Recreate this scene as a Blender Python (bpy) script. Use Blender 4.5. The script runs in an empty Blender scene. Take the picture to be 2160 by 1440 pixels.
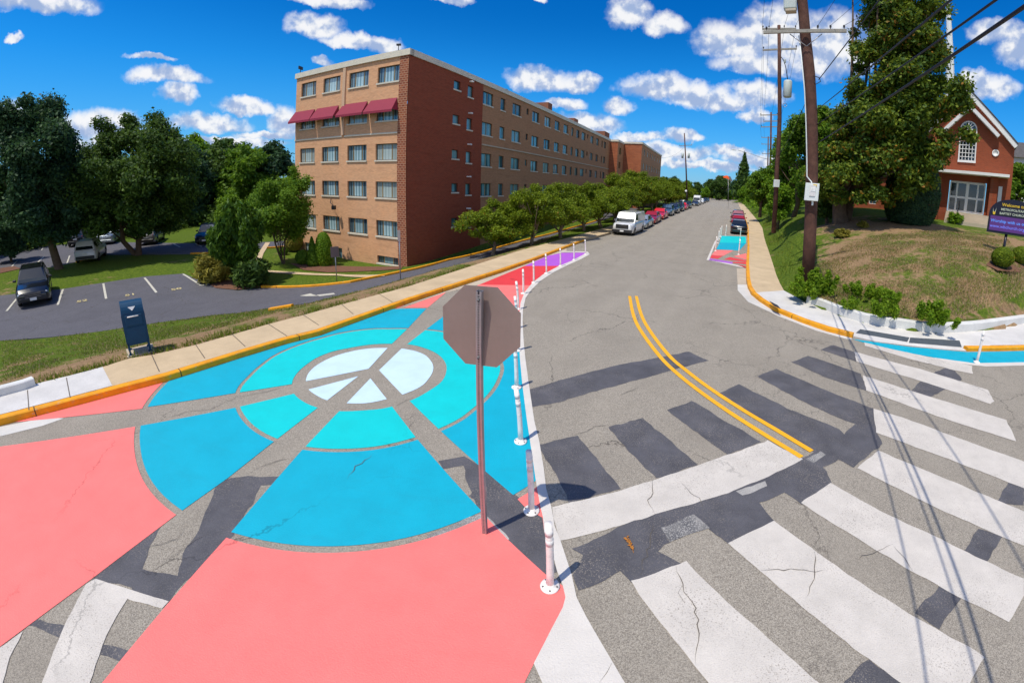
import bpy, bmesh, math, random
import numpy as np
from mathutils import Vector, Matrix
from mathutils.geometry import delaunay_2d_cdt
R_ = math.radians
random.seed(7); rng = np.random.default_rng(11)
scene = bpy.context.scene
COL = scene.collection

# ------------------------------------------------------------------ camera
# wide action-camera lens: angle = radial polynomial of the distance from the lens axis
F = 835.891; CX = 1207.42; CY = 529.218; W_, H_ = 2160, 1440
KP = (1.02270987, -0.09599292, -0.03291296, 0.01146423)
CAMH = 4.0
MC = np.array([[0.9989348, 0.00779407, 0.04548096], [0.04614396, -0.16872766, -0.984582], [0., 0.98563189, -0.16890758]])  # rows: right, down, forward
cd = bpy.data.cameras.new("camera"); cam = bpy.data.objects.new("camera", cd); COL.objects.link(cam); scene.camera = cam
cd.type = 'PANO'; cd.panorama_type = 'FISHEYE_LENS_POLYNOMIAL'
cd.sensor_fit = 'HORIZONTAL'; cd.sensor_width = 36; cd.sensor_height = 24; cd.fisheye_fov = 3.14159
mm = 60.0
cd.fisheye_polynomial_k0 = 0
for i, k in enumerate(KP): setattr(cd, "fisheye_polynomial_k%d" % (i + 1), -k * (mm / F) ** (i + 1))
cd.shift_x = -(CX - W_ / 2) / W_; cd.shift_y = (CY - H_ / 2) / H_
cd.clip_start = .05; cd.clip_end = 5000
cam.matrix_world = Matrix(((MC[0][0], -MC[1][0], -MC[2][0], 0), (MC[0][1], -MC[1][1], -MC[2][1], 0), (MC[0][2], -MC[1][2], -MC[2][2], CAMH), (0, 0, 0, 1)))

# ------------------------------------------------------------------ sun, exposure
SUN_AZ = R_(225); SUN_EL = R_(65.3)
scene.view_settings.view_transform = 'Standard'; scene.view_settings.look = 'None'
scene.view_settings.exposure = 0.12; scene.view_settings.gamma = 1
sl = bpy.data.lights.new("sun", 'SUN'); sl.energy = 3.7; sl.angle = R_(.5); sl.color = (1, .93, .80)
so = bpy.data.objects.new("sun", sl); COL.objects.link(so)
sdir = Vector((math.sin(SUN_AZ) * math.cos(SUN_EL), math.cos(SUN_AZ) * math.cos(SUN_EL), math.sin(SUN_EL)))
so.rotation_euler = sdir.to_track_quat('Z', 'Y').to_euler(); so.location = (-30, -30, 60)

# ------------------------------------------------------------------ node helpers
class NT:
    def __init__(s, tree): s.t = tree; s.n = tree.nodes; s.l = tree.links
    def add(s, typ, **kw):
        nd = s.n.new(typ)
        for k, v in kw.items():
            if k.startswith('_'): setattr(nd, k[1:], v)
        return nd
    def put(s, sock, v):
        if v is None: return
        if hasattr(v, 'is_output'): s.l.new(v, sock)
        else:
            try: sock.default_value = v
            except Exception: sock.default_value = (*v, 1) if len(v) == 3 else v
    def math(s, op, a, b=None, c=None, clamp=False):
        nd = s.n.new('ShaderNodeMath'); nd.operation = op; nd.use_clamp = clamp
        for i, v in enumerate((a, b, c)): s.put(nd.inputs[i], v)
        return nd.outputs[0]
    def vec(s, op, a, b=None, scale=None):
        nd = s.n.new('ShaderNodeVectorMath'); nd.operation = op
        s.put(nd.inputs[0], a); s.put(nd.inputs[1], b)
        if scale is not None: s.put(nd.inputs[3], scale)
        return nd.outputs['Value'] if op in ('LENGTH', 'DISTANCE', 'DOT_PRODUCT') else nd.outputs[0]
    def noise(s, v, scale, detail=4, rough=.55, lac=2, out='Fac', dist=0):
        nd = s.n.new('ShaderNodeTexNoise'); s.put(nd.inputs['Vector'], v)
        nd.inputs['Scale'].default_value = scale; nd.inputs['Detail'].default_value = detail; nd.inputs['Roughness'].default_value = rough
        nd.inputs['Distortion'].default_value = dist
        return nd.outputs[out]
    def vor(s, v, scale, feat='F1', out='Distance'):
        nd = s.n.new('ShaderNodeTexVoronoi'); nd.feature = feat; s.put(nd.inputs['Vector'], v); nd.inputs['Scale'].default_value = scale
        return nd.outputs[out]
    def ramp(s, f, stops, interp='LINEAR'):
        nd = s.n.new('ShaderNodeValToRGB'); nd.color_ramp.interpolation = interp; cr = nd.color_ramp
        while len(cr.elements) < len(stops): cr.elements.new(.5)
        for e, (p, c) in zip(cr.elements, stops):
            e.position = p; e.color = (*c, 1) if hasattr(c, '__len__') else (c, c, c, 1)
        s.put(nd.inputs[0], f); return nd.outputs[0]
    def smap(s, f, a, b, lo=0., hi=1.):
        nd = s.n.new('ShaderNodeMapRange'); nd.interpolation_type = 'SMOOTHSTEP'
        for i, v in enumerate((f, a, b, lo, hi)): s.put(nd.inputs[i], v)
        return nd.outputs[0]
    def mix(s, f, a, b, blend='MIX'):
        nd = s.n.new('ShaderNodeMix'); nd.data_type = 'RGBA'; nd.blend_type = blend
        s.put(nd.inputs[0], f); s.put(nd.inputs[6], a); s.put(nd.inputs[7], b); return nd.outputs[2]
    def obj(s):
        return s.n.new('ShaderNodeTexCoord').outputs['Object']
    def pos(s):
        return s.n.new('ShaderNodeNewGeometry').outputs['Position']
    def uv(s):
        return s.n.new('ShaderNodeTexCoord').outputs['UV']
    def bump(s, h, strength=.3, dist=.01):
        nd = s.n.new('ShaderNodeBump'); nd.inputs['Strength'].default_value = strength; nd.inputs['Distance'].default_value = dist
        s.put(nd.inputs['Height'], h); return nd.outputs[0]

def c4(c): return (*c, 1) if len(c) == 3 else c
def mat(name, base, rough=.7, metal=0., spec=.5, build=None, coat=0, trans=0, emit=None):
    m = bpy.data.materials.new(name); m.use_nodes = True; nt = NT(m.node_tree); b = m.node_tree.nodes['Principled BSDF']
    b.inputs['Base Color'].default_value = c4(base); b.inputs['Roughness'].default_value = rough; b.inputs['Metallic'].default_value = metal
    b.inputs['Specular IOR Level'].default_value = spec; b.inputs['Coat Weight'].default_value = coat
    if trans: b.inputs['Transmission Weight'].default_value = trans
    if emit: b.inputs['Emission Color'].default_value = c4(emit[0]); b.inputs['Emission Strength'].default_value = emit[1]
    if build: build(nt, b)
    return m
def noisy(name, base, rough=.7, amp=.25, scale=3, metal=0, spec=.4, bumpk=0, coat=0, dirt=None):
    def f(nt, b):
        v = nt.obj(); n1 = nt.noise(v, scale, 5, .6); n2 = nt.noise(v, scale * 9, 3, .6)
        n = nt.math('ADD', nt.math('MULTIPLY', n1, .65), nt.math('MULTIPLY', n2, .35))
        lo = tuple(x * (1 - amp) for x in base); hi = tuple(min(1, x * (1 + amp)) for x in base)
        c = nt.ramp(n, [(.3, lo), (.7, hi)])
        if dirt: c = nt.mix(nt.math('MULTIPLY', nt.smap(nt.noise(v, dirt[1], 4), .5, .75), dirt[2]), c, dirt[0])
        nt.put(b.inputs['Base Color'], c)
        if bumpk: nt.put(b.inputs['Normal'], nt.bump(n2, bumpk, .02))
    return mat(name, base, rough, metal, spec, f, coat)

# ------------------------------------------------------------------ ray / surface maths
def ray(px, py):
    x = (px - CX) / F; y = (py - CY) / F; r = math.hypot(x, y) + 1e-12
    t = r * (KP[0] + r * (KP[1] + r * (KP[2] + r * KP[3]))); s = math.sin(t) / r
    return np.array([x * s, y * s, math.cos(t)]) @ MC
PA, PB = 0.006301, -0.016544
ST = R_(22.0); SS = np.array([math.sin(ST), math.cos(ST)])
_bs = [0, 34, 40, 45, 52, 60, 80, 120, 200, 400, 3000]; _bz = [0, 0, .07, .2, .52, .78, 1.09, 1.6, 2.6, 5.2, 38]
def Zs(x, y):
    s = x * SS[0] + y * SS[1]
    return PA * x + PB * y + np.interp(s, _bs, _bz)
CTRL = []; TPS = None
def Zt(x, y):
    x = np.asarray(x, float); y = np.asarray(y, float)
    P, w, a = TPS
    d2 = (x[..., None] - P[:, 0]) ** 2 + (y[..., None] - P[:, 1]) ** 2
    z = (d2 * np.log(d2 + 1e-6) * .5) @ w + a[0] + a[1] * x + a[2] * y
    return np.clip(z, -3.0, 5.5)
def hit(px, py, zf, off=0.):
    d = ray(px, py); t = .5; prev = t
    def g(t): return CAMH + t * d[2] - zf(t * d[0], t * d[1]) - off
    a = t; 
    for _ in range(400):
        b = a * 1.04 + .05
        if g(b) < 0: break
        a = b
    for _ in range(40):
        m = (a + b) / 2
        if g(m) > 0: a = m
        else: b = m
    return np.array([a * d[0], a * d[1], CAMH + a * d[2]])
def G(px, py, off=0.): return hit(px, py, Zs, off)
def T(px, py, off=0.): return hit(px, py, lambda x, y: float(Zt(x, y)), off)
def Zat(px, py, z):
    d = ray(px, py); t = (z - CAMH) / d[2]; return np.array([t * d[0], t * d[1], z])
def D(px, py, dist):
    d = ray(px, py); k = dist / math.hypot(d[0], d[1]); return np.array([0, 0, CAMH]) + d * k
def ontoplane(px, py, p0, n):
    d = ray(px, py); o = np.array([0, 0, CAMH]); n = np.asarray(n); t = ((np.asarray(p0) - o) @ n) / (d @ n); return o + d * t
def polar(az, dist, z=0.): return np.array([dist * math.sin(R_(az)), dist * math.cos(R_(az)), z])

# ------------------------------------------------------------------ mesh helpers
def tag(o, label=None, cat=None, group=None, kind=None):
    if label: o['label'] = label
    if cat: o['category'] = cat
    if group: o['group'] = group
    if kind: o['kind'] = kind
    return o
def empty(name, loc=(0, 0, 0), rz=0., label=None, cat=None, group=None):
    o = bpy.data.objects.new(name, None); COL.objects.link(o); o.location = loc; o.rotation_euler = (0, 0, rz); o.empty_display_size = .3
    return tag(o, label, cat, group)
class MB:
    def __init__(s): s.v = []; s.f = []; s.m = []; s.uv = None; s.sm = []
    def add(s, vs, fs, mi=0, M=None, smooth=False):
        o = len(s.v)
        for v in vs:
            s.v.append(tuple(M @ Vector(v)) if M is not None else tuple(v))
        for f in fs: s.f.append(tuple(i + o for i in f)); s.m.append(mi); s.sm.append(smooth)
        return s
    def box(s, c, d, M=None, mi=0, bev=0):
        x, y, z = d[0] / 2, d[1] / 2, d[2] / 2; cx, cy, cz = c
        if bev:
            b = min(bev, x * .9, y * .9, z * .9); vs = []; 
            for sx in (-1, 1):
                for sy in (-1, 1):
                    for sz in (-1, 1):
                        vs += [(cx + sx * (x - b), cy + sy * (y - b), cz + sz * z), (cx + sx * (x - b), cy + sy * y, cz + sz * (z - b)), (cx + sx * x, cy + sy * (y - b), cz + sz * (z - b))]
            bm = bmesh.new(); bv = [bm.verts.new(v) for v in vs]; r = bmesh.ops.convex_hull(bm, input=bv); bm.verts.index_update()
            vv = [tuple(v.co) for v in bm.verts]; ff = [tuple(v.index for v in f.verts) for f in bm.faces]; bm.free()
            return s.add(vv, ff, mi, M)
        vs = [(cx + a * x, cy + b_ * y, cz + c_ * z) for a in (-1, 1) for b_ in (-1, 1) for c_ in (-1, 1)]
        return s.add(vs, [(0, 1, 3, 2), (4, 6, 7, 5), (0, 4, 5, 1), (2, 3, 7, 6), (0, 2, 6, 4), (1, 5, 7, 3)], mi, M)
    def tube(s, pts, rad, n=8, mi=0, cap=True, smooth=True, M=None):
        pts = [Vector(p) for p in pts]; rads = rad if hasattr(rad, '__len__') else [rad] * len(pts)
        vs = []; fs = []; prev = None
        for i, p in enumerate(pts):
            t = (pts[min(i + 1, len(pts) - 1)] - pts[max(i - 1, 0)]).normalized()
            if prev is None: a = t.orthogonal().normalized()
            else: a = (prev - t * prev.dot(t)).normalized()
            prev = a; b = t.cross(a)
            for k in range(n):
                th = 2 * math.pi * k / n; vs.append(p + (a * math.cos(th) + b * math.sin(th)) * rads[i])
        for i in range(len(pts) - 1):
            for k in range(n):
                fs.append((i * n + k, i * n + (k + 1) % n, (i + 1) * n + (k + 1) % n, (i + 1) * n + k))
        if cap: fs.append(tuple(range(n))[::-1]); fs.append(tuple((len(pts) - 1) * n + k for k in range(n)))
        return s.add(vs, fs, mi, M, smooth)
    def lathe(s, prof, n=16, c=(0, 0, 0), mi=0, M=None, smooth=True):
        vs = []; fs = []
        for r, z in prof:
            for k in range(n):
                th = 2 * math.pi * k / n; vs.append((c[0] + r * math.cos(th), c[1] + r * math.sin(th), c[2] + z))
        for i in range(len(prof) - 1):
            for k in range(n): fs.append((i * n + k, i * n + (k + 1) % n, (i + 1) * n + (k + 1) % n, (i + 1) * n + k))
        fs.append(tuple(range(n))[::-1]); fs.append(tuple((len(prof) - 1) * n + k for k in range(n)))
        return s.add(vs, fs, mi, M, smooth)
    def prism(s, poly, y0, y1, M=None, mi=0):   # poly in (x,z), extruded along y
        n = len(poly); vs = [(x, y0, z) for x, z in poly] + [(x, y1, z) for x, z in poly]
        fs = [tuple(range(n)), tuple(range(2 * n - 1, n - 1, -1))] + [(i, i + n, (i + 1) % n + n, (i + 1) % n) for i in range(n)]
        return s.add(vs, fs, mi, M)
    def build(s, name, mats, parent=None, smooth=None, fixn=False, uvs=None):
        me = bpy.data.meshes.new(name); me.from_pydata(s.v, [], s.f)
        if not isinstance(mats, (list, tuple)): mats = [mats]
        for m in mats: me.materials.append(m)
        me.polygons.foreach_set('material_index', s.m)
        me.polygons.foreach_set('use_smooth', [bool(smooth)] * len(s.f) if smooth is not None else s.sm)
        if uvs:
            ul = me.uv_layers.new(name='UVMap')
            for lp in me.loops: ul.data[lp.index].uv = uvs(s.v[lp.vertex_index])
        if fixn:
            bm = bmesh.new(); bm.from_mesh(me); bmesh.ops.recalc_face_normals(bm, faces=bm.faces); bm.to_mesh(me); bm.free()
        me.update(); o = bpy.data.objects.new(name, me); COL.objects.link(o)
        if parent is not None: o.parent = parent
        return o
def quadmesh(name, V, n_per, mats, midx=None, parent=None):
    """V: (N*n_per,3) array, N faces of n_per own vertices."""
    nv = len(V); nf = nv // n_per; me = bpy.data.meshes.new(name)
    me.vertices.add(nv); me.vertices.foreach_set('co', np.ascontiguousarray(V, dtype=np.float32).ravel())
    me.loops.add(nv); me.loops.foreach_set('vertex_index', np.arange(nv, dtype=np.int32))
    me.polygons.add(nf); me.polygons.foreach_set('loop_start', np.arange(0, nv, n_per, dtype=np.int32))
    if midx is not None: me.polygons.foreach_set('material_index', np.asarray(midx, dtype=np.int32))
    for m in (mats if isinstance(mats, (list, tuple)) else [mats]): me.materials.append(m)
    me.update(calc_edges=True); o = bpy.data.objects.new(name, me); COL.objects.link(o)
    if parent is not None: o.parent = parent
    return o
def copy_tree(o, parent=None):
    c = o.copy(); COL.objects.link(c)
    if parent is not None: c.parent = parent
    for ch in [x for x in bpy.data.objects if x.parent == o]: copy_tree(ch, c)
    return c
def spline(pts, n=6, closed=False):
    pts = [np.asarray(p, float) for p in pts]; N = len(pts); out = []
    rngi = range(N) if closed else range(N - 1)
    for i in rngi:
        p0 = pts[(i - 1) % N] if closed or i > 0 else 2 * pts[0] - pts[1]; p1 = pts[i]; p2 = pts[(i + 1) % N]
        p3 = pts[(i + 2) % N] if closed or i + 2 < N else 2 * pts[-1] - pts[-2]
        for k in range(n):
            t = k / n; out.append(.5 * ((2 * p1) + (-p0 + p2) * t + (2 * p0 - 5 * p1 + 4 * p2 - p3) * t * t + (-p0 + 3 * p1 - 3 * p2 + p3) * t ** 3))
    if not closed: out.append(pts[-1])
    return out
def inpoly(P, poly):
    P = np.asarray(P, float); x, y = P[..., 0], P[..., 1]; q = np.asarray(poly, float)[:, :2]; r = np.zeros(x.shape, bool); j = len(q) - 1
    for i in range(len(q)):
        xi, yi = q[i]; xj, yj = q[j]
        c = ((yi > y) != (yj > y)) & (x < (xj - xi) * (y - yi) / (yj - yi + 1e-15) + xi); r ^= c; j = i
    return r
def polydist(P, poly, closed=True):
    P = np.asarray(P, float)[..., :2]; q = np.asarray(poly, float)[:, :2]; best = np.full(P.shape[:-1], 1e9)
    for i in range(len(q) if closed else len(q) - 1):
        a = q[i]; b = q[(i + 1) % len(q)]; ab = b - a; L = ab @ ab + 1e-12
        t = np.clip(((P - a) @ ab) / L, 0, 1); dd = P - (a + t[..., None] * ab); best = np.minimum(best, np.hypot(dd[..., 0], dd[..., 1]))
    return best
def resample(poly, step, closed=True):
    out = []; n = len(poly)
    for i in range(n if closed else n - 1):
        a = np.asarray(poly[i], float)[:2]; b = np.asarray(poly[(i + 1) % n], float)[:2]; L = np.hypot(*(b - a)); k = max(1, int(L / step))
        for j in range(k): out.append(a + (b - a) * j / k)
    if not closed: out.append(np.asarray(poly[-1], float)[:2])
    return out
def sheet(name, poly, zf, off, material, step=1.5, thick=0., parent=None, kind='structure', grid=None, gk=None):
    """flat polygon draped on zf + off; thick > 0 adds a skirt."""
    P = resample(poly, step); q = np.array(P); pts = [tuple(p) for p in P]; n = len(pts)
    if gk:
        xs = np.arange(q[:, 0].min(), q[:, 0].max(), gk); ys = np.arange(q[:, 1].min(), q[:, 1].max(), gk)
        g = np.stack(np.meshgrid(xs, ys), -1).reshape(-1, 2); g = g[inpoly(g, q)]; g = g[polydist(g, q) > gk * .35]; pts += [tuple(p) for p in g]
    vs, es, fs, ov, oe, of = delaunay_2d_cdt([Vector(p) for p in pts], [(i, (i + 1) % n) for i in range(n)], [tuple(range(n))], 1, 1e-5)
    V = np.array([(v.x, v.y) for v in vs]); Z = zf(V[:, 0], V[:, 1]) + off
    mb = MB(); vv = [(a[0], a[1], z) for a, z in zip(V, Z)]; ff = []
    for f in fs:
        a, b, c = (V[i] for i in f[:3]); ar = (b[0] - a[0]) * (c[1] - a[1]) - (b[1] - a[1]) * (c[0] - a[0])
        ff.append(tuple(f) if ar > 0 else tuple(reversed(f)))
    mb.add(vv, ff)
    if thick:
        A = np.array(P); zz = zf(A[:, 0], A[:, 1]) + off; m = len(A)
        mb.add([(p[0], p[1], z) for p, z in zip(A, zz)] + [(p[0], p[1], z - thick) for p, z in zip(A, zz)], [(i, (i + 1) % m, (i + 1) % m + m, i + m) for i in range(m)])
    o = mb.build(name, material, parent)
    if kind: o['kind'] = kind
    return o
def ribbon(name, line, w0, w1, zf, off, h, material, kind='structure', parent=None, seg=.5, base=-.12, lap=None):
    """kerb: from the traced line, w0 to the left .. w1 to the right of travel, top at off+h (rounded edge)."""
    L = resample(line, seg, False); L = np.array(L); n = len(L); t = np.gradient(L, axis=0); t /= np.hypot(t[:, 0], t[:, 1])[:, None]; nr = np.stack([-t[:, 1], t[:, 0]], 1)
    prof = [(w1, base), (w1, h - .02), (w1 + (.02 if w1 < w0 else -.02), h), (w0 - (.02 if w1 < w0 else -.02), h), (w0, h - .02), (w0, base)]
    vs = []
    for i in range(n):
        for a, z in prof:
            q = L[i] + nr[i] * a; vs.append((q[0], q[1], float(zf(L[i][0], L[i][1])) + off + z))
    k = len(prof); fs = []
    for i in range(n - 1):
        for j in range(k - 1): fs.append((i * k + j, (i + 1) * k + j, (i + 1) * k + j + 1, i * k + j + 1))
    fs += [tuple(range(k)), tuple(range((n - 1) * k + k - 1, (n - 1) * k - 1, -1))]
    mb = MB().add(vs, fs); o = mb.build(name, material, parent, fixn=True)
    if kind: o['kind'] = kind
    return o
# ------------------------------------------------------------------ sky
def make_world():
    w = bpy.data.worlds.new("World"); scene.world = w; w.use_nodes = True; nt = NT(w.node_tree); n = w.node_tree.nodes
    bg = n['Background']; bg.inputs['Strength'].default_value = .1
    sky = n.new('ShaderNodeTexSky'); sky.sky_type = 'NISHITA'; sky.sun_disc = False; sky.sun_elevation = SUN_EL; sky.sun_rotation = SUN_AZ
    sky.air_density = 1.0; sky.dust_density = .3; sky.ozone_density = 3.5; sky.altitude = 200
    hs = n.new('ShaderNodeHueSaturation'); hs.inputs['Saturation'].default_value = 1.42; hs.inputs['Value'].default_value = .98; hs.inputs['Hue'].default_value = .497
    nt.l.new(sky.outputs[0], hs.inputs['Color'])
    d = n.new('ShaderNodeTexCoord').outputs['Generated']
    sep = n.new('ShaderNodeSeparateXYZ'); nt.l.new(d, sep.inputs[0])
    up = nt.vec('NORMALIZE', d)
    n1 = n.new('ShaderNodeTexNoise'); nt.put(n1.inputs['Vector'], up); n1.inputs['Scale'].default_value = 9; n1.inputs['Detail'].default_value = 6; n1.inputs['Roughness'].default_value = .6
    wv = nt.vec('SCALE', nt.vec('SUBTRACT', n1.outputs['Color'], (.5, .5, .5)), None, .07)
    n2 = n.new('ShaderNodeTexNoise'); nt.put(n2.inputs['Vector'], up); n2.inputs['Scale'].default_value = 34; n2.inputs['Detail'].default_value = 6; n2.inputs['Roughness'].default_value = .62
    wv2 = nt.vec('SCALE', nt.vec('SUBTRACT', n2.outputs['Color'], (.5, .5, .5)), None, .020)
    q = nt.vec('ADD', nt.vec('ADD', up, wv), wv2)
    clouds = [(70,4,105,26),(22,82,13,9),(318,122,40,8),(352,168,66,20),(372,207,32,20),(525,228,62,20),(222,268,76,30),(425,262,85,20),(25,262,34,34),(603,262,30,34),
     (690,4,72,16),(668,60,50,28),(748,92,60,18),(798,98,44,20),(686,135,24,10),(958,0,36,12),(1137,8,18,9),(1328,34,48,34),(1398,60,46,26),(1142,168,78,30),(1225,178,42,20),(1190,222,48,17),
     (1240,264,80,26),(1345,292,60,14),(1390,190,82,32),(1478,205,80,28),(1310,230,32,20),(1548,222,52,20),(1600,205,60,26),(1528,92,66,50),(1640,86,110,62),(1742,112,92,70),(1590,140,90,30),
     (1443,287,46,18),(1405,325,110,22),(1540,322,50,14),(1590,338,66,18),(1590,246,30,16),(2104,72,46,26),(2152,110,44,34),(2082,190,58,26),(2054,168,22,20),(470,300,120,12),(250,302,95,14),(1470,348,130,10),
     (1180,285,60,12),(560,285,60,9),(1900,250,120,30),(1230,340,200,14)]
    Fm = None; Ws = None; Ys = None
    for (px, py, hw, hh) in clouds:
        c = ray(px, py); c = c / np.linalg.norm(c); e = np.array([c[1], -c[0], 0]); e /= np.linalg.norm(e); u = np.cross(e, c)
        # local roll of the lens is handled by real directions: e is level, u is up
        a = tuple(e * 850 / hw); b = tuple(u * 850 / hh)
        x = nt.vec('DOT_PRODUCT', q, a); y = nt.math('SUBTRACT', nt.vec('DOT_PRODUCT', q, b), float(np.dot(c, b)))
        x = nt.math('SUBTRACT', x, float(np.dot(c, a)))
        yy = nt.math('MAXIMUM', y, nt.math('MULTIPLY', y, -1.45))
        f = nt.math('SUBTRACT', 1.0, nt.math('MULTIPLY_ADD', x, x, nt.math('MULTIPLY', yy, yy)))
        f = nt.math('MAXIMUM', f, -3.0)
        wt = nt.math('ADD', nt.math('MAXIMUM', f, 0.), .0005)
        Fm = f if Fm is None else nt.math('SMOOTH_MAX', Fm, f, .25)
        Ws = wt if Ws is None else nt.math('ADD', Ws, wt)
        ym = nt.math('MULTIPLY', nt.math('MAXIMUM', nt.math('MINIMUM', y, 1.5), -1.5), wt)
        Ys = ym if Ys is None else nt.math('ADD', Ys, ym)
    front = nt.math('GREATER_THAN', nt.vec('DOT_PRODUCT', up, tuple(ray(1080, 300) / np.linalg.norm(ray(1080, 300)))), .15)
    puff = nt.noise(up, 20, 5, .52); puff2 = nt.noise(nt.vec('ADD', up, (.004, .004, .016)), 20, 5, .52)
    fld = nt.math('ADD', Fm, nt.math('MULTIPLY', nt.math('SUBTRACT', puff, .5), 1.3))
    mask = nt.smap(fld, -.3, .8)
    # clouds outside the picture: unseen noise clouds, cover raised to add neutral fill light
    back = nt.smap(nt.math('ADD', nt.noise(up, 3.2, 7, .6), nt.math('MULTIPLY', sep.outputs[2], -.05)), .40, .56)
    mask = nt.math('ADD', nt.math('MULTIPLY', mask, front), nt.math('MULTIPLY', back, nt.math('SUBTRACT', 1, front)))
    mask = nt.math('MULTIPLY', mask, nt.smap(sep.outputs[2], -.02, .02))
    yav = nt.math('DIVIDE', Ys, Ws)
    sh = nt.math('ADD', nt.math('MULTIPLY_ADD', yav, .42, .55), nt.math('MULTIPLY', nt.math('SUBTRACT', puff, puff2), 5.5))
    sh = nt.math('ADD', sh, nt.math('MULTIPLY', nt.math('SUBTRACT', nt.noise(up, 8, 4, .5), .5), 1.1))
    ccol = nt.ramp(sh, [(.0, (3.4, 4.4, 6.6)), (.35, (4.6, 5.4, 7.2)), (.7, (7.4, 7.7, 8.3)), (1., (8.8, 8.8, 8.9))])
    haze = nt.smap(sep.outputs[2], .0, .40, .5, 0.)
    skyc = nt.mix(haze, hs.outputs[0], (1.6, 4.6, 9.0, 1))
    skyc = nt.mix(1.0, skyc, nt.ramp(sep.outputs[2], [(0., (.62, .90, 1.02)), (.25, (.22, .98, 1.32)), (.6, (.05, 1.02, 1.5))]), 'MULTIPLY')
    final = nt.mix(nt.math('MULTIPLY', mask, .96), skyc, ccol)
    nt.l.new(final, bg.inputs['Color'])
make_world()

# ------------------------------------------------------------------ ground materials
def crack(nt, v, scale, width, amount=.55):
    wv = nt.vec('ADD', v, nt.vec('SCALE', nt.noise(v, 1.3, 5, .65, out='Color'), None, .9))
    d = nt.vor(wv, scale, 'DISTANCE_TO_EDGE')
    k = nt.smap(d, 0., width, 1., 0.)
    return nt.math('MULTIPLY', k, nt.smap(nt.noise(v, .23, 3), amount, amount + .12))
def asphalt(base, light, dark, crk=.6):
    def f(nt, b):
        v = nt.pos()
        sp = nt.vor(v, 120, out='Color'); s1 = nt.math('MULTIPLY', nt.noise(v, 60, 3, .65), 1.)
        sv = n_sep(nt, sp)
        agg = nt.ramp(nt.math('ADD', nt.math('MULTIPLY', sv, .5), nt.math('MULTIPLY', s1, .5)), [(.26, dark), (.5, base), (.72, light)])
        big = nt.noise(v, .55, 5, .6); c = nt.mix(nt.math('MULTIPLY', nt.smap(big, .42, .7), .35), agg, tuple(x * .72 for x in base))
        c = nt.mix(nt.math('MULTIPLY', nt.smap(nt.noise(v, 1.7, 5, .7), .55, .75), .25), c, light)
        lane = nt.vec('DOT_PRODUCT', v, (math.cos(ST), -math.sin(ST), 0)); wheel = nt.math('PINGPONG', nt.math('ADD', lane, nt.math('MULTIPLY', nt.noise(v, .12, 2), 1.5)), .95)
        c = nt.mix(nt.math('MULTIPLY', nt.smap(wheel, .55, .95), .13), c, tuple(x * 1.35 for x in base)); c = nt.mix(nt.math('MULTIPLY', nt.smap(nt.noise(nt.vec('MULTIPLY', v, (1., .35, 1.)), .8, 6, .75), .56, .7), .16), c, dark)
        ck = crack(nt, v, .30, .0065, crk - .16)
        c = nt.mix(nt.math('MULTIPLY', ck, .7), c, (.06, .052, .045, 1))
        ck2 = crack(nt, nt.vec('ADD', v, (31., 7., 0.)), .95, .013, crk - .08); c = nt.mix(nt.math('MULTIPLY', ck2, .45), c, (.06, .055, .05, 1))
        # faint oil spots and tyre dust
        c = nt.mix(nt.math('MULTIPLY', nt.smap(nt.vor(v, .9), .0, .09, 1., 0.), .25), c, (.05, .05, .05, 1))
        nt.put(b.inputs['Base Color'], c); nt.put(b.inputs['Normal'], nt.bump(nt.math('ADD', sv, nt.math('MULTIPLY', s1, .7)), .42, .012))
    return f
def n_sep(nt, col):
    s = nt.n.new('ShaderNodeSeparateColor'); nt.l.new(col, s.inputs[0]); return s.outputs[0]
M = {}
M['asphalt'] = mat('asphalt', (.2, .18, .16), .88, spec=.25, build=asphalt((.305, .272, .222), (.42, .378, .312), (.185, .162, .134)))
M['lot'] = mat('lot_asphalt', (.12, .12, .13), .85, spec=.3, build=asphalt((.108, .106, .122), (.165, .162, .18), (.06, .06, .072), .5))
def paint(base, wear=.0, under=(.2, .18, .16), var=.07, thr=.6):
    def f(nt, b):
        v = nt.pos(); n1 = nt.noise(v, 2.3, 5, .6); n2 = nt.noise(v, 80, 2, .6)
        lo = tuple(x * (1 - var) for x in base); hi = tuple(min(1, x * (1 + var)) for x in base)
        c = nt.ramp(nt.math('ADD', nt.math('MULTIPLY', n1, .6), nt.math('MULTIPLY', n2, .4)), [(.35, lo), (.65, hi)])
        if wear:
            wr = nt.math('MULTIPLY', nt.smap(nt.noise(v, 60, 3, .7), thr, thr + .08), nt.smap(nt.noise(v, .9, 4, .6), .36, .66, .12, 1.)); c = nt.mix(nt.math('MULTIPLY', wr, wear), c, under)
            st = nt.smap(nt.noise(v, 1.9, 6, .75), .52, .78); c = nt.mix(nt.math('MULTIPLY', st, .22 * wear), c, tuple(x * .6 for x in base))
        ck = crack(nt, v, .30, .006, .50); c = nt.mix(nt.math('MULTIPLY', ck, .5), c, tuple(x * .25 for x in base))
        tr = nt.smap(nt.noise(nt.vec('MULTIPLY', v, (.5, 3., 1.)), 1.1, 5, .7), .52, .8); c = nt.mix(nt.math('MULTIPLY', tr, .16), c, tuple(x * .55 + .02 for x in base))
        pit = nt.smap(nt.noise(v, 38, 4, .75), .66, .74); c = nt.mix(nt.math('MULTIPLY', pit, .35), c, tuple(x * .5 + .03 for x in base))
        nt.put(b.inputs['Base Color'], c); nt.put(b.inputs['Normal'], nt.bump(nt.noise(v, 70, 3, .6), .55, .012))
    return f
def P_(name, base, rough=.65, **k): M[name] = mat(name, base, rough, spec=.35, build=paint(base, **k))
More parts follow.
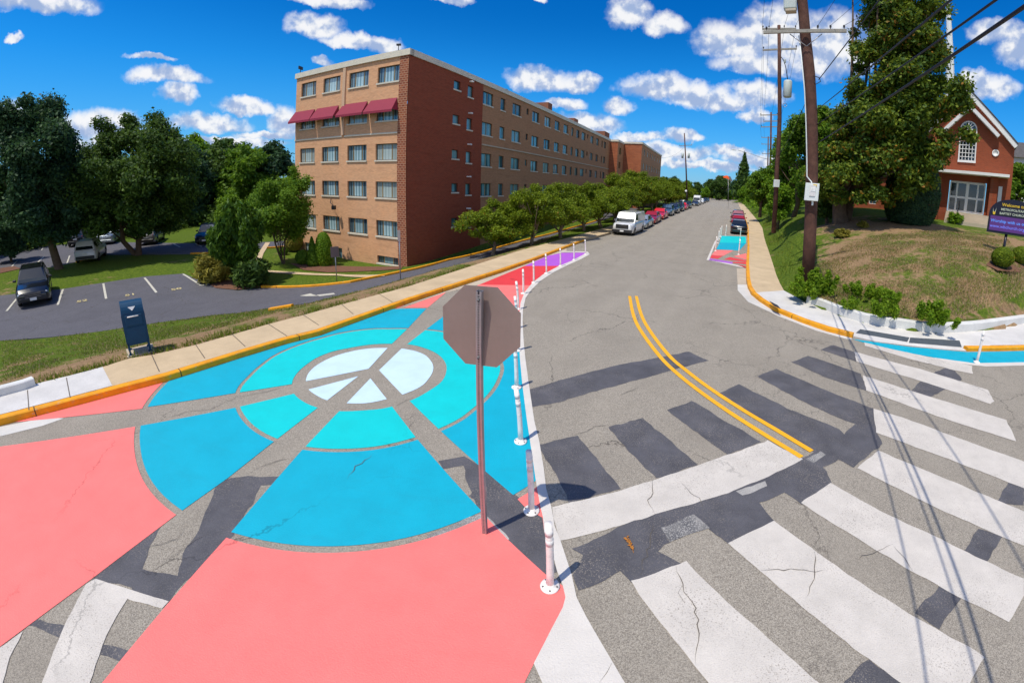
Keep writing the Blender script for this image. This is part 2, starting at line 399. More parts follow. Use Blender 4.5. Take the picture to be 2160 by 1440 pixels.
P_('pink', (.93, .195, .175)); P_('blue', (.0, .385, .53)); P_('cyan', (.0, .56, .57)); P_('disc', (.56, .73, .86)); P_('red', (.72, .05, .055)); P_('purple', (.43, .105, .60))
P_('white_paint', (.60, .555, .495), wear=1.0, thr=.56, var=.12, under=(.3, .26, .22)); P_('line_white', (.65, .61, .555), wear=.3); P_('dark_patch', (.092, .09, .10), wear=1.0, under=(.27, .24, .2), var=.3, thr=.55)
P_('worn_white', (.42, .40, .37), wear=1.0, thr=.40, under=(.10, .10, .105), var=.3); P_('yellow', (.86, .42, .015), wear=.45); P_('lot_line', (.55, .53, .45), wear=.8); P_('lot_num', (.6, .5, .25), wear=.8)
def kerbm(nt, b):
    v = nt.pos(); n = nt.noise(v, 2.5, 5, .7); c = nt.ramp(n, [(.3, (.66, .26, .006)), (.7, (.90, .40, .012))])
    c = nt.mix(nt.math('MULTIPLY', nt.smap(nt.noise(v, 9, 5, .75), .58, .68), .55), c, (.45, .40, .32, 1)); c = nt.mix(nt.math('MULTIPLY', nt.smap(nt.noise(v, 1.3, 5, .7), .5, .75), .4), c, (.22, .13, .05, 1))
    s_ = nt.math('PINGPONG', nt.math('ADD', nt.vec('DOT_PRODUCT', v, (math.sin(ST), math.cos(ST), 0)), .6), 1.5); c = nt.mix(nt.smap(s_, .016, .006), c, (.06, .04, .02, 1))
    nt.put(b.inputs['Base Color'], c); nt.put(b.inputs['Normal'], nt.bump(nt.noise(v, 30, 4, .7), .35, .01))
M['kerb_yellow'] = mat('kerb_yellow', (.84, .36, .008), .65, spec=.3, build=kerbm)
def concrete(base, joint=None):
    def f(nt, b):
        v = nt.pos(); n = nt.math('ADD', nt.math('MULTIPLY', nt.noise(v, 1.1, 6, .65), .6), nt.math('MULTIPLY', nt.noise(v, 45, 3, .6), .4))
        c = nt.ramp(n, [(.32, tuple(x * .78 for x in base)), (.68, tuple(min(1, x * 1.15) for x in base))])
        if joint:
            ang, sp, ph, wdt = joint
            s = nt.vec('DOT_PRODUCT', v, (math.sin(ang), math.cos(ang), 0)); fr = nt.math('PINGPONG', nt.math('ADD', s, ph), sp / 2)
            c = nt.mix(nt.math('MULTIPLY', nt.smap(fr, wdt, wdt * .4), .6), c, tuple(x * .3 for x in base))
        nt.put(b.inputs['Base Color'], c); nt.put(b.inputs['Normal'], nt.bump(nt.noise(v, 60, 3), .15, .01))
    return f
M['walk_tan'] = mat('walk_tan', (.5, .42, .3), .85, spec=.25, build=concrete((.56, .43, .27), None))
M['walk_white'] = mat('walk_white', (.6, .6, .58), .8, spec=.3, build=concrete((.62, .60, .57)))
M['ring_white'] = mat('ring_white', (.6, .6, .58), .8, spec=.3, build=concrete((.66, .66, .64)))
M['gutter'] = mat('gutter', (.5, .42, .3), .85, spec=.25, build=concrete((.5, .42, .32)))
M['gutter_white'] = mat('gutter_white', (.6, .6, .58), .85, spec=.25, build=concrete((.60, .58, .54)))
M['joint'] = mat('joint_dark', (.12, .1, .08), .9)
M['pad'] = noisy('tactile_pad', (.07, .085, .10), .7, .2, 6)
def grassmat(nt, b):
    v = nt.pos(); big = nt.noise(v, .28, 5, .65); fine = nt.noise(v, 7, 5, .7); vf = nt.noise(v, 30, 3, .7)
    g = nt.ramp(fine, [(.3, (.035, .06, .006)), (.5, (.085, .14, .012)), (.7, (.17, .21, .02))])
    dry = nt.ramp(nt.math('ADD', nt.math('MULTIPLY', fine, .5), nt.math('MULTIPLY', vf, .5)), [(.32, (.13, .085, .04)), (.5, (.30, .195, .105)), (.68, (.45, .30, .18))])
    sx = nt.n.new('ShaderNodeSeparateXYZ'); nt.l.new(v, sx.inputs[0])
    # the church lawn is the dry one
    dx = nt.math('SUBTRACT', nt.vec('DOT_PRODUCT', v, (math.sin(R_(48)), math.cos(R_(48)), 0)), 26.5); dy = nt.math('SUBTRACT', nt.vec('DOT_PRODUCT', v, (math.cos(R_(48)), -math.sin(R_(48)), 0)), 0.)
    rr = nt.math('SQRT', nt.math('ADD', nt.math('MULTIPLY', nt.math('DIVIDE', dx, 11.), nt.math('DIVIDE', dx, 11.)), nt.math('MULTIPLY', nt.math('DIVIDE', dy, 14.), nt.math('DIVIDE', dy, 14.))))
    church = nt.smap(rr, 1.25, .55)
    bankg = nt.smap(nt.vec('DOT_PRODUCT', v, (math.cos(ST), -math.sin(ST), 0)), 6.2, 4.2)
    church = nt.math('MULTIPLY', church, nt.math('SUBTRACT', 1., nt.math('MULTIPLY', bankg, .9)))
    strip = nt.math('MULTIPLY', nt.smap(nt.vec('DOT_PRODUCT', v, (math.cos(ST), -math.sin(ST), 0)), -17.5, -14), nt.math('LESS_THAN', sx.outputs[0], -2))
    thr = nt.math('SUBTRACT', .60, nt.math('ADD', nt.math('MULTIPLY', church, .15), nt.math('MULTIPLY', strip, .16)))
    mixv = nt.math('ADD', nt.math('MULTIPLY', big, .6), nt.math('MULTIPLY', nt.noise(v, 1.7, 5, .7), .4))
    k = nt.smap(nt.math('SUBTRACT', mixv, thr), -.03, .07)
    nt.put(b.inputs['Base Color'], nt.mix(k, g, dry)); nt.put(b.inputs['Normal'], nt.bump(nt.math('ADD', fine, vf), .7, .06))
M['ground'] = mat('grass_ground', (.08, .13, .02), .95, spec=.15, build=grassmat)
M['mulch'] = noisy('mulch', (.16, .075, .045), .95, .5, 12, bumpk=.6)

# ------------------------------------------------------------------ lines traced on the surfaces
def GL(pts, off=0.): return [G(x, y, off) for x, y in pts]
def sl_(s, l): return np.array([s * SS[0] + l * SS[1], s * SS[1] - l * SS[0], 0.])
def ext(a, b, L): a = np.asarray(a)[:2]; b = np.asarray(b)[:2]; u = (b - a) / np.hypot(*(b - a)); return np.array([*(b + u * L), 0.])
KL = GL([(0,898),(130,864),(268,826.7),(356.7,803.3),(430,780),(508,755),(600,727),(674.5,708),(767.8,674),(869,637),(960,607),(1060,574),(1125,551),(1181.5,528.4),(1233,509)])
KL = [ext(KL[1], KL[0], 30), ext(KL[1], KL[0], 6)] + KL + [sl_(s, -10.55) for s in (36, 45, 60, 80, 110, 150, 200, 245)]
KR = GL([(1573.5,560),(1574,590),(1577,608),(1585,622),(1602,636.4),(1634,657),(1691.7,681),(1742.8,698.7),(1797,712.5)])
KRfar = GL([(1576.5,520),(1576,497),(1575.5,480)])
_lr = lambda p: p[0] * SS[1] - p[1] * SS[0]
KRf2 = [sl_(s, _lr(KRfar[-1]) + (s - 62) * .004) for s in (245, 200, 150, 110, 80, 66) if s > KRfar[-1] @ np.array([*SS, 0]) + 4]
KR = KRf2 + KRfar[::-1] + KR
RAMP = GL([(1797,712.5),(1850,721),(1915,729),(1980,736),(2040,740.5)]); RB = GL([(2040,740.5),(2100,740),(2160,738.6)]); RB = RB + [ext(RB[1], RB[2], 4), ext(RB[1], RB[2], 40)]
ROAD = [np.array([KL[0][0] - 10, -25, 0]), KL[0]] + KL[1:] + KR + RAMP[1:] + RB[1:] + [np.array([60, -25, 0])]
def Zr(x, y): return Zs(x, y)
def Zap(x, y):   # pavement at the corner: dips to the road at the ramp
    d = polydist(np.stack([np.asarray(x, float), np.asarray(y, float)], -1), RAMP, False); return Zs(x, y) + .13 * np.clip(d / 1.1, 0, 1)
def A(px, py, off=0.): return hit(px, py, lambda x, y: float(Zap(x, y)), off)
GLn = GL([(0,833),(80,808),(150,791),(216.7,773.3),(273,755),(320,748),(413,726.7),(490,705),(566.7,683),(640,664),(720,641.7),(860,604),(1000,559),(1097,528),(1180,506),(1240,490)], .15)
GLn = [ext(GLn[1], GLn[0], 30), ext(GLn[1], GLn[0], 6)] + GLn + [sl_(s, -12.5) for s in (37, 45, 60, 80, 110, 150, 200, 245)]
GRn = GL([(1621,527.8),(1630,555),(1637.4,579),(1645,597),(1653.4,612)], .14)
GRf = GL([(1586,435),(1596,460),(1605.4,483),(1614,508)], .14); _w = _lr(GRf[2]) - _lr(KRfar[-1])
GRn = [p + (sl_(0, 1.9)) for p in KRf2] + [np.array([*(KRfar[-1] + sl_(0, 1.85))[:2], 0]), GRf[3]] + GRn
RING = [A(x, y) for x, y in [(1700,638),(1723.6,646),(1771.6,666),(1819.5,680),(1860,688),(1899.4,693),(1940,699),(1988.8,702.5),(2035,700),(2075,696),(2120,689),(2160,682.7)]]
RING = RING + [ext(RING[-2], RING[-1], 5), ext(RING[-2], RING[-1], 40)]
FOOT_R = GRn + RING
FOOT = [np.array([GLn[0][0] - 10, -26, 0])] + GLn + [sl_(250, -12.5), sl_(250, 3)] + FOOT_R + [np.array([62, -26, 0])]

# terrain control points (world x, y, z)
for p in GLn[2::2]: CTRL.append((p[0], p[1], float(Zs(p[0], p[1])) + .15))
for p in GRn: CTRL.append((p[0], p[1], float(Zs(p[0], p[1])) + .15))
for p in RING[::2]: CTRL.append((p[0], p[1], float(Zs(p[0], p[1])) + .45))
for az, d, z in [(-75,23,-2.03),(-66,21.5,-2.03),(-58,21,-2.03),(-50,21.3,-2.03),(-42,21.6,-2.0),(-36,24,-2.0),(-30,26,-2.0),(-24.5,26.5,-1.92),(-75,30,-2.03),(-62,30,-2.0),(-50,30,-2.0),(-40,31,-2.05),(-70,42,-2.03),
   (-57,40,-2.0),(-45,40,-2.0),(-38,38,-2.1),(-75,60,-2.03),(-60,60,-2.0),(-48,60,-2.0),(-36,60,-2.2),(-70,90,-2.4),(-50,90,-2.2),(-30,110,-2),(-85,40,-2.0),(-95,40,-1.6),(-90,25,-1.9),
   (33.3,20.6,.5),(55.6,24.5,2.42),(48,38,3.2),(55,38,3.2),(62,38,3.2),(50,45,3.4),(60,30,2.6),(68,26,1.9),(68,17,.9),(50,22,1.7),(43,24,1.9),(40,30,2.4),(28.1,32,1.6),(36,34,2.55),(33,42,2.9),(55,19,1.2),(44,19,.85),(62,22,1.7),(80,22,1.0),(80,40,2.6),(65,50,3.4),(40,50,3.4),(60,80,3.6),(45,90,3.6),(52,30.5,2.75),(46,31,2.75)]:
    q = polar(az, d, z); CTRL.append(tuple(q))
u0 = np.array([math.sin(R_(19.6)), math.cos(R_(19.6))]); v0 = np.array([u0[1], -u0[0]])
def UV(u, v, z=0.): q = u0 * u + v0 * v; return np.array([q[0], q[1], z])
for u, v, z in [(24,-15.5,-1.45),(30,-15.5,-1.15),(37,-15.5,-.95),(46,-15.5,-.7),(60,-15.5,-.4),(80,-15.5,-.1),(120,-17,0),(28,-19,-1.75),(40,-19,-1.1),(60,-19,-.6),(100,-19,-.1),(150,-30,-.3),(200,-30,-.5)]: CTRL.append(tuple(UV(u, v, z)))
for s in (48, 60, 80, 110, 150, 200, 245):
    for l, dz in ((-13.5, .1), (6, 1.7), (10, 2.4), (20, 3.)): q = sl_(s, l); CTRL.append((q[0], q[1], min(5, float(Zs(q[0], q[1])) + dz)))
for s in (280, 340):
    for l in (-40, -10, 10, 60): q = sl_(s, l); CTRL.append((q[0], q[1], 0.))
for az in range(-180, 180, 30): q = polar(az, 420, -1.); CTRL.append(tuple(q))
for x, y, z in [(-20, -25, -.1), (20, -25, .1), (-50, -20, -.5), (50, -20, .6), (0, -60, 0)]: CTRL.append((x, y, z))
_P = np.array(CTRL)[:, :2]; _z = np.array(CTRL)[:, 2]; _n = len(_P)
_d2 = ((_P[:, None] - _P[None]) ** 2).sum(-1); _K = _d2 * np.log(_d2 + 1e-6) * .5 + np.eye(_n) * 4.0
_A = np.zeros((_n + 3, _n + 3)); _A[:_n, :_n] = _K; _A[:_n, _n] = 1; _A[:_n, _n + 1:] = _P; _A[_n:, :_n] = _A[:_n, _n:].T
_s = np.linalg.solve(_A, np.r_[_z, 0, 0, 0]); TPS = (_P, _s[:_n], _s[_n:])

# car park and drive, on the terrain
def TL(pts): return [T(x, y) for x, y in pts]
LOT = TL([(0,718),(110,710),(200,700),(333,680),(450,664),(567,650),(660,637),(720,621.7),(781,607.8),(892,577),(1020,545),(1129.6,509),(1207,483),(1265,467.5)]) + [UV(60, -13.6), UV(90, -13.6), UV(90, -16.8), UV(60, -16.8)] + \
      TL([(1265,464),(1155.5,496),(1074.5,517),(1020,533),(947.8,549.4),(875.6,569),(817,581.4),(739.4,596.7),(661.7,605),(550.6,607),(500,612),(443,600),(386.7,576.7),(303,583),(213,596.7),(133,609),(60,616),(0,623)])
LOT = [ext(LOT[1], LOT[0], 25)] + LOT + [ext(LOT[-2], LOT[-1], 18)]
LOT2 = TL([(0,575),(43,567),(116.7,563),(156.7,553),(206.7,537),(400,535.5),(460,533),(563,523),(616.7,520),(640,519),(640,507),(623,506.7),(563,510),(453,514),(413,513),(200,510),(143,515),(93,519),(0,526)])
LOT2 = [ext(LOT2[1], LOT2[0], 15)] + LOT2 + [ext(LOT2[-2], LOT2[-1], 12)]

def terrain():
    a = np.arange(-64, 64.1, .62); ext_ = 64 * 1.16 ** np.arange(1, 22); xs = np.r_[-ext_[::-1], a, ext_]
    b = np.arange(-8, 100, .62); e2 = 100 + 3 * 1.25 ** np.arange(1, 28); e3 = -8 - 3 * 1.3 ** np.arange(1, 22); ys = np.r_[e3[::-1], b, e2]
    X, Y = np.meshgrid(xs, ys); Z = Zt(X, Y); PT = np.stack([X, Y], -1)
    far = np.hypot(X, Y) > 500; Z = np.where(far, -2., Z)
    foot = np.array([p[:2] for p in FOOT]); ins = inpoly(PT, foot); d = np.full(X.shape, 99.); near = (np.hypot(X, Y) < 270)
    d[near] = polydist(PT[near], foot)
    dr = np.full(X.shape, 99.); dr[near] = polydist(PT[near], RING, False)
    ez = Zs(X, Y) + .12 + .2 * np.clip(1 - dr / 1.5, 0, 1)
    t = np.clip(d / 2.2, 0, 1); t = t * t * (3 - 2 * t)
    Z = np.where(ins, np.where(d < .45, Zs(X, Y) + .02, Zs(X, Y) - .45), ez * (1 - t) + Z * t)
    for L in (LOT, LOT2):
        L2 = np.array([p[:2] for p in L]); i2 = inpoly(PT, L2) & ~ins; dd = np.full(X.shape, 99.); m = near & (X < 10); dd[m] = polydist(PT[m], L2)
        Z = np.where(i2, np.where(dd < .5, Zt(X, Y) - .05, Zt(X, Y) - .4), Z)
    ny, nx = X.shape; V = np.stack([X, Y, Z], -1).reshape(-1, 3); idx = np.arange(nx * ny).reshape(ny, nx)
    Q = np.stack([idx[:-1, :-1], idx[:-1, 1:], idx[1:, 1:], idx[1:, :-1]], -1).reshape(-1, 4)
    me = bpy.data.meshes.new('ground'); me.vertices.add(len(V)); me.vertices.foreach_set('co', V.astype(np.float32).ravel()); me.loops.add(Q.size); me.loops.foreach_set('vertex_index', Q.ravel().astype(np.int32))
    me.polygons.add(len(Q)); me.polygons.foreach_set('loop_start', np.arange(0, Q.size, 4, dtype=np.int32)); me.polygons.foreach_set('use_smooth', np.ones(len(Q), bool)); me.materials.append(M['ground']); me.update(calc_edges=True)
    o = bpy.data.objects.new('ground', me); COL.objects.link(o); o['kind'] = 'structure'; return o
terrain()

road = sheet('road', ROAD, Zr, 0., M['asphalt'], step=3, thick=.3, gk=None)
sheet('car_park_surface', LOT, Zt, .0, M['lot'], step=1.2, thick=.25, gk=1.2)
sheet('upper_car_park_surface', LOT2, Zt, .0, M['lot'], step=1.2, thick=.25, gk=1.6)

# ------------------------------------------------------------------ the street mural
def W2(pts): return [G(x, y)[:2] for x, y in pts]
def circ_fit(P):
    Q = np.array(P); Mx = np.c_[Q, np.ones(len(Q))]; s = np.linalg.lstsq(Mx, (Q ** 2).sum(1), rcond=None)[0]; c = s[:2] / 2; return c, math.sqrt(s[2] + c @ c)
O_PX = [(296.4,897.5),(297.5,938),(311,996.7),(338.4,1039.5),(365.6,1064.7),(383,1074.5),(488,1120),(544.5,1136.7),(603,1148.4),(720,1152),(919.5,1120),(1012.9,1077.3),(1083,1044),(356.7,803.3),(311.7,856.7)]
oc, orad = circ_fit(W2(O_PX))
def wobble(px, c, r, off, n=96):
    """closed ring: circle with the traced radial residuals eased in."""
    Q = np.array(W2(px)); a = np.arctan2(Q[:, 1] - c[1], Q[:, 0] - c[0]); dr = np.hypot(*(Q - c).T) - r; out = []
    for i in range(n):
        th = 2 * math.pi * i / n; da = (a - th + math.pi) % (2 * math.pi) - math.pi; w = np.exp(-(da / .16) ** 2); s = (w @ dr) / (w.sum() + .08); out.append(c + (r + s + off) * np.array([math.cos(th), math.sin(th)]))
    return out
ringO = wobble(O_PX, oc, orad, 0, 140); ringOg = wobble(O_PX, oc, orad, .10, 140)
C2 = lambda L: [(480 + x / 2.571, 560 + y / 2.571) for x, y in L]
R2_PX = C2([(65,690),(150,580),(400,430),(700,355),(970,345),(1480,550),(1455,630),(1390,720),(1145,885),(1020,930),(820,980),(640,993),(440,985),(265,938),(180,895),(90,805),(65,765)]); c2_, r2_ = circ_fit(W2(R2_PX))
R3_PX = C2([(350,640),(400,560),(530,480),(700,440),(880,425),(985,428),(1100,460),(1170,510),(1188,560),(1160,630),(1090,680),(985,735),(890,765),(700,787),(600,790),(487,770),(400,730),(360,695)]); c3_, r3_ = circ_fit(W2(R3_PX))
R4_PX = C2([(425,628),(450,570),(560,500),(700,460),(868,447),(945,450),(1050,475),(1110,530),(1100,600),(1050,655),(950,700),(860,725),(750,747),(650,747),(545,732),(470,695),(440,675)]); c4_, r4_ = circ_fit(W2(R4_PX))
ring2 = wobble(R2_PX, c2_, r2_, 0); ring2g = wobble(R2_PX, c2_, r2_, .085); ring3 = wobble(R3_PX, c3_, r3_, 0); ring4 = wobble(R4_PX, c4_, r4_, 0)
s1l = W2([(0,1364),(202,1214.5),(377,1082),(480.4,1008.4),(569.8,937.6),(669.8,860.3),(757,792.6),(777.5,777.8),(817.6,733.9),(859,694),(898.9,651.4),(941,616.4),(985,578)])
s1r = W2([(215.9,1440),(348,1280.6),(480.4,1130.9),(634,952.7),(715.3,867.3),(781.4,798),(799.7,780.9),(846.4,735.8),(896,697),(933,669),(985,622),(1020,590)])
S1 = [ext(s1l[1], s1l[0], 3)[:2]] + s1l + s1r[::-1] + [ext(s1r[1], s1r[0], 2.5)[:2]]
s2u = W2([(0,893),(75,886),(300,861.7),(311.7,858.3),(490,830),(616.7,810),(645,804),(777.5,777.8)]); s2d = W2([(0,942),(287.8,899.4),(497.9,859.5),(620,830.3),(650.4,821.4),(756,793.4),(790,786)])
S2 = [ext(s2u[1], s2u[0], 6)[:2]] + s2u + s2d[::-1] + [ext(s2d[1], s2d[0], 6)[:2]]
s3l = W2([(781.4,798),(815.3,840.8),(827.3,857.5),(877.5,922.5),(1016,1077.3),(1026.8,1091.7),(1071,1137.5),(1150.5,1210.8),(1187,1235)])
s3r = W2([(799.7,780.9),(848.7,832.3),(864.3,845.9),(925.3,905),(1082.9,1044.2),(1092.5,1053.5),(1108,1070),(1144.4,1091.7),(1148,1122),(1175,1204.7)])
S3 = s3l + s3r[::-1]
inner = W2([(1238,535),(1207.4,549.5),(1176.6,562.4),(1145.8,578.6),(1123.1,596.4),(1106.9,615.9),(1098,638.6),(1094,676),(1094.5,715.6),(1096.5,754.5),(1102,812.8),(1112,890.6),(1117.9,929.5),(1126.4,987.8),(1132.8,1030.6),(1139.8,1068.7),(1145.3,1091.7),(1148,1122),(1175,1204.7),(1187,1235),(1192.7,1259.7),(1187,1281),(1162.8,1327),(1126,1398.7),(1106,1440)])
klx = [p[:2] for p in KL[1:15]]
kk = W2([(1107,560.8),(1155.5,539.7),(1181.5,533.3),(1236,533)])
OUT = [klx[0]] + klx[1:-1] + kk[1:] + inner + [ext(inner[-2], inner[-1], 1.2)[:2], np.array([-4.5, .4]), np.array([-14, -2.])]
redp = W2([(1011,600.5),(1107,560.8),(1179.8,560.8),(1150,590),(1135,602),(1060,601)]); purp = W2([(1107,560.8),(1155.5,539.7),(1181.5,533.3),(1250,532),(1240,550),(1179.8,560.8)])
gut = W2([(870,636),(832,653),(855,648),(941,616.4),(1011,600.5),(1107,560.8),(1155.5,539.7),(1195,531),(1195,520),(1125,545),(1000,590)])
def partition(name, outline, curves, classify, mats, off):
    pts = []; edges = []
    for cv, closed in [(outline, True)] + curves:
        o = len(pts); pts += [Vector((float(p[0]), float(p[1]))) for p in cv]; n = len(cv); edges += [(o + i, o + (i + 1) % n) for i in range(n if closed else n - 1)]
    vs, es, fs, _, _, _ = delaunay_2d_cdt(pts, edges, [], 0, 1e-5)
    V = np.array([(v.x, v.y) for v in vs]); C = np.array([V[list(f)[:3]].mean(0) for f in fs]); cls = classify(C)
    mb = MB(); mb.v = [(a, b, float(Zs(a, b)) + off) for a, b in V]
    for f, k in zip(fs, cls):
        if k < 0: continue
        a, b, c = (V[i] for i in f[:3]); ar = (b[0] - a[0]) * (c[1] - a[1]) - (b[1] - a[1]) * (c[0] - a[0])
        if abs(ar) < 1e-9: continue
        mb.f.append(tuple(f) if ar > 0 else tuple(reversed(f))); mb.m.append(int(k)); mb.sm.append(False)
    o = mb.build(name, mats); o['kind'] = 'structure'; return o
def cls_m(C):
    r = np.full(len(C), 0)          # pink
    r[inpoly(C, redp)] = 4; r[inpoly(C, purp)] = 5
    r[inpoly(C, ringOg)] = -1; r[inpoly(C, ringO)] = 1; r[inpoly(C, ring2g)] = -1; r[inpoly(C, ring2)] = 2; r[inpoly(C, ring3)] = -1; r[inpoly(C, ring4)] = 3
    for S in (S1, S2, S3, gut): r[inpoly(C, S)] = -1
    r[~inpoly(C, OUT)] = -1; return r
partition('street_mural', OUT, [(c, True) for c in (ringO, ringOg, ring2, ring2g, ring3, ring4, S1, S2, S3, redp, purp, gut)], cls_m, [M[k] for k in ('pink', 'blue', 'cyan', 'disc', 'red', 'purple')], .007)
_jr = np.random.default_rng(3)
def flat(name, px, m, off):
    P = [G(x, y) for x, y in px]
    if name in ('road_patch', 'crosswalk_marking', 'stop_bar_marking'):      # brushed edges are never ruler straight
        Q = np.array(resample(P, .09)); k = len(Q); a = .008 if name == 'road_patch' else .005; w = _jr.normal(size=(k, 2)) * a; w = w + np.roll(w, 1, 0) * .6; P = [np.array([q[0], q[1], 0]) for q in Q + w]
    return sheet(name, P, Zs, off, m, step=50)
def c1(L): return [(x / 2.571, 880 + y / 2.571) for x, y in L]
def c5(L): return [(900 + x / 3.273, 1000 + y / 3.273) for x, y in L]
def c3b(L): return [(1050 + x / 2.881, 700 + y / 2.881) for x, y in L]
def c4_c(L): return [(1440 + x / 2.571, 880 + y / 2.571) for x, y in L]
def b6(L): return [(1500 + x / 3.13, 400 + y / 3.13) for x, y in L]
def r4c(L): return [(1240 + x / 5.54, 380 + y / 5.54) for x, y in L]
flat('gutter_strip', [(825,655.5),(941,616.4),(1011,600.5),(1107,560.8),(1155.5,539.7),(1195,531),(1195,522),(1181,528.6),(1125,551.5),(1060,575),(960,608),(869,639)], M['gutter'], .004)
flat('gutter_strip', [(0,900),(70.8,885.6),(122,881),(134.7,882),(89,898),(4,919),(-14,922)], M['gutter_white'], .004)
# tar patches over old markings
for L in (c1([(1195,345),(1240,325),(1520,318),(1485,365),(1410,368),(1370,470),(1262,640),(1240,660),(1130,790),(1000,900),(920,1000),(730,950),(715,915),(500,878),(885,580),(820,690),(765,820),(965,855),(990,740),(1080,610),(1130,480),(1160,400)]),
          c1([(160,1090),(215,1095),(360,1140),(335,1200),(150,1125)]), c1([(560,1225),(740,1275),(660,1330),(540,1285)]),
          C2([(1140,1058),(1290,1033),(1410,1110),(1560,1240),(1650,1320),(1480,1440),(1350,1310),(1300,1180),(1278,1085),(1160,1100)]),
          c5([(300,150),(420,10),(610,170),(810,300),(820,400),(905,670),(820,700),(560,455),(430,265)]),
          [(1114,821.5),(1180,802),(1300,770),(1400,752),(1452.6,741),(1494.3,760.7),(1430,777),(1350,800),(1250,826),(1180,848),(1118,859.7)],
          [(1135,937.8),(1218.3,918),(1262,972),(1310.3,1029.7),(1240,1050),(1202.7,1059.3),(1170,1000)], [(1283.2,900.6),(1355.4,880.5),(1415,930),(1471.7,979.4),(1385,1009),(1330,955)],
          [(1405.8,864.9),(1461.3,845),(1530,888),(1605.4,930.8),(1534.2,958.6),(1470,912)], [(1518.6,828.4),(1558.5,810.4),(1660,860),(1769.9,904.8),(1800,935),(1735,962),(1700,945),(1600,880)],
          [(1595.8,793.6),(1637.4,777.6),(1740,822),(1843,862),(1848,908),(1790,890),(1700,850)], [(1670,763.6),(1704.5,749.8),(1816.3,788),(1829,825),(1740,795)], [(1730.7,737),(1757.2,727.5),(1802,742),(1807.5,763)],
          [(1920,825),(1955,790),(2005,772),(2030,800),(1962,838)], [(2118,1030),(2150,985),(2160,990),(2160,1066),(2105,1060)], [(2062.3,1113.3),(2115,1132),(2079.8,1183),(2034,1160)], [(1983,1234),(2030,1256),(1978.7,1327),(1927,1294)], [(1830.9,1389),(1900,1440),(1905,1470),(1770,1470),(1782,1440)],
          [(1205,1156),(1238,1146),(1300,1110),(1397,1076),(1501,1048),(1605,1008),(1694,965),(1735,945),(1780,915),(1842,860),(1850,915),(1862,935),(1800,985),(1768,968),(1735,985),(1757,1020),(1690,1064),(1655,1038),(1600,1060),(1636,1100),(1535,1148),(1490,1110),(1420,1140),(1390,1162),(1440,1190),(1330,1228),(1310,1206),(1222,1246),(1207,1212),(1228,1170)]):
    _po = globals().get('_po', .0022) + .00018; flat('road_patch', L, M['dark_patch'], _po)
for L in (c3b([(990,1190),(1190,1110),(1290,1190),(1040,1280)]), c3b([(1450,970),(1620,905),(1640,940),(1490,995)]), c3b([(1870,775),(1960,720),(2000,745),(1920,800)]), [(900,1128),(1016,1080),(1030,1090),(1075,1138),(1062,1142),(1022,1102),(903,1142)]):
    flat('road_patch', L, M['worn_white'], .0069)
# white markings
outer = [(1244,536.5),(1226.8,546.2),(1194.4,560.8),(1168.5,573.8),(1139.3,593.2),(1119.9,612.6),(1108.6,628.9),(1103,654.8),(1102.5,680),(1104.3,715.6),(1108,754.5),(1116,812.8),(1127.6,890.6),(1137.3,929.5),(1147,987.8),(1152,1030.6),(1162.8,1068.7),(1170,1110),(1182.6,1141),(1205.5,1210.8),(1216.2,1259.7)]
inn = [(1126,1398.7),(1162.8,1327),(1187,1281),(1192.7,1259.7),(1187,1235),(1175,1204.7),(1165,1165),(1148,1122),(1145.3,1091.7),(1139.8,1068.7),(1132.8,1030.6),(1126.4,987.8),(1117.9,929.5),(1112,890.6),(1102,812.8),(1096.5,754.5),(1094.5,715.6),(1094,676),(1098,638.6),(1106.9,615.9),(1123.1,596.4),(1145.8,578.6),(1176.6,562.4),(1207.4,549.5),(1238,533),(1181.5,531.5),(1181.5,529.5),(1240,531)]
flat('edge_line_marking', outer + [(1236,1299.4),(1291,1394),(1318,1440),(1332,1470),(1160,1475),(1144,1440)] + inn, M['line_white'], .011)
BARS = [[(1162.8,1069.7),(1306.9,1035),(1383.2,1010.7),(1466.5,982.9),(1536,958.6),(1619.2,929),(1693.9,969),(1605.4,1012),(1501.2,1051),(1397,1080),(1293,1113),(1181.9,1141)],
 b6([(1010,1008),(1200,1055),(1480,1113),(1722,1162),(1727,1216),(1600,1190),(1300,1115),(1015,1030)]),
 [(1801.9,741.9),(1940,778),(2083,821.7),(2096.8,845.7),(2089.5,852),(1950,806),(1806.7,762.6)],
 [(1819.5,791.4),(1960,836),(2122.6,885.8),(2134,908),(2142,930.6),(1982.6,880),(1827.5,823.3)],
 [(1841,862),(1903,880),(2030,927),(2160,973.3),(2230,1000),(2240,1062),(2160,1029.7),(2000,968),(1848.4,912)],
 [(1852.3,950),(2000,1012),(2160,1078.4),(2220,1106),(2230,1188),(2160,1152),(1957.3,1062.8),(1807.6,987)],
 [(1751,1018),(1852,1075),(1984.5,1137),(2160,1222),(2160,1255),(2143,1285),(2126.5,1311.7),(1984,1238),(1848.4,1160),(1689,1060.9)],
 [(1632.5,1097.8),(1774.5,1202),(1920,1294),(2077.9,1383.7),(2046.8,1436),(2030,1470),(1940,1480),(1899,1440),(1735.6,1315.6),(1603,1204.8),(1535,1144.5)],
 [(1445.8,1183.4),(1502,1238),(1595.6,1323.4),(1725.9,1440),(1770,1480),(1540,1500),(1494,1440),(1419.4,1345),(1358.3,1268.9),(1330.8,1226)],
 c1([(520,875),(920,995),(885,1035),(690,985),(610,1130),(560,1235),(490,1440),(470,1500),(215,1500),(230,1440),(290,1270),(350,1130),(470,905)]), c1([(0,1245),(125,1165),(60,1300),(15,1440),(0,1500),(-60,1450),(-50,1290)])]
for i, L in enumerate(BARS): flat('crosswalk_marking' if i else 'stop_bar_marking', L, M['white_paint'], .0075)
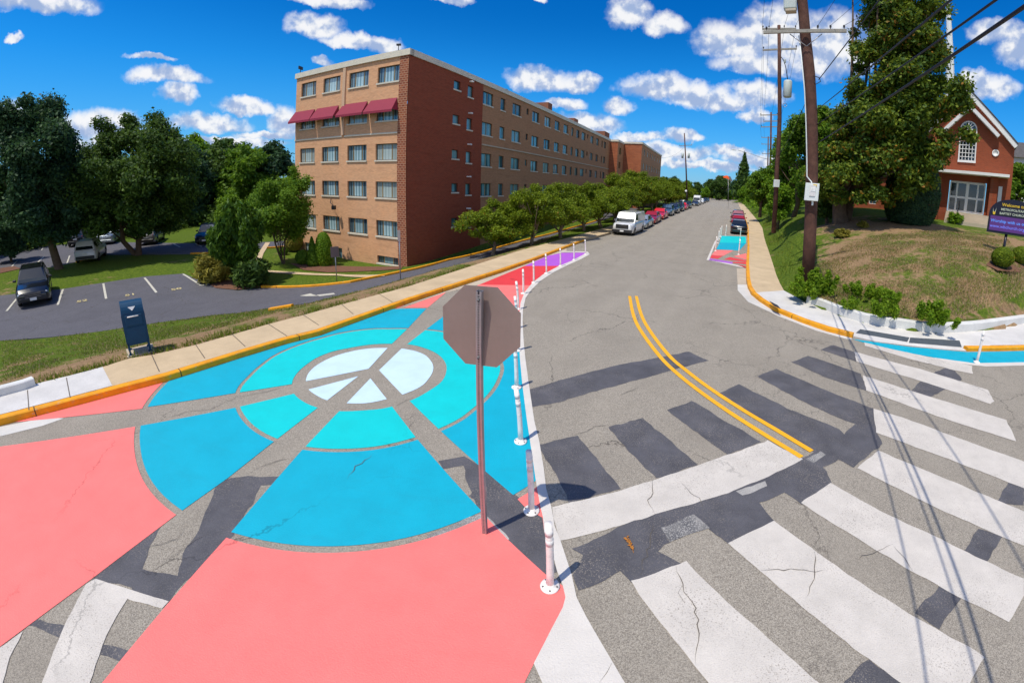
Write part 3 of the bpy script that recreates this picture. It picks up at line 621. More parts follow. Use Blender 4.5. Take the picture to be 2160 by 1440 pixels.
def strip(name, px, wd, m, off, zo=0.):
    L = np.array(spline([G(x, y, zo)[:2] for x, y in px], 5)); t = np.gradient(L, axis=0); t /= np.hypot(t[:, 0], t[:, 1])[:, None]; nr = np.stack([-t[:, 1], t[:, 0]], 1)
    P = list(L + nr * wd / 2) + list((L - nr * wd / 2)[::-1]); return sheet(name, [np.array([*p, 0]) for p in P], Zs, off, m, step=50)
strip('centre_line_marking', [(1328,624.6),(1335,661),(1349,693.7),(1388.4,748),(1424.9,785),(1473.5,824),(1536,868),(1605.4,912.5),(1690.4,964.5)], .115, M['yellow'], .013)
strip('centre_line_marking', [(1342,624.6),(1351.6,661),(1368,693.7),(1409,748),(1449,783),(1497.8,819.8),(1563.7,863),(1640,908.5),(1712,952)], .115, M['yellow'], .013)
# second painted zone beside the far kerb
Z2 = [('cyan', [(1560,650),(1845,660),(1850,735),(1540,730)]), ('blue', [(1540,730),(1850,735),(1790,800),(1770,822),(1500,808)]), ('pink', [(1500,815),(1705,820),(1580,885),(1445,872)]), ('pink', [(1852,855),(1852,928),(1700,890)]),
 ('red', [(1445,876),(1575,887),(1520,918),(1430,910)]), ('red', [(1660,898),(1852,938),(1850,952),(1590,926)]), ('purple', [(1427,915),(1690,958),(1690,978),(1412,938)]), ('red', [(1690,955),(1850,955),(1850,982),(1700,968)]), ('red', [(1735,988),(1845,1003),(1845,1030)]),
 ('line_white', [(1387,932),(1480,720),(1545,640),(1560,645),(1497,725),(1420,925)]), ('line_white', [(1387,932),(1420,925),(1840,1012),(1842,1028)])]
for k, L in Z2: flat('kerb_zone_marking', r4c(L), M[k], .008)

# ------------------------------------------------------------------ kerbs and pavements
kl_near = [p for p in KL if p[1] < 34.5]; kl_far = [p for p in KL if p[1] > 30]
ribbon('kerb', kl_near, .17, 0., Zr, 0., .15, M['kerb_yellow'], seg=.35)
ribbon('kerb', [sl_(s, -10.55) for s in (36.2, 60, 90, 120, 160, 200, 240)], .17, 0., Zr, 0., .15, M['gutter'], seg=4)
def side_poly(a, b): return list(a) + list(b)[::-1]
def offl(L, w):
    L = np.array([p[:2] for p in L]); t = np.gradient(L, axis=0); t /= np.hypot(t[:, 0], t[:, 1])[:, None]; nr = np.stack([-t[:, 1], t[:, 0]], 1); return [np.array([*q, 0]) for q in L + nr * w]
klb = offl(KL, .172)
sheet('pavement', side_poly(klb, GLn), Zr, .148, M['walk_tan'], step=2.5, thick=.2)
slab = [G(x, y, .152) for x, y in [(216.7,774),(237,812.5)]]; kn = [p for p in klb if p[0] < slab[1][0]]; gn = [p for p in GLn if p[0] < slab[0][0]]
sheet('pavement_slab', kn + [slab[1], slab[0]] + gn[::-1], Zr, .153, M['walk_white'], step=2.5)
for a, b in [((140,796),(148,838)),((58,822),(61,864)),((413,727),(432,755)),((566,683),(605,708)),((720,641),(745,662)),((320,748),(336,783)),((490,705),(517,730)),((640,664),(672,685)),((800,620),(828,637))]:
    strip('pavement_joint', [a, ((a[0] + b[0]) / 2, (a[1] + b[1]) / 2), b], .02, M['joint'], .157, .155)
krb = offl(KR, .17)
ribbon('kerb', KR[-13:][:13] if len(KR) > 13 else KR, .19, 0., Zr, 0., .145, M['kerb_yellow'], seg=.3)
ribbon('kerb', [p for p in KR if p[1] > KR[-13][1] - .1], .17, 0., Zr, 0., .14, M['gutter'], seg=3)
# corner pavement between the kerb, the ramp and the ring
j = [i for i, p in enumerate(KR) if p[1] > 18][-1]
straight = krb[:j + 3]; corner = krb[j + 2:]
sheet('pavement', list(straight) + GRn[::-1], Zr, .14, M['walk_tan'], step=2.5, thick=.2)
sheet('pavement', [krb[j + 2]] + corner + [p + np.array([0, .03, 0]) for p in RAMP[1:]] + [p + np.array([0, .2, 0]) for p in RB[1:]] + RING[::-1] + [GRn[-1]], Zap, .004, M['walk_white'], step=.6, thick=.14, gk=.5)
ribbon('retaining_kerb', RING, .28, 0., Zap, 0., .30, M['ring_white'], seg=.4, base=-.05)
ribbon('kerb', RB, .2, 0., Zr, 0., .12, M['kerb_yellow'], seg=.4)
flat('gutter_strip', [(1578,600),(1583,620.4),(1602,636.4),(1634,657),(1691.7,681),(1742.8,698.7),(1797,713),(1794,717),(1723.6,698),(1643.8,667.5),(1578,636.4),(1556,612),(1556,600)], M['gutter_white'], .004)
flat('gutter_strip', [(1554,566),(1573,566),(1574,599.7),(1556,600)], M['gutter'], .0045)
flat('kerb_zone_marking', [(1797,714.7),(1915,731),(2040,742.5),(2160,740),(2230,737),(2230,762),(2160,764),(2052.7,765.8),(1972.8,754.6),(1890,739),(1840,728)], M['blue'], .0065)
flat('kerb_zone_marking', [(1972.8,754.6),(2052.7,765.8),(2160,764),(2230,762),(2230,769),(2160,771),(2080,773),(2052,770.5),(1960,756)], M['line_white'], .009)
for L in ([(1814.7,694),(1918.5,711.5),(1913.7,721),(1805,702)], [(1920,711.5),(2024,717.9),(2028.8,732),(1917,722.7)]):
    sheet('tactile_paving', [A(x, y, .006) for x, y in L], Zap, .009, M['pad'], step=.3, gk=.3)
# car park lines
def tstrip(px, wd, m=None, name='parking_line'):
    L = [T(x, y)[:2] for x, y in px]; a, b = L[0], L[1]; t = (b - a) / np.hypot(*(b - a)); n_ = np.array([-t[1], t[0]]) * wd / 2
    return sheet(name, [np.array([*q, 0]) for q in (a + n_, b + n_, b - n_, a - n_)], Zt, .012, m or M['lot_line'], step=.6)
for a, b in [((218,598),(224,630)),((305,586),(330,617)),((386,578),(424,602)),((424,602),(443,599)),((133,610),(122,643)),((37,628),(14,656))]: tstrip([a, b], .13)
for a, b in [((93,541),(80,553)),((147,539),(141,556)),((37,549),(25,562)),((49,521),(38,532)),((94,518),(87,528)),((365,514),(380,521)),((412,514),(425,520))]: tstrip([a, b], .12)
for L in ([(632,624),(655,619),(672,624)], [(668,622),(704,618),(707,621),(674,625)]):
    sheet('arrow_marking', [T(x, y) for x, y in L], Zt, .013, M['lot_line'], step=.6)
def tribbon(px, name='kerb', m='kerb_yellow', w=.15, h=.12): return ribbon(name, [T(x, y) for x, y in px], w, 0., Zt, .0, h, M[m], seg=.8)
tribbon([(550.6,607),(661.7,605),(739.4,596.7),(817,581.4),(875.6,569),(947.8,549.4),(1020,533),(1074.5,517),(1155.5,496),(1265,464)])
tribbon([(450,534),(403,535.5)]); tribbon([(206.7,537),(160,553)]); tribbon([(563,524),(616,520.5)]); tribbon([(620,646),(572,654)])
sheet('footpath', [T(x, y) for x, y in [(556,570),(614,574),(711.7,578.6),(817,579),(811,583.5),(711,581.8),(614,578.6),(561.7,574.8)]], Zt, .04, M['walk_tan'], step=.8, gk=1.)
sheet('footpath', [T(x, y) for x, y in [(531,566),(548,530),(560,512),(570,512),(556,535),(545,568)]], Zt, .04, M['walk_tan'], step=.8, gk=1.)

ribbon('retaining_kerb', [G(x, y, .15) for x, y in [(-60,858),(0,836),(30,828),(55,821),(76,813)]], .2, 0., Zr, .15, .17, M['ring_white'], seg=.2, base=-.2)
M['drain'] = mat('cast_iron', (.05, .05, .05), .6, metal=.4)
sheet('drain_grate', [A(x, y, .15) for x, y in [(1622,634),(1640,643),(1648,652),(1632,645)]], Zap, .152, M['drain'], step=.3)

M['crack'] = mat('road_crack', (.11, .095, .08), .95)
for L in [[(1425,1190),(1440,1230),(1455,1262),(1468,1280),(1472,1320),(1470,1370),(1466,1400)],[(1440,1232),(1428,1250),(1445,1275)],[(1605,1203),(1640,1200),(1680,1202),(1720,1208),(1740,1202)],[(1376,1012),(1378,1040),(1367,1056),(1372,1075),(1382,1088)],[(1435,1018),(1455,1040),(1475,1052),(1482,1072)],
  [(350,882),(400,868),(440,865),(500,838),(560,827),(600,816)],[(517,1004),(540.6,989),(583,973),(618,966)],[(299.5,1159),(350,1144.5),(377,1134.8),(389,1113)],[(342,1189),(385,1160),(412,1140.6),(440,1128)],[(832,859.5),(850,848),(872.8,838)],[(853,886.7),(884.5,871)],[(915.6,785.6),(941,776)],
  [(1209.7,918.7),(1237,910),(1258,899.6),(1286,897)],[(1352,814.5),(1327.7,825),(1307,835)],[(1376.6,1100),(1372,1152.8),(1358,1183),(1350,1214)],[(1263.6,1440),(1282,1421.6),(1291,1397)],[(1881.5,1148.4),(1852,1162),(1829,1170),(1801.7,1181.4)],[(1881.5,1148.4),(1902.9,1175.6),(1926,1206.7)],
  [(732.8,1011),(752,984),(779.5,964.5),(786,958)],[(1700,1260),(1720,1210),(1716,1160)]]:
    P = [G(x, y)[:2] for x, y in L]; Q = np.array(resample(P, .07, False)); k = len(Q); Q[1:-1] += _jr.normal(size=(k - 2, 2)) * .012; t = np.gradient(Q, axis=0); t /= np.hypot(t[:, 0], t[:, 1])[:, None] + 1e-9; nr = np.stack([-t[:, 1], t[:, 0]], 1)
    w = (.0025 + .0035 * _jr.random(k)) * np.minimum(1, np.minimum(np.arange(k) + .3, np.arange(k)[::-1] + .3) / 3); V = []; Fq = []
    for q, n_, ww in zip(Q, nr, w): 
        for sgn in (1, -1): p = q + n_ * ww * sgn; V.append((p[0], p[1], float(Zs(p[0], p[1])) + .0145))
    Fq = [(2 * i, 2 * i + 1, 2 * i + 3, 2 * i + 2) for i in range(k - 1)]; o = MB().add(V, Fq).build('road_crack', M['crack']); o['kind'] = 'structure'
# ------------------------------------------------------------------ building materials
def brick(name, c1_, c2_, mortar, scale=1., streak=.5, bw=.24, bh=.078, ms=.012):
    def f(nt, b):
        uv = nt.uv(); n = nt.n.new('ShaderNodeTexBrick'); nt.put(n.inputs['Vector'], uv); n.inputs['Scale'].default_value = 1.; n.inputs['Brick Width'].default_value = bw; n.inputs['Row Height'].default_value = bh
        n.inputs['Mortar Size'].default_value = ms; n.inputs['Color1'].default_value = c4(c1_); n.inputs['Color2'].default_value = c4(c2_); n.inputs['Mortar'].default_value = c4(mortar); n.inputs['Bias'].default_value = 0
        sc = nt.vec('MULTIPLY', uv, (.35, 2.6, 1)); s = nt.noise(sc, 1.3, 5, .7); big = nt.noise(uv, .5, 4, .6)
        c = nt.mix(nt.math('MULTIPLY', nt.smap(s, .5, .72), streak), n.outputs[0], tuple(x * .55 for x in c1_)); c = nt.mix(nt.math('MULTIPLY', nt.smap(big, .48, .7), streak * .5), c, tuple(min(1, x * 1.3) for x in c2_))
        nt.put(b.inputs['Base Color'], c); nt.put(b.inputs['Normal'], nt.bump(n.outputs[1], -.35, .01))
    return mat(name, c1_, .85, spec=.2, build=f)
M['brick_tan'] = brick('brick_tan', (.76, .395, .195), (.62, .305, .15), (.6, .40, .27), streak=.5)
M['brick_tan_shade'] = brick('brick_tan_shaded', (.47, .235, .12), (.37, .18, .09), (.36, .22, .13), streak=.5)  # same tan brick, its colour darkened to carry the street side's shade
M['brick_red'] = brick('brick_red', (.31, .058, .024), (.23, .042, .018), (.24, .10, .06), streak=.35)
M['brick_end'] = brick('brick_orange_red', (.42, .135, .06), (.32, .095, .045), (.3, .16, .1), streak=.3, bh=.24, bw=.6)
M['brick_quoin'] = brick('brick_quoin', (.33, .095, .045), (.20, .05, .03), (.42, .24, .15), streak=.2, ms=.022, bh=.15, bw=.3)
M['brick_church'] = brick('brick_church', (.33, .066, .024), (.25, .05, .02), (.24, .1, .06), streak=.3)
M['limestone'] = noisy('limestone', (.62, .57, .47), .8, .12, 3)
M['fascia'] = noisy('fascia_paint', (.66, .61, .5), .7, .12, 2)
M['frame_dark'] = noisy('window_frame', (.05, .042, .035), .5, .2, 5)
M['frame_gold'] = noisy('window_mullion', (.33, .22, .09), .5, .2, 5)
M['white_trim'] = noisy('white_trim', (.78, .78, .76), .55, .06, 3)
M['roof_dark'] = noisy('roof_shingle', (.09, .085, .085), .9, .3, 4, bumpk=.3)
M['roof_flat'] = noisy('flat_roof', (.2, .2, .2), .9, .2, 1)
M['awning'] = noisy('awning_canvas', (.25, .022, .05), .75, .08, 4)
def glass_m(name, tint, curtain, amt, seed=0., rough=.07):
    def f(nt, b):
        v = nt.obj(); w = nt.n.new('ShaderNodeTexWave'); nt.put(w.inputs['Vector'], nt.vec('MULTIPLY', v, (1, 1, .15))); w.inputs['Scale'].default_value = 1.1; w.inputs['Distortion'].default_value = 3.; w.inputs['Detail'].default_value = 2
        oi = nt.n.new('ShaderNodeObjectInfo'); rnd = oi.outputs['Random']
        k = nt.smap(nt.math('ADD', w.outputs['Fac'], nt.math('MULTIPLY', nt.math('SUBTRACT', rnd, .5), .7)), .25, .6)
        c = nt.mix(nt.math('MULTIPLY', nt.math('MULTIPLY', k, amt), nt.smap(rnd, .12, .3, .25, 1.)), tint, curtain); c = nt.mix(nt.math('MULTIPLY', nt.math('GREATER_THAN', nt.math('FRACT', nt.math('MULTIPLY', rnd, 17.3)), .72), .6), c, (.42, .47, .44, 1) if amt > .8 else (.2, .36, .38, 1)); nt.put(b.inputs['Base Color'], c)
    return mat(name, tint, rough, spec=.8, build=f)
M['glass_win'] = glass_m('window_glass', (.035, .06, .08), (.16, .25, .30), .9)
M['glass_win_dark'] = glass_m('window_glass_shade', (.03, .09, .11), (.17, .42, .48), .75)
M['glass_bright'] = glass_m('window_glass_blind', (.16, .27, .32), (.40, .56, .62), .95)
M['glass_blk'] = mat('dark_glass', (.012, .018, .022), .06, spec=.9)
M['metal_dark'] = noisy('dark_metal', (.05, .05, .055), .45, .2, 5, metal=.6)

class Face:
    """a vertical wall plane: origin at u=0, dirn along the wall, outward normal."""
    def __init__(s, o, d, n): s.o = Vector(o); s.d = Vector(d).normalized(); s.n = Vector(n).normalized()
    def p(s, u, z, out=0.): return tuple(s.o + s.d * u + s.n * out + Vector((0, 0, z)))
def wall(name, face, u0, u1, z0, z1, holes, material, parent, depth=.16, label=None):
    us = sorted(set([u0, u1] + [h[0] for h in holes] + [h[1] for h in holes])); zs = sorted(set([z0, z1] + [h[2] for h in holes] + [h[3] for h in holes]))
    us = [u for u in us if u0 <= u <= u1]; zs = [z for z in zs if z0 <= z <= z1]
    V = []; Fc = []; U = []
    def quad(a, b, c, d):
        o = len(V)
        for (u, z, dd) in (a, b, c, d): V.append(face.p(u, z, dd)); U.append((u + dd, z))
        Fc.append((o, o + 1, o + 2, o + 3))
    for i in range(len(us) - 1):
        for k in range(len(zs) - 1):
            cu = (us[i] + us[i + 1]) / 2; cz = (zs[k] + zs[k + 1]) / 2
            if any(h[0] < cu < h[1] and h[2] < cz < h[3] for h in holes): continue
            quad((us[i], zs[k], 0), (us[i + 1], zs[k], 0), (us[i + 1], zs[k + 1], 0), (us[i], zs[k + 1], 0))
    for a, b, c, d in holes:
        quad((a, c, 0), (a, c, -depth), (a, d, -depth), (a, d, 0)); quad((b, c, 0), (b, d, 0), (b, d, -depth), (b, c, -depth))
        quad((a, d, 0), (a, d, -depth), (b, d, -depth), (b, d, 0)); quad((a, c, 0), (b, c, 0), (b, c, -depth), (a, c, -depth))
    me = bpy.data.meshes.new(name); me.from_pydata(V, [], Fc); me.materials.append(material)
    ul = me.uv_layers.new(name='UVMap')
    for lp in me.loops: ul.data[lp.index].uv = U[lp.vertex_index]
    me.update(); o = bpy.data.objects.new(name, me); COL.objects.link(o)
    if parent: o.parent = parent
    if label: o['label'] = label
    return o
def fbox(mb, face, u0, u1, z0, z1, d0, d1, mi=0):
    vs = [face.p(u, z, d) for u in (u0, u1) for z in (z0, z1) for d in (d0, d1)]
    return mb.add(vs, [(0, 1, 3, 2), (4, 6, 7, 5), (0, 4, 5, 1), (2, 3, 7, 6), (0, 2, 6, 4), (1, 5, 7, 3)], mi)
def window(face, a, b, c, d, parent, sill=True, mull=(.28, .72), glass='glass_win', depth=.16, hbar=None, frame='frame_dark', mcol=1, name='window'):
    mb = MB(); t = .05; fr = -depth + .02
    fbox(mb, face, a, a + t, c, d, fr - .03, fr + .03); fbox(mb, face, b - t, b, c, d, fr - .03, fr + .03); fbox(mb, face, a + t, b - t, d - t, d, fr - .03, fr + .03); fbox(mb, face, a + t, b - t, c, c + t, fr - .03, fr + .03)
    for m in mull:
        x = a + (b - a) * m; fbox(mb, face, x - .025, x + .025, c + t, d - t, fr - .02, fr + .025, mcol)
    if hbar: z = c + (d - c) * hbar; fbox(mb, face, a + t, b - t, z - .02, z + .02, fr - .015, fr + .015, mcol)
    w = mb.build(name, [M[frame], M['frame_gold']], parent, fixn=True)
    ms = [0.] + [m for m in mull] + [1.]; g = MB()
    for i in range(len(ms) - 1):
        x0, x1 = a + .025 + (b - a - .05) * ms[i], a + .025 + (b - a - .05) * ms[i + 1]; mid_ = (len(ms) == 4 and i == 1)
        g.add([face.p(x0, c + .025, fr - .01), face.p(x1, c + .025, fr - .01), face.p(x1, d - .025, fr - .01), face.p(x0, d - .025, fr - .01)], [(0, 1, 2, 3)], 1 if mid_ else 0)
    g = g.build('pane', [M[glass], M['glass_bright'] if glass == 'glass_win' else M[glass]], w)
    if sill: fbox(MB(), face, a - .06, b + .06, c - .09, c + .015, -.1, .07).build('sill', M['limestone'], w, fixn=True)
    return w

# ------------------------------------------------------------------ the long brick apartment block
blk = empty('apartment_building', tuple(UV(30, -25, -2.2)), 0, 'long five storey tan and dark red brick apartment block with burgundy awnings', 'building')
bpar = None
def setp(o):  # children stay in world coordinates under the Empty
    return o
blkM = blk.matrix_basis.copy()
parts_before = set(bpy.data.objects)
TOP = 12.12
dA = Vector((v0[0], v0[1], 0)); nA = Vector((-u0[0], -u0[1], 0)); dB = Vector((u0[0], u0[1], 0)); nB = Vector((v0[0], v0[1], 0))
FA = Face(tuple(UV(20.3, 0)), dA, nA)        # u coordinate on this face = v
FB = Face(tuple(UV(0, -19.15)), dB, nB)      # u coordinate = u
cols = [(-31.17, -29.12), (-28.18, -26.1), (-25.08, -22.98), (-22.06, -19.98)]
tops = [11.62, 9.0, 6.32, 3.73, 1.03]
holesA = [(a, b, t - 1.13, t) for (a, b) in cols for t in tops]
for (a, b, c, d) in [(-30.9, -28.9, -2.6, -1.35), (-28.0, -25.96, -2.55, -1.38), (-22.06, -19.98, -2.05, -1.5)]: holesA.append((a, b, c, d))
wall('wall', FA, -31.9, -19.97, -2.6, TOP, [h for h in holesA if h[1] < -19.5 and h[1] > -40 and h[1] <= -19.97], M['brick_tan'], blk)
wall('corner_pier', Face(FA.p(0, 0, .03), dA, nA), -19.965, -19.15, -2.6, TOP, [], M['brick_quoin'], blk)
wall('side_wall', Face(tuple(UV(0, -31.9)), -dB, -nB), -60, -20.3, -3, TOP, [], M['brick_tan'], blk)
for h in holesA: window(FA, *h, blk, glass='glass_win')
HB = []
for t in tops[:5]: HB += [(25.2, 26.05, t - .75, t - .05), (27.05, 27.8, t - .98, t - .05)]
wall('wall', Face(FB.p(0, 0, .03), dB, nB), 20.27, 29.3, -2.6, TOP, HB, M['brick_red'], blk, label='dark red brick end bay')
for h in HB: window(Face(FB.p(0, 0, .03), dB, nB), *h, blk, mull=(), glass='glass_win_dark')
HB2 = []; pat = [(29.35, 31.0), (32.3, 33.2), (34.6, 36.4), (37.62, 38.15), (39.0, 40.75), (42.25, 43.95), (45.3, 46.9), (48.3, 49.9), (51.2, 52.05), (53.2, 54.5), (55.6, 57.2), (58.1, 58.7), (59.9, 61.4), (62.9, 64.4), (66.2, 66.9), (67.6, 69.0)]
for i, t in enumerate(tops[:4]):
    for (a, b) in pat: HB2.append((a, b, t - (.62 if b - a < .7 else 1.12), t))
wall('wall', FB, 29.3, 71.6, -2.0, TOP, HB2, M['brick_tan_shade'], blk, label='tan brick street side with shade in its colour')
for h in HB2: window(FB, *h, blk, mull=((.5,) if h[1] - h[0] > 1 else ()), glass='glass_win_dark', sill=h[1] - h[0] > .7 and h[0] < 50)
# stone course, fascia, roof
mb = MB(); fbox(mb, FA, -31.95, -25.7, 6.97, 7.07, -.02, .06); fbox(mb, FA, -25.4, -19.97, 6.97, 7.07, -.02, .06); mb.build('stone_course', M['limestone'], blk, fixn=True); fbox(MB(), FB, 29.33, 71.6, 6.98, 7.1, -.02, .09).build('brick_course', M['gutter'], blk, fixn=True)
mb = MB(); fbox(mb, FA, -32.02, -19.03, TOP, TOP + .42, -.3, .12); fbox(mb, FB, 20.3, 71.6, TOP, TOP + .42, -.3, .12); mb.build('fascia', M['fascia'], blk, fixn=True)
q = [UV(20.5, -31.9, TOP + .3), UV(20.5, -19.4, TOP + .3), UV(71.6, -19.4, TOP + .3), UV(71.6, -31.9, TOP + .3)]
MB().add([tuple(x) for x in q], [(0, 1, 2, 3)]).build('roof', M['roof_flat'], blk)
mb = MB(); fbox(mb, FA, -25.72, -25.42, 7.1, TOP, 0, .10); mb.build('pilaster', M['brick_tan'], blk, fixn=True)
FD = [(12.1, 4.), (9.5, 4.0), (6.9, 4.)]
for z in (11.9, 9.35, 6.85, 4.25, 1.65):
    mb = MB(); c = Face(FB.p(0, 0, .03), dB, nB); fbox(mb, c, 27.2, 27.45, z - .05, z + .05, 0, .3); mb.build('exhaust_hood', M['white_trim'], blk, fixn=True)
for (a, b) in [(-32.05, -29.05), (-28.98, -26.05), (-25.75, -22.85), (-22.75, -19.95)]:
    mb = MB(); zt, zb, pr = 9.36, 8.5, .62
    P = [FA.p(a + .12, zt, .02), FA.p(b - .12, zt, .02), FA.p(b, zb, pr), FA.p(a, zb, pr), FA.p(a, zb, .02), FA.p(b, zb, .02), FA.p(b, zb - .16, pr), FA.p(a, zb - .16, pr)]
    mb.add(P, [(0, 3, 2, 1), (0, 4, 3), (1, 2, 5), (3, 7, 6, 2)]); mb.build('awning', M['awning'], blk)
for (u, w_, d_, h) in [(44, 1.2, 3, .9), (54, 1.6, 2.5, .7), (70, 3.2, 3, 1.0), (36, .3, .3, .8)]:
    c = UV(u, -20.8, TOP + .4 + h / 2); MB().box((0, 0, 0), (d_, w_, h), M=Matrix.Translation(c) @ Matrix.Rotation(-R_(19.6), 4, 'Z')).build('roof_chimney', M['brick_red'], blk)
mb = MB(); p = FA.p(-31.6, TOP + .4, -.1); mb.tube([p, (p[0], p[1], p[2] + .5)], .03, 6); mb.box((p[0], p[1], p[2] + .5), (.1, .5, .25)); mb.build('roof_camera', M['metal_dark'], blk); mb = MB(); p = FA.p(-20.1, TOP + .4, .1); mb.tube([p, (p[0], p[1], p[2] + .45)], .025, 6); mb.box((p[0], p[1], p[2] + .4), (.3, .12, .12)); mb.build('roof_camera', M['metal_dark'], blk)
mb = MB(); p = FA.p(-27, 2.35, .05); mb.tube([p, FA.p(-26.7, 2.1, .35), FA.p(-26.2, 1.9, .5)], .03, 6); mb.box(FA.p(-26.1, 1.75, .5), (.25, .25, .3)); mb.build('wall_lamp', M['metal_dark'], blk)
mb = MB(); mb.tube([FA.p(-31.85, 3.2, .1), FA.p(-31.85, 2.9, .25)], .05, 6); mb.build('security_camera', M['white_trim'], blk)
# the farther wing: a second block joined on
wing = empty('apartment_wing', tuple(UV(90, -16, -1)), 0, 'red brick rear wing with blank end walls at the far end of the street', 'building')
def wv(name, u, va, vb, z1, m): return wall(name, Face(tuple(UV(u, 0)), dA, nA), va, vb, -1.5, z1, [], M[m], wing)
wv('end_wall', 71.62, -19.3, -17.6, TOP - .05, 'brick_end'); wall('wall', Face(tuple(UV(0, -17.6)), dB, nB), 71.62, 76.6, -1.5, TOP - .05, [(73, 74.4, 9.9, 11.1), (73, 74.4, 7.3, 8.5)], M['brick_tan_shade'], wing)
wv('end_wall', 76.6, -17.6, -14.06, TOP + .15, 'brick_end')
HW = [(a, a + 1.5, z, z + 1.15) for a in (79, 83, 86.5, 90, 93.5, 98, 102) for z in (10.3, 7.6, 4.9)]
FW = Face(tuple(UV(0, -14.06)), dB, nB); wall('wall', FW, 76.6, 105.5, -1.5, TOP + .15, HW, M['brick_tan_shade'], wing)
for h in HW: window(FW, *h, wing, mull=(), sill=False, glass='glass_win_dark', frame='white_trim')
mb = MB(); fbox(mb, Face(tuple(UV(71.62, 0)), dA, nA), -19.3, -17.5, TOP - .05, TOP + .3, -.3, .1); fbox(mb, Face(tuple(UV(0, -17.6)), dB, nB), 71.62, 76.6, TOP - .05, TOP + .3, -.3, .1); fbox(mb, Face(tuple(UV(76.6, 0)), dA, nA), -17.6, -13.95, TOP + .15, TOP + .5, -.3, .12); fbox(mb, FW, 76.6, 105.5, TOP + .15, TOP + .5, -.3, .12); mb.build('fascia', M['fascia'], wing, fixn=True)
MB().add([tuple(x) for x in (UV(71.62, -31, TOP + .2), UV(71.62, -17.6, TOP + .2), UV(105.5, -17.6, TOP + .2), UV(105.5, -31, TOP + .2))], [(0, 1, 2, 3)]).add([tuple(x) for x in (UV(76.6, -31, TOP + .4), UV(76.6, -14.1, TOP + .4), UV(105.5, -14.1, TOP + .4), UV(105.5, -31, TOP + .4))], [(0, 1, 2, 3)]).build('roof', M['roof_flat'], wing)
wall('wall', Face(tuple(UV(105.5, 0)), -dA, -nA), 14.06, 31, -1.5, TOP + .15, [], M['brick_red'], wing)

# ------------------------------------------------------------------ the church
chq = empty('church', tuple(polar(52, 45, 3)), 0, 'red brick church with white gable trim, tall white spire and porch steps', 'church')
AZC = R_(51.3); nC = Vector((-math.sin(AZC), -math.cos(AZC), 0)); dC = Vector((math.cos(AZC), -math.sin(AZC), 0)); oC = Vector((math.sin(AZC) * 41, math.cos(AZC) * 41, 0))
FC = Face(oC, dC, nC)
def onC(px, py, back=0.):
    q = ontoplane(px, py, tuple(oC - nC * back), tuple(nC)); return (Vector(q) - oC).dot(dC), q[2]
ux, zx = onC(2040, 187); ur, zr = onC(2141, 300); ul_ = 2 * ux - ur
gz = 2.2
def gable_wall(name, F_, ua, ub, z0, zeave, zap, uap, holes, m, parent):
    o = wall(name, F_, ua, ub, z0, zeave, holes, M[m], parent)
    me = bpy.data.meshes.new('gable'); me.from_pydata([F_.p(ua, zeave), F_.p(ub, zeave), F_.p(uap, zap)], [], [(0, 1, 2)]); me.materials.append(M[m]); ul = me.uv_layers.new(name='UVMap')
    for lp, uvv in zip(me.loops, [(ua, zeave), (ub, zeave), (uap, zap)]): ul.data[lp.index].uv = uvv
    g = bpy.data.objects.new('gable', me); COL.objects.link(g); g.parent = parent; return o
wl, wzt = onC(2027, 256); wr_, wzb = onC(2056, 340); dl, dz0 = onC(2003, 445); drr, dz1 = onC(2072, 391); 
dz1 = onC(2003, 383)[1]
cu, cz = onC(2100, 323)
holesC = [(wl, wr_, wzb, wzt - (wr_ - wl) / 2), (dl - .25, drr + .35, dz0 - .05, dz1 + .12)]
gable_wall('wall', FC, ul_, ur, gz, zr - .15, zx - .25, ux, holesC, 'brick_church', chq)
# arched head of the tall window
rr_ = (wr_ - wl) / 2; zc_ = wzt - rr_; uc_ = (wl + wr_) / 2
mb = MB(); N = 14; arc = [(uc_ + rr_ * math.cos(math.pi * i / N), zc_ + rr_ * math.sin(math.pi * i / N)) for i in range(N + 1)]
mb.add([FC.p(u, z, .01) for u, z in arc], [tuple(range(N + 1))]); mb.build('fanlight', M['glass_blk'], chq)
wdw = window(FC, wl, wr_, wzb, zc_, chq, mull=(.2, .4, .6, .8), glass='glass_blk', frame='white_trim', sill=False, name='arched_window')
wdw.data.materials[1] = M['white_trim']
mb = MB()
for k in range(1, 8): z = wzb + (zc_ - wzb) * k / 8; fbox(mb, FC, wl, wr_, z - .025, z + .025, -.13, -.09)
for i in range(N): mb.tube([FC.p(*arc[i], .03), FC.p(*arc[i + 1], .03)], .06, 6)
fbox(mb, FC, wl - .06, wl + .02, wzb - .1, zc_, -.05, .05); fbox(mb, FC, wr_ - .02, wr_ + .06, wzb - .1, zc_, -.05, .05); fbox(mb, FC, wl - .08, wr_ + .08, wzb - .16, wzb, -.05, .1); fbox(mb, FC, wl, wr_, zc_ - .05, zc_ + .05, -.02, .05)
for i in (3, 5, 7, 9, 11): mb.tube([FC.p(uc_, zc_, .03), FC.p(*arc[i], .03)], .03, 5)
mb.build('window_trim', M['white_trim'], wdw)
mb = MB(); mb.lathe([(.28, 0), (.28, .08), (.2, .08), (.2, .02)], 16, M=Matrix.Translation(FC.p(cu, cz)) @ nC.to_track_quat('Z', 'Y').to_matrix().to_4x4()); mb.build('round_window', M['white_trim'], chq)
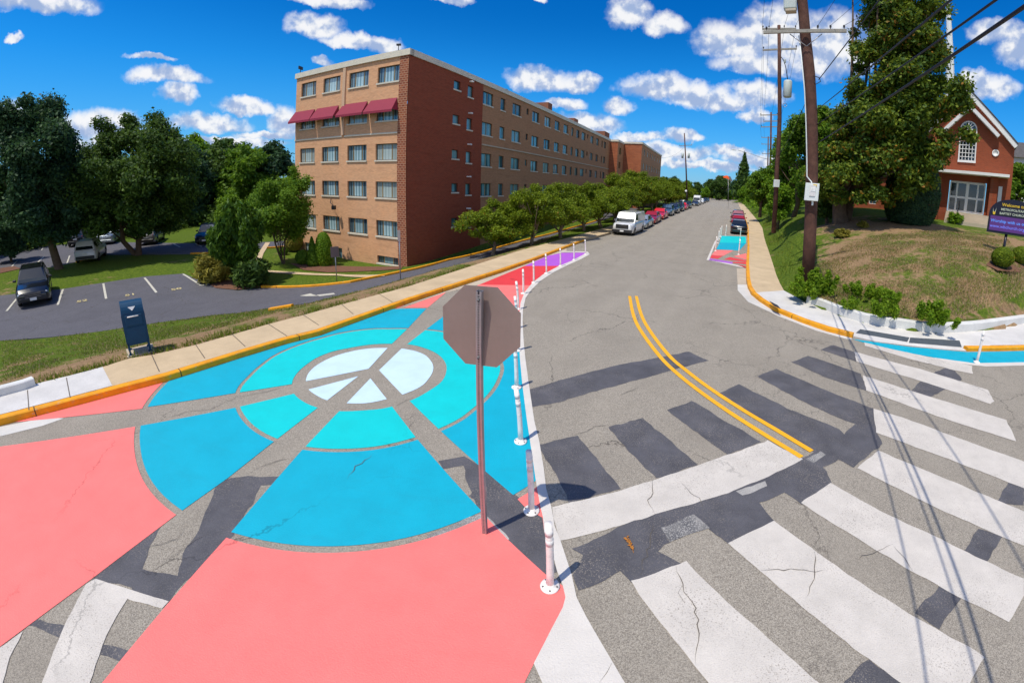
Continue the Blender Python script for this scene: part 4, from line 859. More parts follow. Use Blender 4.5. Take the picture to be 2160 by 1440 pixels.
# roof with deep white rake boards
def rake(ua, za, ub, zb, w, name, out=.35, par=chq, depth=12, roof=True):
    d = Vector((ub - ua, zb - za, 0)); L = d.length; t = d / L; nn = Vector((-t[1], t[0], 0))
    mb = MB(); pts = [(ua, za), (ub, zb), (ub - nn[0] * w, zb - nn[1] * w), (ua - nn[0] * w, za - nn[1] * w)]
    if nn[1] < 0: pts = [(ua, za), (ub, zb), (ub + nn[0] * w, zb + nn[1] * w), (ua + nn[0] * w, za + nn[1] * w)]
    mb.add([FC.p(u, z, out) for u, z in pts] + [FC.p(u, z, .0) for u, z in pts], [(0, 1, 2, 3), (7, 6, 5, 4), (0, 4, 5, 1), (1, 5, 6, 2), (2, 6, 7, 3), (3, 7, 4, 0)])
    mb.build(name, M['white_trim'], par, fixn=True)
    if roof: MB().add([FC.p(ua, za + .03, out + .06), FC.p(ub, zb + .03, out + .06), FC.p(ub, zb + .03, -depth), FC.p(ua, za + .03, -depth), FC.p(ua, za + .14, out + .06), FC.p(ub, zb + .14, out + .06), FC.p(ub, zb + .14, -depth), FC.p(ua, za + .14, -depth)], [(0, 1, 2, 3), (4, 5, 6, 7), (0, 1, 5, 4), (1, 2, 6, 5)]).build('roof', M['roof_dark'], par, fixn=True)
sl = (zr - zx) / (ur - ux)
rake(ux, zx, ur + .25, zx + sl * (ur + .25 - ux), .36, 'rake_board'); rake(ux, zx, ul_ - .25, zx + sl * (ur + .25 - ux), .36, 'rake_board')
ia, iz = onC(2047, 222); ib, izb = onC(2109, 287); sl2 = (izb - iz) / (ib - ia)
rake(ia, iz, ib, izb, .27, 'inner_gable_trim', .55, depth=0, roof=False); rake(ia, iz, 2 * ia - ib, izb, .27, 'inner_gable_trim', .55, depth=0, roof=False)
wall('side_wall', Face(FC.p(ur, 0), -nC, dC), 0, 14, gz, zr - .1, [], M['brick_church'], chq); wall('side_wall', Face(FC.p(ul_, 0, 0), nC, -dC), -14, 0, gz, zr - .1, [], M['brick_church'], chq)
# porch: canopy, glass doors, brick piers, steps
pl, pz = onC(1977, 357); pr_, _ = onC(2127, 375)
mb = MB(); fbox(mb, FC, pl, pr_, pz - .28, pz - .06, .02, 1.3); mb.build('porch_canopy', M['white_trim'], chq, fixn=True)
drb = empty('entrance_door', FC.p(0, 0), 0); drb.parent = chq; drb.location = (0, 0, 0)
a, b = dl - .15, drr + .25; zt_ = dz1 + .05; zb_ = dz0
mb = MB(); W = b - a
for x, w2 in ((0, .05), (.2, .07), (.5, .12), (.8, .07), (1., .05)): fbox(mb, FC, a + W * x - w2, a + W * x + w2, zb_, zt_, -.17, -.08)
for z in (zb_, zb_ + (zt_ - zb_) * .46, zt_ - .1): fbox(mb, FC, a, b, z, z + .17, -.16, -.09)
mb.build('door_frame', M['white_trim'], drb, fixn=True)
MB().add([FC.p(a, zb_, -.14), FC.p(b, zb_, -.14), FC.p(b, zt_, -.14), FC.p(a, zt_, -.14)], [(0, 1, 2, 3)]).build('pane', M['glass_blk'], drb)
for (x0, x1) in ((b + .35, b + .95), (a - 1.3, a - .75)): fbox(MB(), FC, x0, x1, gz, pz - .3, .0, .7).build('porch_pier', M['brick_church'], chq, fixn=True, uvs=lambda v: (v[0] + v[1], v[2]))
mb = MB(); fbox(mb, FC, b + 1.05, b + 1.35, dz0, dz1, .01, .06); mb.build('notice_board', M['white_trim'], chq, fixn=True)
mb = MB()
for k in range(5): fbox(mb, FC, a - .1, b + .5, gz, zb_ - .02 - .17 * k, .0 + .02 * k, .9 + .32 * k)
mb.build('steps', M['gutter'], chq, fixn=True)
mb = MB(); mb.tube([FC.p(a + W * .3, zb_ - .5, 1.9), FC.p(a + W * .3, zb_ + .4, 1.9), FC.p(a + W * .3, zb_ + .9, .8), FC.p(a + W * .3, zb_, .8)], .03, 6); mb.build('handrail', M['metal_dark'], chq)
mb = MB(); mb.tube([FC.p(pl + .2, pz - .3, .1), FC.p(pl - .25, pz - .9, .1), FC.p(pl - .3, gz + .6, .1)], .05, 6); mb.build('downpipe', M['white_trim'], chq)
# nave seen through the tree on the left, and the spire
mb = MB(); FN = Face(FC.p(0, 0, -4), dC, nC); HN = [(ul_ - x, ul_ - x + .7, 4.1, 6.2) for x in (2.5, 4.6, 6.7, 8.8)]
wall('nave_wall', FN, ul_ - 11, ul_, gz, 6.9, HN, M['brick_church'], chq)
for h in HN: window(FN, *h, chq, mull=(.5,), glass='glass_blk', frame='white_trim', sill=False)
MB().add([FN.p(ul_ - 11.3, 6.9, .3), FN.p(ul_, 6.9, .3), FN.p(ul_, 10.2, -5), FN.p(ul_ - 11.3, 10.2, -5)], [(0, 1, 2, 3)]).build('roof', M['roof_dark'], chq)
s0 = D(2004, 160, 46); s1 = D(1984, 0, 46)
mb = MB(); bx, by = s0[0], s0[1]; mb.lathe([(1.0, 9.), (1.0, 12.2), (.62, 12.4), (.40, s0[2] + .2), (.17, s1[2] + .4), (.01, s1[2] + 5)], 8, (bx, by, 0), smooth=False); mb.build('spire', M['white_trim'], chq)
# white annexe at the right edge
anx = empty('house', tuple(D(2150, 345, 52)), 0, 'small white annexe with grey roof beside the church at the right edge', 'house')
p = D(2150, 300, 50); Fh = Face((p[0], p[1], 0), dC, nC)
HH = [(1.2, 2.6, 7.6, 9.3)]
wall('wall', Fh, -1.3, 6, 3, 10.2, HH, M['white_trim'], anx); window(Fh, *HH[0], anx, mull=(.5,), glass='glass_blk', frame='white_trim', sill=False)
MB().add([Fh.p(-1.6, 10.1, .4), Fh.p(6, 10.1, .4), Fh.p(6, 12, -3), Fh.p(-1.6, 12, -3)], [(0, 1, 2, 3)]).build('roof', M['roof_dark'], anx)
wall('side_wall', Face(Fh.p(-1.3, 0), nC, -dC), -6, 0, 3, 10.2, [], M['white_trim'], anx)
# small tan house far up the street
hs_ = empty('house', tuple(polar(20.6, 240, 0)), 0, 'small tan house half hidden by trees at the far end of the street', 'house')
p = polar(20.7, 240, 0); Fx = Face(p, (math.cos(R_(20)), -math.sin(R_(20)), 0), (-math.sin(R_(20)), -math.cos(R_(20)), 0))
wall('wall', Fx, -4, 4.5, 3, 10.5, [(-2.5, -1, 6.5, 8.5), (1, 2.5, 6.5, 8.5)], M['gutter'], hs_)
MB().add([Fx.p(-5, 10.4, .6), Fx.p(5.5, 10.4, .6), Fx.p(4, 13.5, -5), Fx.p(-3.5, 13.5, -5)], [(0, 1, 2, 3)]).build('roof', M['roof_dark'], hs_)
for e in (blk, wing, chq, anx, hs_):
    e.location = (0, 0, 0)
# ------------------------------------------------------------------ street furniture
M['post_white'] = noisy('post_plastic', (.86, .81, .76), .5, .07, 6, dirt=((.35, .31, .28), 7, .45))
M['reflective'] = mat('reflective_band', (.74, .72, .70), .35, metal=.0)
M['bolt'] = mat('bolt_steel', (.18, .18, .18), .4, metal=.8)
M['alu'] = noisy('sign_aluminium', (.31, .235, .205), .45, .08, 2, metal=.4, dirt=((.27, .2, .17), 3, .35))
M['galv'] = noisy('galvanised_steel', (.42, .41, .42), .42, .15, 12, metal=.75)
M['wood_pole'] = noisy('creosote_wood', (.095, .042, .030), .9, .5, 3.5, bumpk=.8, dirt=((.19, .10, .065), 1.1, .6))
M['wood_arm'] = noisy('grey_timber', (.32, .30, .26), .85, .25, 6, bumpk=.3)
M['cable'] = mat('black_cable', (.012, .012, .016), .6)
M['box_white'] = noisy('cabinet_paint', (.72, .76, .74), .5, .06, 5)
M['can_grey'] = noisy('transformer_paint', (.50, .55, .52), .5, .12, 6)
M['mailblue'] = noisy('mailbox_paint', (.003, .045, .105), .55, .15, 4, spec=.25)
M['black'] = mat('matt_black', (.012, .012, .014), .6)

def bend(h, dx, dy): return [(dx * t * t * h, dy * t * t * h, h * t) for t in (0, .25, .5, .75, 1)]
proto_post = None
def post(px, py, top=None, label='', z=None, hh=.96, group='white flexible posts along the painted kerb zones'):
    b = G(px, py, .009)
    e = empty('delineator_post', tuple(b), random.uniform(0, 3), label, 'bollard', group)
    lean = (0, 0)
    if top:
        t = D(top[0], top[1], math.hypot(b[0], b[1])); dz = max(.5, t[2] - b[2]); lean = ((t[0] - b[0]) / dz, 0.0); lean = (max(-.09, min(.09, lean[0])), 0)
    cr, sr = math.cos(-e.rotation_euler[2]), math.sin(-e.rotation_euler[2]); lx, ly = lean[0] * cr, lean[0] * sr
    P = bend(hh, lx, ly)
    MB().lathe([(.100, 0), (.104, .014), (.088, .026), (.046, .036), (.043, .06)], 24).build('base', M['post_white'], e)
    MB().tube(P, [.042, .040, .039, .038, .037], 14).build('tube', M['post_white'], e)
    for k, (a, c) in enumerate(((.70, .78), (.84, .92))):
        f = lambda t: (P[4][0] * t * t, P[4][1] * t * t, hh * t)
        MB().tube([f(a), f(c)], .0405, 14).build('reflective_band', M['reflective'], e)
    for k in range(5 if math.hypot(b[0], b[1]) < 9 else 0):
        a = k * 2 * math.pi / 5; MB().lathe([(.011, 0), (.011, .012), (.004, .014)], 6, (.078 * math.cos(a), .078 * math.sin(a), .022)).build('bolt', M['bolt'], e)
    return e
order = ['nearest', 'second nearest', 'third', 'fourth', 'fifth', 'sixth', 'seventh', 'eighth', 'ninth', 'tenth', 'eleventh', 'twelfth', 'thirteenth']
PL = [((1160,1236),(1157,1102)),((1121,1077),(1115,945)),((1098,931),(1088,815)),((1089.5,817),(1086,735)),((1090,739),None),((1091,692),(1081,620)),((1093,652),(1084.5,591)),((1103.7,619),(1103,567)),((1125.7,596),(1124.8,548)),((1152.3,576.5),(1150.7,535)),((1182,560.8),(1181.5,522)),((1210.6,548),(1210,514)),((1235,536.5),(1234,505))]
where = ['standing on pink paint beside the stop bar', 'right of the stop sign post', 'at the edge of the blue circle', 'just below the octagon sign plate', 'hidden mostly behind the octagon sign plate', 'rising behind the octagon sign corner', 'by the pink paint above the sign corner', 'at the pink and red boundary', 'beside the red paint', 'beside the red paint near its far end', 'at the red and purple boundary', 'beside the purple paint', 'at the far tip of the purple paint']
for i, (b, t) in enumerate(PL): post(b[0], b[1], t, '%s white post on the curved line, %s' % (order[i], where[i]))
PRr = [((1509,529),'at the pink paint corner'),((1514.4,513),'beside the blue band'),((1517.4,505),'beside the light cyan band'),((1520.7,499.5),'at the far end of the cyan band'),((1530.6,496.5),'behind the far edge of cyan paint'),((1557.7,537),'on the pink paint by yellow kerb'),((1560.8,505),'on the cyan by yellow kerb')]
for (b, w) in PRr: post(b[0], b[1], None, 'white post in the far right zone, ' + w, hh=1.1)
post(2060, 764, (2071, 683), 'white flexible post on the blue band at the church corner')

# stop sign seen from behind
sg = G(1023, 1122, .008); sgn = empty('stop_sign', tuple(sg), 0, 'bare back of an octagonal stop sign on a perforated steel post', 'sign')
top = D(1012, 613, math.hypot(sg[0], sg[1]) - .13) - sg; L = np.linalg.norm(top)
oc_ = np.array([-.80111434, 3.35933464, 2.68892554 ]); oc_ = np.array([0, 0, CAMH]) + (oc_ - np.array([0, 0, CAMH])) * 1.042; oc_ = oc_ - sg
yaw = R_(-8.48)
ax = Vector(top).normalized(); Mx_ = Matrix.Rotation(yaw, 4, 'Z')
mb = MB(); w = .026; Z = Vector((0, 0, 1)); rot = Z.rotation_difference(ax).to_matrix().to_4x4() @ Mx_
for sx, sy, a, b_ in ((-1, 0, .003, w), (1, 0, .003, w), (0, 1, w, .003), (0, -1, w, .003)):
    if sy == -1:
        # punched face: strips either side of the holes, with bridges between the holes
        for xs in (-1, 1): mb.box((xs * (w - .0085), -w, L / 2), (.017, .004, L), rot)
        n = int(L / .0254); 
        for i in range(n): mb.box((0, -w, .0254 * i + .004), (.018, .004, .0135), rot)
    else: mb.box((sx * w, sy * w, L / 2), (.004 if sx else 2 * w, .004 if sy else 2 * w, L), rot)
mb.build('post', M['galv'], sgn)
ap_ = .75 * 1.042 / 2 / math.cos(math.pi / 8); plate = Matrix.Translation(oc_ + np.array([.0, .0, 0])) @ Matrix.Rotation(R_(-8.48), 4, 'Z') @ Matrix.Rotation(R_(-3.35), 4, 'X') @ Matrix.Rotation(R_(-.98), 4, 'Y')
def octpoly(r, c=0): return [(r * math.cos(math.pi / 8 + k * math.pi / 4), r * math.sin(math.pi / 8 + k * math.pi / 4)) for k in range(8)]
MB().prism(octpoly(ap_), -.003, .003, plate).build('plate', M['alu'], sgn)
M['sign_red'] = mat('sign_red_sheeting', (.5, .01, .012), .35); MB().prism(octpoly(ap_ - .02), .004, .0055, plate).build('face_sheeting', M['sign_red'], sgn); MB().prism(octpoly(ap_), .0031, .0038, plate).build('face_border', M['white_trim'], sgn)
# the post sits right behind the plate: slide the plate onto it
def text(name, s, size, m, parent, mtx, extrude=.001, align='CENTER', bold=0.):
    cu_ = bpy.data.curves.new(name, 'FONT'); cu_.body = s; cu_.size = size; cu_.extrude = extrude; cu_.align_x = align; cu_.align_y = 'CENTER'; cu_.offset = bold; cu_.resolution_u = 3
    o = bpy.data.objects.new(name, cu_); COL.objects.link(o); dg = bpy.context.evaluated_depsgraph_get(); me = bpy.data.meshes.new_from_object(o.evaluated_get(dg)); bpy.data.objects.remove(o)
    me.name = name; me.materials.clear(); me.materials.append(m); o = bpy.data.objects.new(name, me); COL.objects.link(o); o.parent = parent; o.matrix_local = mtx; return o
text('lettering', 'STOP', .3, M['white_trim'], sgn, plate @ Matrix.Translation((0, .0062, 0)) @ Matrix.Rotation(R_(180), 4, 'Z') @ Matrix.Rotation(R_(90), 4, 'X'), bold=.004)
for z_ in (-.29, .29):
    c_ = rot.inverted() @ Vector(oc_)
    mb = MB().lathe([(.012, 0), (.012, .012), (.004, .016)], 8, M=rot @ Matrix.Translation((0, -w - .003, c_[2] + z_)) @ Matrix.Rotation(R_(90), 4, 'X')); mb.build('bolt', M['bolt'], sgn)

# mailbox
mlg = [G(x, y, .16) for x, y in [(282,750),(318,742),(307,727),(275,734)]]; mc = sum(mlg) / 4; mx = (mlg[1] - mlg[0]); maz = math.atan2(mx[1], mx[0])
mlb = empty('mailbox', tuple(mc), maz, 'dark blue collection mailbox on four legs standing at the grass edge', 'mailbox')
W, Dp, H0, Ht = .53, .50, .24, 1.27
prof = [(-Dp / 2, H0), (-Dp / 2, .98)] + [(-Dp / 2 * math.cos(a) , .98 + .29 * math.sin(a)) for a in np.linspace(.15, math.pi - .05, 12)] + [(Dp / 2, .98), (Dp / 2, H0)]
mb = MB(); n = len(prof); vs = [(-W / 2, y, z) for y, z in prof] + [(W / 2, y, z) for y, z in prof]; mb.add(vs, [tuple(range(n)), tuple(range(2 * n - 1, n - 1, -1))] + [(i, i + n, (i + 1) % n + n, (i + 1) % n) for i in range(n)])
mb.build('body', M['mailblue'], mlb, fixn=True)
for sx in (-1, 1):
    for sy in (-1, 1):
        mb = MB(); mb.box((sx * (W / 2 - .025), sy * (Dp / 2 - .03), (H0 + .06) / 2), (.045, .06, H0 + .06)); mb.box((sx * (W / 2 - .03), sy * (Dp / 2 - .04), .008), (.09, .11, .016)); mb.build('leg', M['mailblue'], mlb)
mb = MB(); mb.box((0, -Dp / 2 - .012, .84), (W * .76, .03, .26), bev=.01); mb.build('pull_door', M['mailblue'], mlb)
MB().tube([(-W * .25, -Dp / 2 - .035, .93), (-W * .25, -Dp / 2 - .07, .945), (W * .22, -Dp / 2 - .07, .945), (W * .22, -Dp / 2 - .035, .93)], .014, 8).build('door_handle', M['reflective'], mlb)
for sx in (-1, 1): MB().box((sx * (W / 2 + .006), 0, .62), (.012, Dp * .86, .7), bev=.004).build('side_panel', M['mailblue'], mlb)
mb = MB(); mb.box((0, -Dp / 2 - .006, .47), (W * .86, .012, .4), bev=.004); mb.build('front_panel', M['mailblue'], mlb)
mb = MB().add([(-.09, -.215, 1.155), (.09, -.215, 1.155), (.0, -.245, 1.06)], [(0, 2, 1)]); mb.build('label_plate', M['white_trim'], mlb)
MB().box((0, 0, -.05), (.66, .62, .1)).build('base_pad', M['gutter'], mlb)

# church notice sign with a message screen
cb = T(2115, 535); Dc = math.hypot(cb[0], cb[1]); csn = empty('church_sign', tuple(cb), 0, 'black arched church sign with purple message screen on a single post', 'sign')
q0 = D(2081, 488, Dc); q1 = D(2159, 497, Dc); q2 = D(2084, 452, Dc); q3 = D(2131, 421, Dc)
azs = math.atan2(q1[0], q1[1]) * .5 + math.atan2(q0[0], q0[1]) * .5; dS = Vector((math.cos(azs), -math.sin(azs), 0)); nS = Vector((-math.sin(azs), -math.cos(azs), 0))
o_ = Vector(cb); ca = (Vector(q0) - o_).dot(dS); wS = 2.42; cmid = ca + wS / 2
zb0 = q0[2] - cb[2]; zr1 = zb0 + (q2[2] - q0[2]) ; za1 = q3[2] - cb[2]
FS = Face((0, 0, 0), dS, nS)
def fpoly(mb, pts, d0, d1, mi=0):
    n = len(pts); mb.add([FS.p(u, z, d1) for u, z in pts] + [FS.p(u, z, d0) for u, z in pts], [tuple(range(n)), tuple(range(2 * n - 1, n - 1, -1))] + [(i, i + n, (i + 1) % n + n, (i + 1) % n) for i in range(n)], mi); return mb
archp = [(cmid - wS / 2, zb0), (cmid + wS / 2, zb0)] + [(cmid + wS / 2 * math.cos(a), zr1 + (za1 - zr1) * math.sin(a) ** .8) for a in np.linspace(0, math.pi, 20)]
M['sign_black'] = mat('sign_cabinet', (.008, .007, .02), .4); fpoly(MB(), archp, -.14, .14).build('cabinet', M['sign_black'], csn, fixn=True)
M['screen'] = mat('led_screen', (.03, .01, .05), .4, emit=((.15, .045, .30), .42)); M['led_blue'] = mat('led_blue', (.02, .05, .2), .5, emit=((.09, .30, .9), .9)); M['led_violet'] = mat('led_violet', (.05, .05, .2), .5, emit=((.14, .2, .85), .8))
zs0 = zb0 + .12; zs1 = zb0 + (zr1 - zb0) * .98 + .0
fpoly(MB(), [(cmid - wS / 2 + .1, zs0), (cmid + wS / 2 - .1, zs0), (cmid + wS / 2 - .1, zs1), (cmid - wS / 2 + .1, zs1)], .141, .15).build('message_screen', M['screen'], csn, fixn=True)
def fm(u, z, d): return Matrix.Translation(FS.p(u, z, d)) @ Matrix((dS.to_4d(), Vector((0, 0, 1, 0)), nS.to_4d(), (0, 0, 0, 1))).transposed()
def fmx(u, z, d):
    m = Matrix.Identity(4); nz = Vector((0, 0, 1))
    for i in range(3): m[i][0] = dS[i]; m[i][1] = nz[i]; m[i][2] = nS[i]
    m.translation = Vector(FS.p(u, z, d)); return m
M['gold'] = mat('gold_lettering', (.75, .5, .02), .5); M['cream'] = mat('cream_lettering', (.6, .66, .5), .5)
zz = zs1; sp_ = za1 - zz
text('lettering', 'Welcome to', .23, M['gold'], csn, fmx(cmid, zz + sp_ * .66, .145), bold=.003)
text('lettering', 'METROPOLITAN', .165, M['cream'], csn, fmx(cmid, zz + sp_ * .40, .145), bold=.002)
text('lettering', 'BAPTIST CHURCH', .165, M['cream'], csn, fmx(cmid, zz + sp_ * .17, .145), bold=.002)
hs2 = zs1 - zs0
text('message_lettering', 'Worship with us online', .225, M['led_blue'], csn, fmx(cmid, zs0 + hs2 * .66, .153), bold=.002); text('message_lettering', 'www.wbchurch.org/live', .225, M['led_violet'], csn, fmx(cmid, zs0 + hs2 * .3, .153), bold=.002)
for s in (-1, 1):
    mb = MB(); u_ = cmid + s * .95; fpoly(mb, [(u_ - .05, zz + .06), (u_ + .05, zz + .06), (u_ + .07, zz + .2), (u_ - .07, zz + .2)], .142, .15); mb.build('flame_emblem', M['gold'], csn, fixn=True)
    mb = MB(); fpoly(mb, [(u_ - .06, zz + .2), (u_ - .03, zz + .2), (u_ - .08, zz + .4)], .142, .15); fpoly(mb, [(u_ + .03, zz + .2), (u_ + .06, zz + .2), (u_ + .10, zz + .42)], .142, .15); mb.build('flame_emblem', M['cream'], csn, fixn=True)
pu = (Vector(D(2121, 505, Dc)) - o_).dot(dS)
MB().tube([FS.p(0, -.3, 0), FS.p(pu, zb0 + .02, 0)], .075, 10).build('post', M['sign_black'], csn)

# ------------------------------------------------------------------ wooden utility poles, wires
def pole(pts, r0, r1, label, base_z=None):
    e = empty('utility_pole', tuple(pts[0]), 0, label, 'utility pole', 'wooden utility poles'); o = np.array(pts[0]); n = len(pts)
    P = [tuple(np.array(p) - o) for p in pts]; P[0] = (P[0][0], P[0][1], -.4); MB().tube(P, list(np.linspace(r0, r1, n)), 14).build('shaft', M['wood_pole'], e); return e, o
def arm(e, o, a, b, th=.11, ins=(.03, .3, .7, .97), name='crossarm', off=0., insul=True):
    a = np.array(a) - o; b = np.array(b) - o; d = Vector(b - a); Lh = d.length; m = Matrix.Translation((a + b) / 2) @ d.to_track_quat('X', 'Z').to_matrix().to_4x4()
    c = MB().box((0, off, 0), (Lh, th * .8, th), m).build(name, M['wood_arm'], e)
    if insul:
        for t in ins:
            p = a + (b - a) * t; MB().lathe([(.02, 0), (.02, .08), (.05, .09), (.055, .12), (.03, .14), (.05, .15), (.045, .19), (.015, .21)], 8, tuple(p + [0, 0, th / 2])).build('insulator', M['metal_dark'], c)
    return c
D1 = 20.5
p1 = [D(1705.5, 578, D1), D(1708, 505, D1), D(1712, 400, D1), D(1711.8, 253, D1), D(1707, 152, D1), D(1699, 80, D1), D(1692, 0, D1)]; up = p1[-1] + (p1[-1] - p1[-2]) / np.linalg.norm(p1[-1] - p1[-2]) * 3.2; p1.append(up)
pe1, o1 = pole(p1, .30, .24, 'thick leaning brown wooden pole nearest the road, with white meter box')
A1 = (D(1610, 68.5, D1 - .35), D(1786, 65.5, D1 - .35)); arm(pe1, o1, A1[0], A1[1], .15, (.04, .66, .81, .97))
for x in (1666, 1734): MB().tube([D(x, 72, D1 - .38) - o1, D(1701.5, 98, D1 - .38) - o1], .022, 6).build('brace', M['galv'], pe1)
Uarm = (up + np.array([-1.3, .5, -.5]), up + np.array([1.3, -.5, -.5])); arm(pe1, o1, *Uarm, .13)
mc_ = D(1712.5, 405, D1 - .42) - o1; az1 = R_(33.3)
def boxat(c, dim, m, e, name, bev=.015, az=None): return MB().box((0, 0, 0), dim, Matrix.Translation(c) @ Matrix.Rotation(-(az if az is not None else az1), 4, 'Z'), bev=bev).build(name, M[m], e)
bx = boxat(mc_, (.62, .24, .80), 'box_white', pe1, 'meter_box'); boxat(mc_ + np.array([-.10, -.16, .12]) * 1.0, (.02, .02, .02), 'black', bx, 'lock'); 
boxat(D(1714, 402, D1 - .56) - o1, (.26, .02, .5), 'reflective', bx, 'door_panel', .004); boxat(D(1715.5, 400, D1 - .575) - o1, (.2, .015, .17), 'white_trim', bx, 'rating_plate', .002); boxat(D(1719, 391, D1 - .56) - o1, (.16, .02, .08), 'gold', bx, 'warning_label', .002)
MB().tube([D(1685, 75, D1 - .3) - o1, D(1697, 190, D1 - .3) - o1, D(1701, 290, D1 - .3) - o1, D(1702, 372, D1 - .3) - o1, D(1712, 384, D1 - .35) - o1, D(1712, 390, D1 - .4) - o1], .028, 8).build('conduit', M['box_white'], pe1)
boxat(D(1714, 427, D1 - .4) - o1, (.09, .09, .28), 'box_white', pe1, 'conduit_fitting')
bl = D(1667, 4, D1 - .3) - o1; boxat(bl, (.6, .45, .85), 'can_grey', pe1, 'transformer', .05); boxat(bl + np.array([0, -.05, -.5]), (.5, .4, .12), 'gutter', pe1, 'bracket', .02)
MB().tube([D(1716, 160, D1 - .2) - o1, D(1728, 164, D1 - .2) - o1, D(1731, 172, D1 - .2) - o1, D(1721, 178, D1 - .2) - o1, D(1717, 172, D1 - .2) - o1], .02, 6).build('cable_loop', M['cable'], pe1)
D2 = 32.
pe2, o2 = pole([D(1633, 480, D2), D(1639, 356, D2), D(1644.5, 253, D2), D(1644, 160, D2), D(1643, 54, D2)], .18, .125, 'slender brown wooden pole with two crossarms and a grey transformer can')
a1 = (D(1608, 61.5, D2), D(1679.5, 61, D2)); a2 = (D(1609, 106, D2), D(1681, 103, D2)); arm(pe2, o2, *a1, .12, (.02, .2, .65, .98)); arm(pe2, o2, *a2, .12, (.02, .98))
tc = D(1661.5, 187, D2) - o2; MB().lathe([(.27, -.65), (.31, -.6), (.31, .5), (.26, .6), (.1, .62)], 16, tuple(tc)).build('transformer', M['can_grey'], pe2)
MB().tube([tc + [0, 0, .6], D(1657, 140, D2) - o2, D(1653, 128, D2) - o2, D(1646, 118, D2) - o2], .03, 6).build('lead_wire', M['metal_dark'], pe2); MB().lathe([(.06, 0), (.09, .05), (.06, .1), (.1, .15), (.06, .2), (.09, .25), (.04, .3)], 8, tuple(D(1655.5, 133, D2) - o2)).build('cutout', M['can_grey'], pe2)
MB().box((0, 0, 0), (.42, .2, .55), Matrix.Translation(D(1638, 387, D2 - .25) - o2), bev=.02).build('meter_box', M['box_white'], pe2)
MB().tube([D(1655.5 + 4.2 * math.cos(a), 222 + 4.2 * math.sin(a), D2) - o2 for a in np.linspace(0, 6.28, 13)], .02, 5).build('cable_loop', M['galv'], pe2)
D3 = 62.
pe3, o3 = pole([D(1622, 430, D3), D(1625, 340, D3), D(1626.5, 237, D3)], .17, .12, 'wooden pole with three crossarms standing beyond the slender pole')
for yy_, xl, xr in ((243, 1603.5, 1640), (256, 1610, 1641), (268, 1605, 1641)): arm(pe3, o3, D(xl, yy_, D3), D(xr, yy_ - .5, D3), .13, (.03, .97))
D4 = 95.
pe4, o4 = pole([D(1617, 425, D4), D(1619.5, 350, D4), D(1620.5, 288, D4)], .17, .12, 'distant wooden pole carrying the long arm street lamp')
for yy_, xl, xr in ((290, 1606, 1640), (304, 1606, 1638), (324, 1607, 1632)): arm(pe4, o4, D(xl, yy_, D4), D(xr, yy_ + .8, D4), .14, (.03, .97))
la = empty('street_lamp', tuple(D(1620, 336, D4)), 0, 'street lamp head on a long thin arm above the far road', 'street lamp'); ol = D(1620, 336, D4)
MB().tube([D(1620, 336, D4) - ol, D(1607, 333, D4) - ol, D(1585, 325, D4) - ol, D(1557, 317, D4) - ol], .05, 6).build('arm', M['galv'], la); MB().box((0, 0, 0), (1.1, .35, .22), Matrix.Translation(D(1548, 316, D4) - ol), bev=.06).build('lamp_head', M['box_white'], la)
D5 = 93.
pe5, o5 = pole([D(1450, 424, D5), D(1447, 350, D5), D(1443.5, 281, D5)], .18, .12, 'dark wooden pole with transformers on the left side of the far road')
arm(pe5, o5, D(1433, 308, D5), D(1460, 306, D5), .13, (.03, .97))
for x in (1440, 1453): MB().lathe([(.25, -.6), (.28, .5), (.1, .6)], 10, tuple(D(x, 328, D5) - o5)).build('transformer', M['can_grey'], pe5)
wires = empty('overhead_wires', (0, 0, 0)); bpy.data.objects.remove(wires)
def wire(a, b, r, sag, label, n=14, grp='overhead wires between the poles'):
    a = np.array(a, float); b = np.array(b, float); P = [tuple(a + (b - a) * t - np.array([0, 0, sag * 4 * t * (1 - t)])) for t in np.linspace(0, 1, n)]
    o = MB().tube(P, r, 6).build('overhead_wire', M['cable']); return tag(o, label, 'wire', grp)
def far_end(q0, q2, t, k): X = D(q2[0], q2[1], t) if False else np.array([0, 0, CAMH]) + ray(*q2) * t / math.hypot(*ray(*q2)[:2]); Q = np.array(q0); return Q + (X - Q) * k
for (fx, q2, t, r, lb) in [((1723, 303), (2160, 10), 4.5, .024, 'thickest black cable crossing the top right corner to the thick pole'), ((1723, 263), (2095, 0), 4.7, .016, 'black cable crossing the big tree just above the thickest cable'), ((1723, 232), (2001, 0), 4.6, .016, 'black cable passing across the top of the big tree'), ((1727, 168), (1828, 36), 12., .02, 'drooping black cable rising right from the loop on the thick pole')]:
    Q0 = D(fx[0], fx[1], D1 - .1); E_ = far_end(Q0, q2, t, 1.9 if t < 10 else 4.2); wire(Q0, E_, r, 0.02 if t < 10 else -.0, lb)
for i, (t_, ins_) in enumerate(zip((.04, .66, .81, .97), ((1700, -60), (1745, -60), (1790, -40), (1830, -40)))):
    Q = A1[0] + (A1[1] - A1[0]) * t_ + [0, 0, .25]; S_ = a1[0] + (a1[1] - a1[0]) * (.02, .2, .65, .98)[i] + [0, 0, .2]
    if i: wire(Q, Q + (np.array([*(-SS * 14), 4.5]) + np.array([3.5 * i, 0, 0])), .009, .2, 'thin wire leaving the thick pole crossarm towards the camera, %s insulator' % ('', 'second', 'third', 'rightmost')[i])
